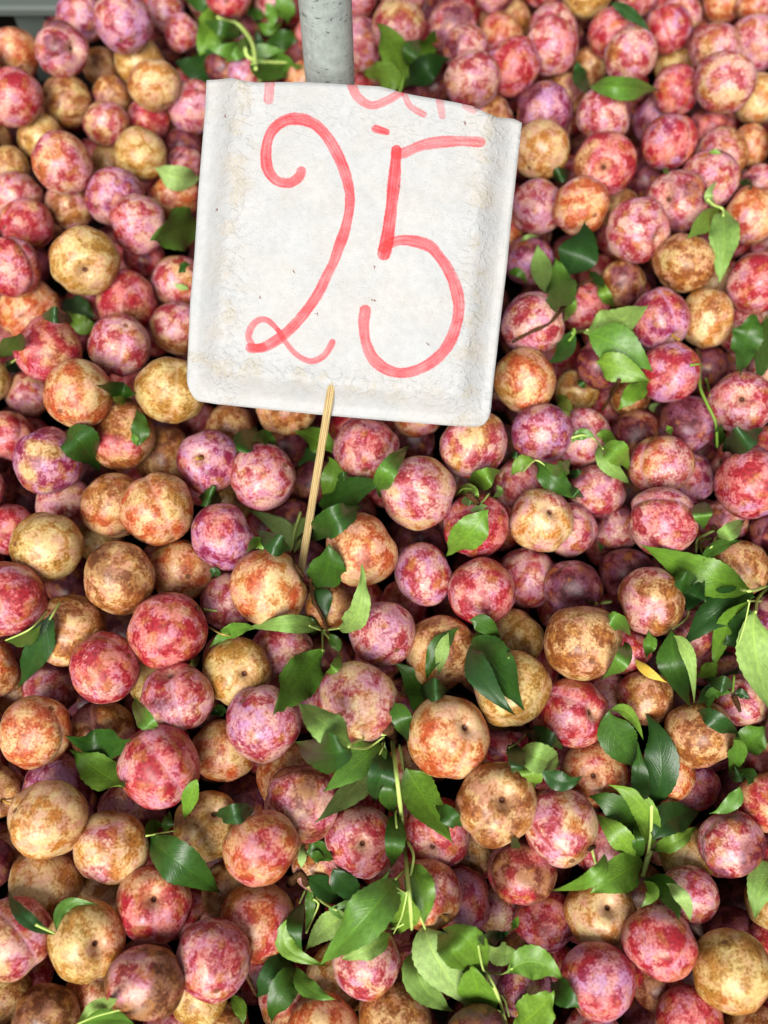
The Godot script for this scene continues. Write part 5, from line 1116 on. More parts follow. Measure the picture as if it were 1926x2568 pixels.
	leaf(Vector3(-54.5, 104.7, -40.3), Vector3(-53.6, 107.3, -48.7), Vector3(-54.8, 97.8, -56.5), 5.3, "l")
	leaf(Vector3(-50.6, 113.5, -48.3), Vector3(-42.0, 116.0, -50.0), Vector3(-31.0, 134.2, -43.2), 14.1, "d")
	leaf(Vector3(-50.4, 93.3, -27.5), Vector3(-49.3, 82.6, -17.3), Vector3(-52.2, 86.1, -1.2), 6.7, "g")
	leaf(Vector3(-48.0, 114.2, -46.4), Vector3(-42.7, 118.4, -46.6), Vector3(-38.4, 124.4, -43.8), 7.0, "d")
	stem([Vector3(-64.0, 79.0, -31.3), Vector3(-57.8, 100.2, -35.8), Vector3(-53.4, 105.1, -36.5), Vector3(-50.4, 101.1, -30.0)], 5.70, "b")
	stem([Vector3(-50.7, 98.1, -30.2), Vector3(-42.5, 78.1, -21.3), Vector3(-30.9, 102.9, -15.0)], 2.24, "p")
	stem([Vector3(-47.0, 88.4, -22.0), Vector3(-43.6, 84.2, -19.2), Vector3(-47.4, 78.0, -10.7), Vector3(-50.9, 89.1, -1.2)], 1.64, "p")
	stem([Vector3(-53.1, 78.1, -28.1), Vector3(-56.9, 78.1, -19.4)], 1.45, "p")
	begin("leaf_sprig", "leaf sprig with five leaves, two plums above right of the photo's bottom edge midpoint", "leaf sprig", "leaf sprigs on the plums", Vector3(34.0, 125.8, -2.0), false)
	leaf(Vector3(34.0, 125.8, -2.0), Vector3(38.3, 183.3, 8.5), Vector3(51.6, 120.6, 20.6), 14.2, "g")
	leaf(Vector3(35.6, 150.7, -2.8), Vector3(49.6, 184.2, 5.4), Vector3(64.5, 77.9, 28.9), 16.3, "g")
	leaf(Vector3(50.5, 157.0, 17.2), Vector3(57.1, 126.3, 33.3), Vector3(61.4, 79.3, 56.1), 23.0, "g")
	leaf(Vector3(47.2, 249.3, 0.8), Vector3(68.0, 124.8, 1.5), Vector3(78.8, 128.5, -2.5), 8.9, "d")
	leaf(Vector3(60.0, 167.1, 5.5), Vector3(73.0, 118.8, 10.8), Vector3(84.1, 126.6, 8.5), 13.5, "l")
	begin("leaf", "dark green leaf, two plums above left of the photo's bottom edge midpoint", "leaf", "loose leaves on the plums", Vector3(-62.3, 77.2, 12.4), true)
	leaf(Vector3(-62.3, 77.2, 12.4), Vector3(-68.8, 106.2, 23.8), Vector3(-81.7, 90.1, 36.2), 19.4, "d")
	begin("leaf", "dark green leaf, two plums left of the photo's bottom edge midpoint", "leaf", "loose leaves on the plums", Vector3(-54.4, 87.5, 20.4), true)
	leaf(Vector3(-54.4, 87.5, 20.4), Vector3(-63.0, 112.7, 32.3), Vector3(-71.0, 94.2, 51.5), 17.1, "d")
	begin("leaf_sprig", "leaf sprig with four leaves, two plums right of the photo's bottom edge midpoint", "leaf sprig", "leaf sprigs on the plums", Vector3(73.0, 77.1, 43.9), false)
	leaf(Vector3(73.0, 77.1, 43.9), Vector3(73.9, 77.7, 49.2), Vector3(77.6, 75.9, 55.5), 7.5, "g")
	leaf(Vector3(74.6, 133.4, 21.2), Vector3(90.6, 135.0, 15.2), Vector3(108.7, 128.6, 24.8), 18.4, "g")
	leaf(Vector3(105.7, 104.3, 27.4), Vector3(107.1, 140.4, 32.6), Vector3(115.6, 141.1, 40.4), 14.1, "d")
	leaf(Vector3(81.7, 90.7, 55.2), Vector3(93.5, 122.8, 41.9), Vector3(100.0, 141.1, 30.9), 21.6, "g")
	stem([Vector3(61.8, 140.7, 21.8), Vector3(67.4, 136.3, 32.0), Vector3(78.3, 80.0, 50.8)], 2.27, "p")
	stem([Vector3(71.6, 103.6, 34.4), Vector3(75.0, 106.8, 36.9), Vector3(78.1, 100.5, 46.8)], 1.54, "p")
	stem([Vector3(68.4, 77.1, 22.5), Vector3(74.0, 104.2, 22.6), Vector3(77.1, 137.5, 18.5)], 1.55, "p")
	stem([Vector3(64.4, 114.1, 21.8), Vector3(57.9, 154.9, 18.0), Vector3(53.1, 184.1, 5.4)], 1.28, "p")
	begin("leaf_sprig", "large sprig of long leaves reaching in from the right edge", "leaf sprig", "leaf sprigs on the plums", Vector3(244.1, 169.0, -209.7), false)
	leaf(Vector3(244.1, 169.0, -209.7), Vector3(225.1, 130.0, -235.6), Vector3(169.6, 181.1, -238.7), 25.6, "g")
	leaf(Vector3(205.1, 149.0, -204.0), Vector3(220.0, 129.8, -220.8), Vector3(206.0, 187.5, -210.1), 14.6, "d")
	leaf(Vector3(243.5, 170.0, -206.4), Vector3(234.9, 126.0, -209.5), Vector3(205.6, 130.3, -183.3), 23.8, "d")
	leaf(Vector3(240.7, 169.9, -202.2), Vector3(238.9, 121.5, -196.3), Vector3(237.0, 91.6, -174.0), 13.7, "g")
	leaf(Vector3(236.7, 104.6, -176.9), Vector3(233.5, 90.8, -175.3), Vector3(228.1, 78.2, -173.8), 10.6, "g")
	leaf(Vector3(240.1, 168.1, -200.6), Vector3(246.3, 130.4, -192.6), Vector3(238.5, 114.1, -188.3), 17.1, "d")
	leaf(Vector3(245.3, 164.7, -196.9), Vector3(252.8, 135.3, -176.0), Vector3(254.5, 143.6, -130.3), 26.0, "l")
	stem([Vector3(296.0, 77.4, -247.4), Vector3(268.6, 123.9, -227.3), Vector3(241.0, 171.9, -208.8), Vector3(239.7, 159.5, -214.2)], 2.60, "p")
	stem([Vector3(295.5, 78.1, -245.3), Vector3(272.5, 106.0, -226.3), Vector3(244.6, 167.4, -195.5)], 2.43, "p")
	stem([Vector3(281.5, 108.0, -223.9), Vector3(271.5, 107.3, -222.6), Vector3(238.7, 172.7, -201.8)], 1.73, "p")
	stem([Vector3(239.8, 172.2, -201.4), Vector3(240.7, 156.2, -191.5), Vector3(240.2, 141.2, -181.9)], 1.03, "p")
	begin("leaf_sprig", "leaf sprig with two leaves, one plum below left of the photo's right edge midpoint", "leaf sprig", "leaf sprigs on the plums", Vector3(225.2, 137.0, -244.7), false)
	leaf(Vector3(225.2, 137.0, -244.7), Vector3(231.9, 155.0, -247.1), Vector3(242.8, 169.6, -245.0), 9.0, "d")
	leaf(Vector3(233.0, 147.8, -256.2), Vector3(235.6, 169.3, -252.8), Vector3(264.3, 121.4, -280.6), 10.8, "l")
	stem([Vector3(251.2, 100.2, -281.9), Vector3(244.2, 91.9, -280.2), Vector3(242.6, 77.9, -281.9), Vector3(241.0, 77.1, -272.0)], 2.13, "p")
	stem([Vector3(251.6, 93.6, -278.2), Vector3(226.1, 153.0, -246.7), Vector3(245.9, 76.8, -277.2)], 1.60, "p")
	stem([Vector3(250.0, 87.9, -279.2), Vector3(244.5, 78.2, -279.2), Vector3(225.0, 140.2, -241.2)], 1.61, "g")
	stem([Vector3(247.8, 100.8, -284.1), Vector3(252.2, 99.9, -279.5)], 4.65, "b")
	begin("leaf", "long narrow dark green leaf, two plums above the curled yellow leaf", "leaf", "loose leaves on the plums", Vector3(203.4, 136.4, -233.4), true)
	leaf(Vector3(203.4, 136.4, -233.4), Vector3(207.0, 149.8, -221.9), Vector3(243.1, 65.4, -247.1), 14.8, "D")
	begin("leaf_sprig", "leaf sprig with two leaves, one plum above right of the curled yellow leaf", "leaf sprig", "leaf sprigs on the plums", Vector3(189.7, 161.5, -184.7), false)
	leaf(Vector3(189.7, 161.5, -184.7), Vector3(204.3, 111.8, -173.4), Vector3(201.0, 147.6, -136.1), 22.6, "d")
	leaf(Vector3(187.7, 171.8, -178.6), Vector3(206.6, 137.7, -172.1), Vector3(207.0, 134.5, -142.5), 8.5, "l")
	stem([Vector3(195.6, 143.8, -190.9), Vector3(217.9, 105.6, -210.1), Vector3(221.0, 103.5, -216.6)], 1.53, "p")
	begin("leaf", "curled yellow leaf, one plum above left of the curled yellow leaf", "leaf", "loose leaves on the plums", Vector3(176.1, 112.1, -178.3), true)
	leaf(Vector3(176.1, 112.1, -178.3), Vector3(181.9, 121.3, -167.2), Vector3(194.0, 122.6, -159.3), 6.7, "y")
	begin("leaf", "green leaf, one plum above the curled yellow leaf", "leaf", "loose leaves on the plums", Vector3(177.7, 150.8, -186.7), true)
	leaf(Vector3(177.7, 150.8, -186.7), Vector3(185.1, 122.8, -185.9), Vector3(178.0, 134.3, -172.5), 9.3, "g")
	begin("leaf", "long narrow green leaf, one plum above left of the curled yellow leaf", "leaf", "loose leaves on the plums", Vector3(146.5, 167.8, -194.4), true)
	leaf(Vector3(146.5, 167.8, -194.4), Vector3(153.0, 170.2, -187.9), Vector3(174.1, 113.5, -195.2), 10.4, "g")
	begin("leaf", "green leaf, one plum left of the curled yellow leaf", "leaf", "loose leaves on the plums", Vector3(166.3, 125.4, -186.9), true)
	leaf(Vector3(166.3, 125.4, -186.9), Vector3(150.1, 180.3, -159.0), Vector3(150.7, 108.4, -164.1), 9.9, "g")
	begin("leaf_sprig", "upright sprig of broad glossy leaves among the plums near the bottom right", "leaf sprig", "leaf sprigs on the plums", Vector3(147.2, 148.6, -134.4), false)
	leaf(Vector3(147.2, 148.6, -134.4), Vector3(155.1, 131.4, -119.5), Vector3(176.2, 110.3, -101.7), 23.3, "d")
	leaf(Vector3(147.1, 151.2, -133.8), Vector3(161.7, 139.8, -134.1), Vector3(176.2, 113.1, -121.8), 8.0, "g")
	leaf(Vector3(183.9, 88.2, -78.2), Vector3(184.2, 123.9, -106.7), Vector3(179.1, 117.1, -138.8), 21.5, "d")
	leaf(Vector3(176.9, 86.0, -61.2), Vector3(153.7, 123.6, -75.2), Vector3(135.1, 119.7, -84.5), 21.1, "d")
	leaf(Vector3(181.9, 77.2, -52.9), Vector3(167.9, 127.6, -75.8), Vector3(145.0, 133.0, -89.6), 15.4, "g")
	leaf(Vector3(166.3, 98.7, -47.4), Vector3(149.3, 132.2, -58.2), Vector3(139.9, 113.9, -73.1), 14.7, "g")
	leaf(Vector3(173.1, 81.5, -47.6), Vector3(162.9, 127.1, -54.8), Vector3(165.1, 109.1, -65.1), 7.7, "d")
	leaf(Vector3(162.5, 156.1, -78.1), Vector3(167.8, 127.8, -95.2), Vector3(164.1, 147.0, -113.9), 11.8, "d")
	leaf(Vector3(175.8, 113.9, -57.4), Vector3(189.4, 112.1, -70.6), Vector3(219.7, 80.2, -79.0), 20.9, "d")
	leaf(Vector3(183.2, 78.6, -53.8), Vector3(188.2, 117.9, -55.6), Vector3(212.0, 92.5, -67.6), 10.3, "g")
	leaf(Vector3(174.5, 83.5, -45.5), Vector3(147.6, 129.8, -34.3), Vector3(128.1, 135.0, -23.9), 21.4, "g")
	leaf(Vector3(174.3, 86.0, -35.5), Vector3(175.6, 137.5, -24.9), Vector3(173.0, 164.5, -7.6), 14.2, "d")
	leaf(Vector3(173.3, 146.1, -28.5), Vector3(176.7, 166.0, -19.6), Vector3(189.9, 129.8, -7.5), 8.1, "l")
	leaf(Vector3(165.3, 119.6, -31.5), Vector3(165.4, 139.8, -23.9), Vector3(156.9, 139.9, -15.5), 7.9, "g")
	stem([Vector3(180.8, 83.7, -53.4), Vector3(178.1, 80.5, -44.7), Vector3(173.9, 83.6, -36.1)], 4.18, "p")
	stem([Vector3(172.6, 131.2, -77.3), Vector3(175.0, 113.1, -61.8), Vector3(178.1, 87.1, -50.2)], 2.44, "p")
	begin("leaf", "green leaf, two plums below right of the curled yellow leaf", "leaf", "loose leaves on the plums", Vector3(252.8, 81.9, -117.6), true)
	leaf(Vector3(252.8, 81.9, -117.6), Vector3(254.9, 101.5, -124.9), Vector3(264.6, 115.3, -130.7), 20.6, "g")
	begin("leaf", "long narrow green leaf, two plums below right of the curled yellow leaf", "leaf", "loose leaves on the plums", Vector3(222.2, 158.3, -114.2), true)
	leaf(Vector3(222.2, 158.3, -114.2), Vector3(233.8, 126.6, -109.3), Vector3(240.4, 84.2, -103.4), 11.6, "g")
	begin("leaf_sprig", "leaf sprig with six leaves, one plum right of the curled yellow leaf", "leaf sprig", "leaf sprigs on the plums", Vector3(231.7, 137.8, -150.0), false)
	leaf(Vector3(231.7, 137.8, -150.0), Vector3(224.4, 122.7, -153.4), Vector3(201.8, 157.1, -136.6), 10.6, "d")
	leaf(Vector3(230.8, 138.6, -148.8), Vector3(219.3, 133.6, -147.8), Vector3(213.1, 148.7, -131.3), 7.8, "g")
	leaf(Vector3(236.4, 127.1, -155.1), Vector3(220.8, 150.7, -152.2), Vector3(227.7, 98.1, -167.9), 10.1, "d")
	leaf(Vector3(207.4, 138.1, -137.0), Vector3(216.2, 154.1, -125.3), Vector3(245.3, 104.5, -124.4), 11.5, "D")
	leaf(Vector3(246.7, 104.8, -166.3), Vector3(251.5, 83.0, -183.0), Vector3(249.8, 69.0, -197.2), 13.6, "D")
	leaf(Vector3(240.5, 120.6, -150.7), Vector3(244.0, 122.9, -151.3), Vector3(249.2, 123.0, -147.0), 6.3, "d")
	stem([Vector3(238.9, 122.1, -150.4), Vector3(242.6, 119.2, -139.9)], 3.58, "b")
	stem([Vector3(242.4, 117.7, -165.4), Vector3(239.1, 119.5, -153.1)], 1.70, "g")
	begin("leaf_sprig", "leaf sprig with five leaves, three plums right of the drooping sprig's top", "leaf sprig", "leaf sprigs on the plums", Vector3(102.3, 76.9, -132.6), false)
	leaf(Vector3(102.3, 76.9, -132.6), Vector3(105.1, 144.2, -117.2), Vector3(119.5, 118.9, -114.6), 13.3, "d")
	leaf(Vector3(94.6, 84.8, -120.4), Vector3(90.5, 168.6, -94.9), Vector3(98.5, 128.9, -88.1), 15.7, "g")
	leaf(Vector3(88.7, 144.2, -110.3), Vector3(94.3, 188.8, -97.3), Vector3(125.6, 77.2, -110.9), 16.9, "l")
	leaf(Vector3(89.6, 91.4, -123.5), Vector3(80.3, 183.3, -98.2), Vector3(78.5, 179.2, -89.7), 12.0, "d")
	leaf(Vector3(96.5, 177.9, -91.8), Vector3(109.2, 172.8, -86.1), Vector3(119.3, 183.8, -87.7), 11.3, "d")
	stem([Vector3(81.3, 139.8, -112.1), Vector3(89.7, 115.0, -119.4), Vector3(101.3, 79.6, -132.1)], 1.47, "p")
	begin("leaf", "dark green leaf, three plums above the curled yellow leaf", "leaf", "loose leaves on the plums", Vector3(170.9, 82.1, -291.8), true)
	leaf(Vector3(170.9, 82.1, -291.8), Vector3(170.3, 75.8, -284.0), Vector3(169.2, 65.5, -276.1), 7.5, "D")
	begin("leaf_sprig", "leaf sprig with one leaf, one plum left of the upright leafy sprig's base", "leaf sprig", "leaf sprigs on the plums", Vector3(134.7, 155.0, -45.4), false)
	leaf(Vector3(134.7, 155.0, -45.4), Vector3(123.2, 164.5, -30.8), Vector3(104.6, 120.6, -26.0), 8.9, "g")
	stem([Vector3(129.9, 140.4, -50.1), Vector3(137.6, 112.0, -41.6)], 1.97, "p")
	stem([Vector3(126.4, 146.0, -49.6), Vector3(131.5, 139.7, -51.0)], 3.85, "b")
	stem([Vector3(115.9, 135.8, -40.5), Vector3(124.3, 139.4, -44.8)], 1.35, "p")
	begin("leaf_sprig", "leaf sprig with three leaves, two plums above right of the upright leafy sprig's base", "leaf sprig", "leaf sprigs on the plums", Vector3(229.9, 134.3, -88.0), false)
	leaf(Vector3(229.9, 134.3, -88.0), Vector3(223.5, 132.7, -78.0), Vector3(209.5, 129.9, -71.9), 9.5, "g")
	leaf(Vector3(253.6, 82.6, -109.1), Vector3(238.4, 111.8, -99.5), Vector3(238.3, 86.8, -102.1), 10.2, "d")
	leaf(Vector3(240.7, 112.4, -102.5), Vector3(242.0, 121.4, -97.1), Vector3(236.6, 128.5, -89.7), 8.8, "d")
	begin("leaf", "pale green leaf, two plums right of the upright leafy sprig's base", "leaf", "loose leaves on the plums", Vector3(260.3, 103.2, -40.4), true)
	leaf(Vector3(260.3, 103.2, -40.4), Vector3(239.7, 123.8, -29.1), Vector3(234.2, 117.2, -9.3), 19.9, "l")
	begin("leaf", "long narrow dark green leaf, two plums left of the upright leafy sprig's base", "leaf", "loose leaves on the plums", Vector3(74.6, 180.9, -53.0), true)
	leaf(Vector3(74.6, 180.9, -53.0), Vector3(81.2, 148.4, -52.2), Vector3(85.6, 133.8, -50.6), 5.8, "d")
	begin("leaf", "small green leaf, two plums left of the upright leafy sprig's base", "leaf", "loose leaves on the plums", Vector3(83.3, 129.2, -10.9), true)
	leaf(Vector3(83.3, 129.2, -10.9), Vector3(83.2, 112.6, -6.6), Vector3(77.9, 131.3, -2.5), 4.5, "g")
	begin("leaf", "dark green leaf, three plums above the red plum with round hole", "leaf", "loose leaves on the plums", Vector3(-156.6, 175.8, -111.6), true)
	leaf(Vector3(-156.6, 175.8, -111.6), Vector3(-191.0, 118.4, -118.8), Vector3(-205.1, 148.6, -118.1), 19.8, "d")
	begin("leaf", "green leaf, two plums above left of the red plum with round hole", "leaf", "loose leaves on the plums", Vector3(-159.5, 169.2, -83.3), true)
	leaf(Vector3(-159.5, 169.2, -83.3), Vector3(-190.2, 125.2, -100.6), Vector3(-207.9, 129.8, -112.9), 21.4, "g")
	begin("leaf_sprig", "leaf sprig with two leaves, two plums below the photo's left edge midpoint", "leaf sprig", "leaf sprigs on the plums", Vector3(-222.9, 155.9, -197.5), false)
	leaf(Vector3(-222.9, 155.9, -197.5), Vector3(-233.7, 140.2, -179.0), Vector3(-263.5, 87.3, -163.7), 18.2, "d")
	leaf(Vector3(-214.8, 194.9, -178.5), Vector3(-244.0, 142.6, -183.7), Vector3(-268.0, 111.8, -192.1), 9.7, "d")
	stem([Vector3(-221.4, 146.7, -208.6), Vector3(-220.4, 157.9, -198.5), Vector3(-222.6, 158.6, -192.9)], 1.87, "p")
	stem([Vector3(-229.2, 146.4, -202.6), Vector3(-228.7, 173.1, -182.8), Vector3(-257.3, 139.2, -184.4)], 1.45, "p")
	begin("leaf", "long narrow green leaf, three plums above the red plum with round hole", "leaf", "loose leaves on the plums", Vector3(-142.1, 170.9, -119.6), true)
	leaf(Vector3(-142.1, 170.9, -119.6), Vector3(-150.2, 174.0, -125.2), Vector3(-171.0, 120.4, -150.6), 10.6, "g")
	begin("leaf", "long narrow dark green leaf, three plums left of the drooping sprig's top", "leaf", "loose leaves on the plums", Vector3(-101.5, 147.0, -133.2), true)
	leaf(Vector3(-101.5, 147.0, -133.2), Vector3(-115.0, 102.4, -143.9), Vector3(-119.0, 115.6, -138.0), 8.0, "d")
	begin("leaf", "long narrow dark green leaf, two plums below left of the stick's foot", "leaf", "loose leaves on the plums", Vector3(-121.4, 186.3, -155.5), true)
	leaf(Vector3(-121.4, 186.3, -155.5), Vector3(-129.7, 126.6, -172.9), Vector3(-132.7, 93.0, -185.2), 5.8, "D")
	begin("leaf", "small dark green leaf, two plums left of the stick's foot", "leaf", "loose leaves on the plums", Vector3(-122.8, 133.3, -235.6), true)
	leaf(Vector3(-122.8, 133.3, -235.6), Vector3(-118.7, 134.9, -234.5), Vector3(-118.3, 125.2, -234.4), 6.7, "d")
	begin("leaf", "long narrow green leaf, two plums above the red plum with round hole", "leaf", "loose leaves on the plums", Vector3(-116.2, 162.8, -88.8), true)
	leaf(Vector3(-116.2, 162.8, -88.8), Vector3(-123.0, 147.0, -78.3), Vector3(-129.2, 123.7, -69.2), 9.9, "g")
	begin("leaf_sprig", "leaf sprig with four leaves, one plum above the red plum with round hole", "leaf sprig", "leaf sprigs on the plums", Vector3(-152.7, 129.6, -57.9), false)
	leaf(Vector3(-152.7, 129.6, -57.9), Vector3(-153.3, 106.6, -65.3), Vector3(-150.2, 93.5, -68.5), 10.9, "g")
	leaf(Vector3(-154.9, 110.6, -58.1), Vector3(-127.1, 148.2, -41.4), Vector3(-106.4, 99.2, -25.6), 23.6, "D")
	leaf(Vector3(-146.8, 102.4, -63.2), Vector3(-142.8, 109.6, -68.9), Vector3(-145.5, 99.4, -76.9), 7.5, "d")
	leaf(Vector3(-149.9, 137.5, -51.7), Vector3(-154.9, 89.4, -54.0), Vector3(-146.5, 98.5, -52.8), 4.8, "l")
	stem([Vector3(-152.9, 125.9, -56.4), Vector3(-151.2, 104.8, -48.9), Vector3(-150.4, 76.8, -44.4)], 1.53, "b")
	stem([Vector3(-151.6, 132.4, -58.1), Vector3(-136.0, 116.0, -63.0)], 1.19, "p")
	begin("leaf", "dark green leaf, two plums above right of the red plum with round hole", "leaf", "loose leaves on the plums", Vector3(-81.8, 148.1, -73.9), true)
	leaf(Vector3(-81.8, 148.1, -73.9), Vector3(-89.7, 182.0, -66.1), Vector3(-109.6, 132.2, -72.4), 11.4, "d")
	begin("leaf_sprig", "leaf sprig with two leaves, two plums left of the red plum with round hole", "leaf sprig", "leaf sprigs on the plums", Vector3(-196.2, 153.4, -0.3), false)
	leaf(Vector3(-196.2, 153.4, -0.3), Vector3(-210.6, 169.3, -10.2), Vector3(-231.4, 139.5, -25.3), 7.9, "d")
	leaf(Vector3(-194.5, 155.0, -2.0), Vector3(-191.6, 150.8, -16.6), Vector3(-173.7, 147.4, -16.8), 7.0, "g")
	stem([Vector3(-202.1, 171.3, -5.6), Vector3(-193.0, 162.5, -0.9)], 1.62, "p")
	begin("leaf", "long narrow pale green leaf, two plums right of the photo's bottom left corner", "leaf", "loose leaves on the plums", Vector3(-183.7, 126.3, 48.7), true)
	leaf(Vector3(-183.7, 126.3, 48.7), Vector3(-171.9, 126.9, 40.8), Vector3(-145.1, 190.8, 32.0), 10.9, "l")
	begin("leaf", "long narrow green leaf, two plums right of the photo's bottom left corner", "leaf", "loose leaves on the plums", Vector3(-182.1, 126.8, 49.1), true)
	leaf(Vector3(-182.1, 126.8, 49.1), Vector3(-160.8, 147.1, 44.8), Vector3(-140.8, 166.7, 46.2), 10.0, "g")
	begin("leaf", "green leaf, three plums below right of the red plum with round hole", "leaf", "loose leaves on the plums", Vector3(-99.7, 77.1, 36.2), true)
	leaf(Vector3(-99.7, 77.1, 36.2), Vector3(-91.2, 88.9, 44.0), Vector3(-89.5, 90.6, 52.7), 8.4, "g")
	begin("twig", "bare brown twig, two plums below right of the brown forked twig", "twig", "bare twigs and stalks", Vector3(178.1, 141.4, -386.6), true)
	stem([Vector3(178.1, 141.4, -386.6), Vector3(183.4, 91.4, -401.0), Vector3(178.3, 77.0, -395.5)], 3.19, "b")
	begin("twig", "thin pale green stalk, three plums above the photo's left edge midpoint", "twig", "bare twigs and stalks", Vector3(-317.0, 79.3, -436.6), true)
	stem([Vector3(-317.0, 79.3, -436.6), Vector3(-312.1, 81.0, -437.8), Vector3(-276.4, 152.2, -398.6)], 1.74, "p")
	begin("twig", "bare brown twig, one plum above the drooping sprig's top", "twig", "bare twigs and stalks", Vector3(16.4, 79.5, -168.4), true)
	stem([Vector3(16.4, 79.5, -168.4), Vector3(13.5, 78.9, -160.0)], 6.28, "b")
	begin("twig", "bare brown twig, two plums right of the drooping sprig's top", "twig", "bare twigs and stalks", Vector3(75.0, 81.0, -137.9), true)
	stem([Vector3(75.0, 81.0, -137.9), Vector3(84.5, 84.2, -135.6), Vector3(91.1, 83.6, -135.2), Vector3(102.3, 118.0, -127.3)], 4.78, "b")
	begin("twig", "thin pale green stalk, two plums right of the photo's bottom left corner", "twig", "bare twigs and stalks", Vector3(-182.6, 131.8, 48.8), true)
	stem([Vector3(-182.6, 131.8, 48.8), Vector3(-167.9, 147.9, 43.6), Vector3(-152.0, 157.7, 39.7)], 1.17, "p")
	begin("twig", "bare brown twig, two plums below right of the red plum with round hole", "twig", "bare twigs and stalks", Vector3(-84.1, 126.9, 22.3), true)
	stem([Vector3(-84.1, 126.9, 22.3), Vector3(-81.1, 96.3, 34.8)], 2.49, "b")
	begin("twig", "bare brown twig, two plums above left of the curled yellow leaf", "twig", "bare twigs and stalks", Vector3(145.0, 121.6, -218.3), true)
	stem([Vector3(145.0, 121.6, -218.3), Vector3(149.4, 117.8, -217.4)], 4.39, "b")
	begin("twig", "thin pale green stalk, one plum above left of the curled yellow leaf", "twig", "bare twigs and stalks", Vector3(149.6, 116.1, -217.9), true)
	stem([Vector3(149.6, 116.1, -217.9), Vector3(171.5, 77.4, -232.0)], 2.72, "p")
	begin("twig", "bare brown twig, two plums below left of the stick's foot", "twig", "bare twigs and stalks", Vector3(-126.8, 149.8, -203.4), true)
	stem([Vector3(-126.8, 149.8, -203.4), Vector3(-132.1, 102.9, -217.7)], 4.33, "b")
	begin("twig", "thin pale green stalk, two plums below left of the stick's foot", "twig", "bare twigs and stalks", Vector3(-130.7, 110.0, -215.4), true)
	stem([Vector3(-130.7, 110.0, -215.4), Vector3(-119.4, 113.9, -213.3)], 1.99, "p")
	begin("twig", "dry straw-coloured stalk, two plums below left of the stick's foot", "twig", "bare twigs and stalks", Vector3(-133.2, 77.3, -213.3), true)
	stem([Vector3(-133.2, 77.3, -213.3), Vector3(-112.2, 140.4, -189.2), Vector3(-105.4, 142.8, -186.9), Vector3(-98.6, 76.8, -202.1)], 1.32, "y")

# ---------------------------------------------------------------- stall and pole
func bevel_box(size: Vector3, bev: float) -> ArrayMesh:
	var st := SurfaceTool.new()
	st.begin(Mesh.PRIMITIVE_TRIANGLES)
	var h := size * 0.5
	var ring := func(y: float, inset: float) -> Array:
		var x := h.x - inset
		var z := h.z - inset
		return [Vector3(-x, y, -z), Vector3(x, y, -z), Vector3(x, y, z), Vector3(-x, y, z)]
	var rings := [ring.call(-h.y, bev), ring.call(-h.y + bev, 0.0), ring.call(h.y - bev, 0.0), ring.call(h.y, bev)]
	for k in 3:
		for i in 4:
			var a: Vector3 = rings[k][i]
			var b: Vector3 = rings[k][(i + 1) % 4]
			var c: Vector3 = rings[k + 1][i]
			var d: Vector3 = rings[k + 1][(i + 1) % 4]
			for v in [a, c, b, b, c, d]:
				st.set_smooth_group(-1)
				st.add_vertex(v)
	for v in [0, 1, 2, 0, 2, 3]:
		st.add_vertex(rings[3][v])
	for v in [0, 2, 1, 0, 3, 2]:
		st.add_vertex(rings[0][v])
	st.generate_normals()
	return st.commit()

func make_stall():
	var wood := plain(srgb(26, 21, 18), 0.9, 0.1)
	var table := Node3D.new()
	table.name = "stall_table"
	add_child(table)
	tag(table, "dark wooden stall table under the heap of plums", "", "", "structure")
	for k in 8:
		var b := part("plank", bevel_box(Vector3(1.5, 0.022, 0.163), 0.002), wood, table)
		b.position = Vector3(0, -0.013 - 0.0006 * (k % 3), -1.08 + 0.166 * k)
	# the pale edge of the tray behind the heap, blurred at the top of the photograph
	var pale := plain(srgb(78, 86, 82), 0.65)
	var rail := Node3D.new()
	rail.name = "stall_rail"
	add_child(rail)
	rail.position = Vector3(-0.57, 0.0, -0.854)
	tag(rail, "pale grey-green board edge of the stall behind the plums", "stall rail")
	var top := part("rail_board", bevel_box(Vector3(0.56, 0.012, 0.075), 0.003), pale, rail)
	top.position = Vector3(0, 0.102, 0)
	for s in [-1.0, 1.0]:
		var l := part("leg", bevel_box(Vector3(0.03, 0.094, 0.05), 0.002), pale, rail)
		l.position = Vector3(0.22 * s, 0.0475, -0.005)

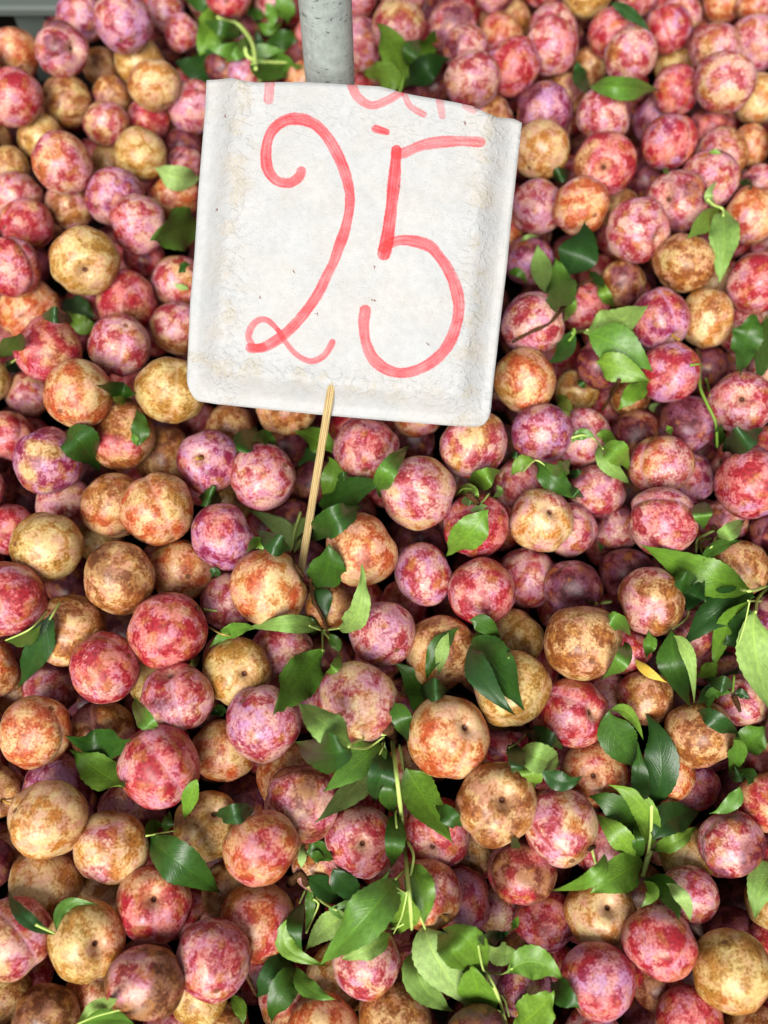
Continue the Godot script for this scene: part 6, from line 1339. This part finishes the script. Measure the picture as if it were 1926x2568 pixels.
func make_pole():
	var w := 512
	var h := 1024
	var img := Image.create(w, h, false, Image.FORMAT_RGB8)
	var n1 := noise(31, 0.012, 4)
	var n2 := noise(32, 0.03, 4)
	var n3 := noise(33, 0.004, 3)
	var n4 := noise(34, 0.09, 2)
	for j in h:
		for i in w:
			var streak := n2.get_noise_2d(i * 1.6, j * 0.35)
			var t := 0.67 + 0.06 * n1.get_noise_2d(i, j) + 0.05 * streak + 0.02 * n4.get_noise_2d(i, j)
			var c := Color(t * 0.93, t * 0.99, t * 0.965)
			var scuff := n2.get_noise_2d(i * 0.9 + 300, j * 0.8) + 0.16 * n4.get_noise_2d(i + 90, j) + 0.45 * n3.get_noise_2d(i, j)
			var dark := smoothstep(0.42, 0.58, scuff)
			c = c.lerp(Color(0.22, 0.24, 0.24), dark * 0.5)
			img.set_pixel(i, j, c)
	var m := StandardMaterial3D.new()
	m.albedo_texture = ImageTexture.create_from_image(img)
	m.uv1_scale = Vector3(1, 14, 1)
	m.roughness = 0.5
	m.metallic = 0.0
	m.metallic_specular = 0.5
	var st := SurfaceTool.new()
	st.begin(Mesh.PRIMITIVE_TRIANGLES)
	st.set_smooth_group(0)
	var sides := 40
	var r := 0.018
	var ys := [0.0, 0.2, 0.4, 0.8, 1.2, 1.6]
	for y: float in ys:
		for i in sides + 1:
			var an := TAU * i / sides
			st.set_uv(Vector2(float(i) / sides, 1.0 - y / 1.6))
			st.add_vertex(Vector3(cos(an) * r, y, sin(an) * r))
	for k in ys.size() - 1:
		for i in sides:
			var a := k * (sides + 1) + i
			for q in [a, a + 1, a + sides + 1, a + 1, a + sides + 2, a + sides + 1]:
				st.add_index(q)
	st.generate_normals()
	var o := part("stall_pole", st.commit(), m, self)
	o.position = Vector3(-0.0395, 0.0, -0.576)
	tag(o, "scuffed galvanised steel pole standing in the plums behind the price sign", "pole")

# ---------------------------------------------------------------- the price sign
var sign_px := 3.6       # texture pixels per millimetre
var ink := PackedFloat32Array()

func seg_dist(p: Vector2, a: Vector2, b: Vector2) -> Vector2:
	var d := b - a
	var t := clampf((p - a).dot(d) / maxf(d.length_squared(), 1e-6), 0.0, 1.0)
	return Vector2(p.distance_to(a + d * t), t)

func sign_pixel(p: Vector2) -> Vector2:
	return Vector2((p.x + 116.0) * sign_px, (224.0 - p.y) * sign_px)

var wet: FastNoiseLite
var dry: FastNoiseLite

# one brush stroke of thin red paint, given in millimetres on the tray
func stroke(im: Image, pts: Array, w0: float, w1: float, strength: float):
	var c := Curve2D.new()
	for i in pts.size():
		var t: Vector2 = (pts[mini(i + 1, pts.size() - 1)] - pts[maxi(i - 1, 0)]) * 0.165
		if i == 0 or i == pts.size() - 1: t *= 0.5
		c.add_point(pts[i], -t, t)
	c.bake_interval = 0.5
	var length := c.get_baked_length()
	var steps := maxi(2, int(length / 1.2))
	var cover := {}
	var w := im.get_width()
	for k in steps:
		var a := sign_pixel(c.sample_baked(length * k / steps))
		var b := sign_pixel(c.sample_baked(length * (k + 1) / steps))
		var r := 0.94 * lerpf(w0, w1, float(k) / steps) * sign_px * (1.0 + 0.2 * wet.get_noise_1d(k * 2.0 + w0 * 90.0))
		var reach := int(r + 4.0)
		for y in range(int(minf(a.y, b.y)) - reach, int(maxf(a.y, b.y)) + reach + 1):
			for x in range(int(minf(a.x, b.x)) - reach, int(maxf(a.x, b.x)) + reach + 1):
				if x < 0 or y < 0 or x >= w or y >= im.get_height(): continue
				var d := seg_dist(Vector2(x, y), a, b).x
				var edge := r * (1.0 + 0.07 * dry.get_noise_2d(x, y))
				var al := 1.0 - smoothstep(edge - 1.6, edge + 1.2, d)
				if al <= 0.0: continue
				var rel := d / edge
				# paint pools along the rims of the stroke
				al *= strength * (0.74 + 0.16 * smoothstep(0.55, 0.95, rel) + 0.30 * wet.get_noise_2d(x, y) + 0.12 * dry.get_noise_2d(x * 2.0, y * 2.0) + 0.30 * dry.get_noise_2d((b - a).normalized().cross(Vector2(x, y) - a) * 1.3, k * 0.25 + w0 * 40.0))
				var key := y * w + x
				if al > cover.get(key, 0.0):
					cover[key] = al
	for key: int in cover:
		var x: int = key % w
		var y: int = key / w
		var q := im.get_pixel(x, y)
		var al: float = clampf(cover[key], 0.0, 1.0)
		im.set_pixel(x, y, Color(minf(1.0, q.r * lerpf(1.0, 1.12, al)), q.g * lerpf(1.0, 0.27, al), q.b * lerpf(1.0, 0.32, al)))

func sign_texture() -> Image:
	var w := int(234 * sign_px)
	var h := int(236 * sign_px)
	var im := Image.create(w, h, false, Image.FORMAT_RGB8)
	var n1 := noise(61, 0.006, 4)
	var n2 := noise(62, 0.035, 4)
	var n3 := noise(63, 0.16, 3)
	var n4 := noise(64, 0.012, 5)
	for y in h:
		for x in w:
			var mm := Vector2(x / sign_px - 116.0, 224.0 - y / sign_px)
			var t := 0.645 + 0.02 * n1.get_noise_2d(x, y) + 0.02 * n2.get_noise_2d(x, y)
			var blue := 0.012 * n1.get_noise_2d(x + 900, y) + 0.002
			var c := Color(t - blue, t, t + blue * 0.8)
			# grime collects along the worn ridge round the flat panel
			var ridge := exp(-pow((mm.x + 78.0) / 9.0, 2.0)) + 0.9 * exp(-pow((mm.x - 84.0) / 9.0, 2.0)) + exp(-pow((mm.y - 24.0 + mm.x * 0.06) / 7.0, 2.0))
			var grime := (0.55 + 0.9 * n3.get_noise_2d(x * 0.8 + 40, y * 0.8)) * smoothstep(0.08, 0.34, n4.get_noise_2d(x, y) + 0.35 * n3.get_noise_2d(x, y) + 0.22 * ridge - 0.1)
			c = c.lerp(Color(0.62, 0.57, 0.48), grime * clampf(0.12 + 0.5 * ridge, 0.0, 0.62))
			var fleck := n3.get_noise_2d(x * 1.7 + 500, y * 1.7)
			if fleck > 0.46 and n2.get_noise_2d(x + 70, y) > 0.02 - 0.25 * ridge:
				c = c.lerp(Color(0.36, 0.31, 0.26), 0.5 * smoothstep(0.46, 0.6, fleck))
			# short rubbed scratches
			var scr := n3.get_noise_2d(x * 0.5 + y * 0.45, y * 2.2 - x * 1.6 + 90.0)
			if scr > 0.44 and n1.get_noise_2d(x + 300, y * 1.5) > 0.12 - 0.3 * ridge:
				c = c.lerp(Color(0.5, 0.46, 0.38), 0.35)
			im.set_pixel(x, y, c)
	wet = noise(65, 0.02, 3)
	dry = noise(66, 0.11, 2)
	stroke(im, [Vector2(-36.3, 156.8), Vector2(-38.0, 152.5), Vector2(-44.0, 148.8), Vector2(-52.3, 149.8), Vector2(-58.6, 156.7), Vector2(-60.4, 167.3), Vector2(-58.2, 179.1), Vector2(-50.8, 187.0), Vector2(-40.9, 189.5), Vector2(-29.6, 186.8), Vector2(-19.9, 178.4), Vector2(-10.7, 164.5), Vector2(-4.7, 150.3), Vector2(-2.8, 137.7), Vector2(-4.5, 122.7), Vector2(-7.9, 110.4), Vector2(-10.3, 101.3), Vector2(-14.2, 91.9), Vector2(-20.3, 77.3), Vector2(-31.4, 60.1), Vector2(-43.0, 47.9), Vector2(-53.9, 40.8), Vector2(-62.2, 39.9)], 3.70, 3.56, 0.80)
	stroke(im, [Vector2(-53.9, 41.0), Vector2(-61.1, 40.0), Vector2(-61.4, 42.4), Vector2(-63.9, 47.5), Vector2(-61.7, 54.8), Vector2(-57.2, 58.9), Vector2(-51.3, 58.8), Vector2(-44.2, 53.1)], 2.90, 1.85, 0.72)
	stroke(im, [Vector2(-44.2, 53.1), Vector2(-37.9, 44.9), Vector2(-30.7, 38.1), Vector2(-21.0, 34.4), Vector2(-12.0, 39.1), Vector2(-7.3, 48.3)], 1.85, 2.24, 0.75)
	stroke(im, [Vector2(78.7, 184.3), Vector2(63.6, 183.8), Vector2(43.7, 180.2), Vector2(30.1, 173.7), Vector2(24.7, 172.3)], 3.83, 3.56, 0.60)
	stroke(im, [Vector2(24.8, 174.8), Vector2(24.9, 157.7), Vector2(24.6, 138.0), Vector2(23.6, 118.0), Vector2(22.3, 108.9)], 3.96, 4.36, 0.95)
	stroke(im, [Vector2(21.7, 111.9), Vector2(27.0, 116.3), Vector2(35.0, 118.5), Vector2(45.3, 117.8), Vector2(52.7, 115.5), Vector2(58.3, 110.4), Vector2(65.1, 102.6), Vector2(71.4, 91.1), Vector2(74.8, 79.2), Vector2(74.4, 68.0), Vector2(70.7, 54.4), Vector2(63.4, 43.6), Vector2(52.7, 35.7), Vector2(41.5, 31.9), Vector2(31.0, 33.1), Vector2(21.1, 39.5), Vector2(15.3, 49.7), Vector2(12.7, 61.8), Vector2(12.9, 70.8)], 3.83, 3.96, 0.75)
	stroke(im, [Vector2(10.1, 187.2), Vector2(17.4, 185.8)], 2.51, 1.98, 0.90)
	stroke(im, [Vector2(-60.8, 211.7), Vector2(-60.9, 200.2)], 3.96, 3.70, 0.42)
	stroke(im, [Vector2(-7.5, 213.2), Vector2(-3.4, 206.3), Vector2(5.5, 201.6), Vector2(14.4, 204.4), Vector2(24.8, 211.0)], 3.70, 2.24, 0.55)
	stroke(im, [Vector2(27.0, 209.7), Vector2(31.6, 202.9), Vector2(40.5, 198.6)], 2.24, 1.98, 0.50)
	stroke(im, [Vector2(50.0, 208.3), Vector2(52.6, 198.6)], 2.64, 2.24, 0.40)
	stroke(im, [Vector2(66.5, 205.8), Vector2(72.3, 203.8)], 2.11, 2.64, 0.30)
	for m in [Vector2(28.5, 151.6), Vector2(-36.3, 92.1), Vector2(18.1, 77.7), Vector2(17.1, 99.6), Vector2(56.4, 52.2), Vector2(-18.4, 65.8), Vector2(-89.5, 188.6), Vector2(-90.7, 127.8), Vector2(-58.2, 73.5), Vector2(67.7, 195.1)]:
		var q := sign_pixel(m)
		for k in 5:
			var a := rng.randf_range(0.0, TAU)
			var e := q + Vector2(cos(a), sin(a)) * rng.randf_range(1.5, 7.0)
			for s in 14:
				var p := q.lerp(e, s / 13.0)
				im.set_pixel(clampi(int(p.x), 0, w - 1), clampi(int(p.y), 0, h - 1), srgb(96, 52, 44))
	return im

func line_at(l: Array, t: float) -> Vector2:
	var total := 0.0
	for i in l.size() - 1: total += l[i].distance_to(l[i + 1])
	var want := total * t
	for i in l.size() - 1:
		var d: float = l[i].distance_to(l[i + 1])
		if want <= d or i == l.size() - 2:
			return l[i].lerp(l[i + 1], clampf(want / d, 0.0, 1.0))
		want -= d
	return l[-1]

func edge_dist(p: Vector2, l: Array) -> float:
	var best := 1e9
	for i in l.size() - 1:
		best = minf(best, seg_dist(p, l[i], l[i + 1]).x)
	return best

func make_sign():
	var o := Node3D.new()
	o.name = "price_sign"
	add_child(o)
	o.transform = Transform3D(Basis(Vector3(0.9963, -0.0310, 0.0803), Vector3(0.0849, 0.5088, -0.8567), Vector3(-0.0143, 0.8603, 0.5096)), Vector3(-31.6, 201.4, -324.4) * 0.001)
	tag(o, "white foam tray price sign painted with a red twenty-five on a wooden stick", "price sign")
	var edge := {"left": [Vector2(-103.7, 211.0), Vector2(-103.5, 190.9), Vector2(-104.9, 139.1), Vector2(-105.0, 96.4), Vector2(-106.0, 68.2), Vector2(-105.4, 16.8), Vector2(-104.5, 11.0), Vector2(-102.3, 6.6)],
	"bottom": [Vector2(-102.3, 6.6), Vector2(-100.0, 3.0), Vector2(-96.6, 0.6), Vector2(-82.4, -0.3), Vector2(-55.3, -0.7), Vector2(-13.2, -1.4), Vector2(34.0, -1.4), Vector2(81.1, -1.1), Vector2(94.6, -0.5), Vector2(99.1, 0.7), Vector2(101.5, 3.3)],
	"right": [Vector2(105.6, 200.7), Vector2(105.3, 178.9), Vector2(104.9, 134.8), Vector2(105.1, 109.0), Vector2(104.5, 78.8), Vector2(103.8, 29.5), Vector2(103.9, 11.9), Vector2(103.3, 7.2), Vector2(101.5, 3.3)],
	"top": [Vector2(-103.7, 211.0), Vector2(-96.2, 211.9), Vector2(-87.7, 212.3), Vector2(-79.5, 210.3), Vector2(-69.6, 209.8), Vector2(-54.6, 211.3), Vector2(-39.1, 212.6), Vector2(-21.0, 213.0), Vector2(-9.3, 213.0), Vector2(2.4, 213.4), Vector2(10.7, 213.6), Vector2(18.0, 212.5), Vector2(23.9, 211.0), Vector2(35.1, 209.7), Vector2(46.1, 208.8), Vector2(60.3, 207.7), Vector2(71.6, 206.2), Vector2(77.3, 203.9), Vector2(82.7, 201.9), Vector2(88.2, 201.1), Vector2(94.3, 202.1), Vector2(99.4, 203.0), Vector2(105.6, 200.7)]}
	var n := 72
	var relief := noise(71, 0.03, 4)
	var crease := noise(72, 0.05, 3)
	crease.fractal_type = FastNoiseLite.FRACTAL_RIDGED
	var pts: Array = []
	var corner := [line_at(edge.left, 0.0), line_at(edge.right, 0.0), line_at(edge.left, 1.0), line_at(edge.right, 1.0)]
	var lines := {}
	for k: String in edge:
		var l: Array = []
		for i in n + 1: l.append(line_at(edge[k], float(i) / n))
		lines[k] = l
	for j in n + 1:
		var v := float(j) / n
		for i in n + 1:
			var u := float(i) / n
			var p: Vector2 = lines.top[i] * (1 - v) + lines.bottom[i] * v + lines.left[j] * (1 - u) + lines.right[j] * u
			p -= corner[0] * (1 - u) * (1 - v) + corner[1] * u * (1 - v) + corner[2] * (1 - u) * v + corner[3] * u * v
			var dl := edge_dist(p, edge.left)
			var dr := edge_dist(p, edge.right)
			var db := edge_dist(p, edge.bottom)
			var d := minf(minf(dl, dr), db)
			# rounded meeting of the walls
			var soft := -log(exp(-dl / 4.0) + exp(-dr / 4.0) + exp(-db / 4.0)) * 4.0
			d = minf(d, maxf(soft, 0.0))
			var z := -8.5 * (1.0 - smoothstep(3.0, 25.0, d))
			var ridge := exp(-pow((d - 23.0) / 6.0, 2.0))
			z += relief.get_noise_2d(p.x, p.y) * 0.55 + crease.get_noise_2d(p.x, p.y) * (0.15 + 0.7 * ridge)
			z += 1.2 * sin(p.x * 0.02 + 0.6) + 1.1 * exp(-pow((d - 1.6) / 1.6, 2.0)) + 0.8 * ridge
			pts.append([Vector3(p.x, p.y, z) * 0.001, p])
	var st := SurfaceTool.new()
	st.begin(Mesh.PRIMITIVE_TRIANGLES)
	st.set_smooth_group(0)
	var m := n + 1
	var thick := Vector3(0, 0, -0.0024)
	for side in 2:
		for q in pts:
			st.set_uv(Vector2((q[1].x + 116.0) / 234.0, (224.0 - q[1].y) / 236.0))
			st.add_vertex(q[0] + thick * side)
	for j in n:
		for i in n:
			var a := j * m + i
			for q in [a, a + 1, a + m, a + 1, a + m + 1, a + m]:
				st.add_index(q)
			var b := a + m * m
			for q in [b, b + m, b + 1, b + 1, b + m, b + m + 1]:
				st.add_index(q)
	for k in n:
		for e in [[k, k + 1], [n * m + k + 1, n * m + k], [(k + 1) * m, k * m], [k * m + n, (k + 1) * m + n]]:
			var a: int = e[0]
			var b: int = e[1]
			for q in [a, a + m * m, b, b, a + m * m, b + m * m]:
				st.add_index(q)
	st.generate_normals()
	st.generate_tangents()
	var foam := StandardMaterial3D.new()
	foam.albedo_texture = ImageTexture.create_from_image(sign_texture())
	foam.roughness = 0.55
	foam.metallic_specular = 0.4
	foam.cull_mode = BaseMaterial3D.CULL_DISABLED
	var fw := int(234 * sign_px)
	var fh := int(236 * sign_px)
	var hm := Image.create(fw, fh, false, Image.FORMAT_RGB8)
	var h1 := noise(73, 0.02, 4)
	var h2 := noise(74, 0.022, 3)
	h2.fractal_type = FastNoiseLite.FRACTAL_RIDGED
	h2.domain_warp_enabled = true
	h2.domain_warp_amplitude = 30.0
	h2.domain_warp_frequency = 0.01
	var h3 := noise(75, 0.2, 2)
	for y in fh:
		for x in fw:
			var mm := Vector2(x / sign_px - 116.0, 224.0 - y / sign_px)
			var worn := exp(-pow((mm.x + 78.0) / 11.0, 2.0)) + exp(-pow((mm.x - 82.0) / 11.0, 2.0)) + exp(-pow((mm.y - 24.0 + mm.x * 0.06) / 9.0, 2.0)) + 0.6 * exp(-pow((mm.y - 190.0) / 14.0, 2.0))
			var v := 0.5 + 0.12 * h1.get_noise_2d(x, y) + 0.02 * h3.get_noise_2d(x, y)
			v += 0.26 * clampf(worn + 0.12, 0.0, 1.0) * smoothstep(0.3, 0.9, h2.get_noise_2d(x, y * 1.3))
			hm.set_pixel(x, y, Color(v, v, v))
	hm.convert(Image.FORMAT_RGBA8)
	hm.bump_map_to_normal_map(14.0)
	foam.normal_enabled = true
	foam.normal_texture = ImageTexture.create_from_image(hm)
	foam.normal_scale = 0.4
	part("foam_tray", st.commit(), foam, o)
	# the stick: a split of bamboo, pushed through the tray's lower wall
	var foot := Vector3(-17.7, -104.8, -23.1) * 0.001
	var head := Vector3(-5.4, 19.2, -1.1) * 0.001
	var along := (head - foot).normalized()
	foot -= along * 0.035
	var across := along.cross(Vector3(0, 0, 1)).normalized()
	var out := across.cross(along).normalized()
	if out.z < 0.0: out = -out
	var sk := SurfaceTool.new()
	sk.begin(Mesh.PRIMITIVE_TRIANGLES)
	var sec: Array = []
	for i in 15:
		var u := float(i) / 14.0 * 2.0 - 1.0
		sec.append(Vector2(u * 0.0027, 0.0018 + 0.0004 * (1.0 if i % 3 == 0 else -0.6) * (1.0 - u * u) - 0.0012 * u * u * u * u))
	for i in 6:
		var u := 1.0 - float(i) / 5.0 * 2.0
		sec.append(Vector2(u * 0.0025, -0.0016))
	var ns := sec.size()
	var steps := 24
	var wob := noise(81, 30.0, 2)
	for j in steps + 1:
		var t := float(j) / steps
		var c := foot.lerp(head, t)
		for i in ns:
			var sp: Vector2 = sec[i] * (1.0 + 0.06 * wob.get_noise_2d(t * 3.0, i * 0.3))
			var end := Vector3.ZERO
			if j == steps: end = along * 0.0012 * (sin(i * 2.3) + 1.0)
			sk.set_uv(Vector2(float(i) / ns, t * 4.0))
			sk.set_smooth_group(-1 if i < 15 else 1)
			sk.add_vertex(c + across * sp.x + out * sp.y + end)
	for j in steps:
		for i in ns:
			var a := j * ns + i
			var b := j * ns + (i + 1) % ns
			for q in [a, b, a + ns, b, b + ns, a + ns]:
				sk.add_index(q)
	for i in range(1, ns - 1):
		for q in [steps * ns, steps * ns + i, steps * ns + i + 1]:
			sk.add_index(q)
	sk.generate_normals()
	var fib := Image.create(96, 256, false, Image.FORMAT_RGB8)
	var f1 := noise(82, 0.11, 3)
	for y in 256:
		for x in 96:
			var t := 0.5 + 0.9 * f1.get_noise_2d(x * 2.4, y * 0.06) + 0.2 * f1.get_noise_2d(x * 3.0, y * 0.7)
			fib.set_pixel(x, y, srgb(150, 122, 78).lerp(srgb(206, 188, 138), clampf(t, 0.0, 1.0)))
	var bam := plain(Color.WHITE, 0.6)
	bam.albedo_texture = ImageTexture.create_from_image(fib)
	bam.cull_mode = BaseMaterial3D.CULL_DISABLED
	part("stick", sk.commit(), bam, o)
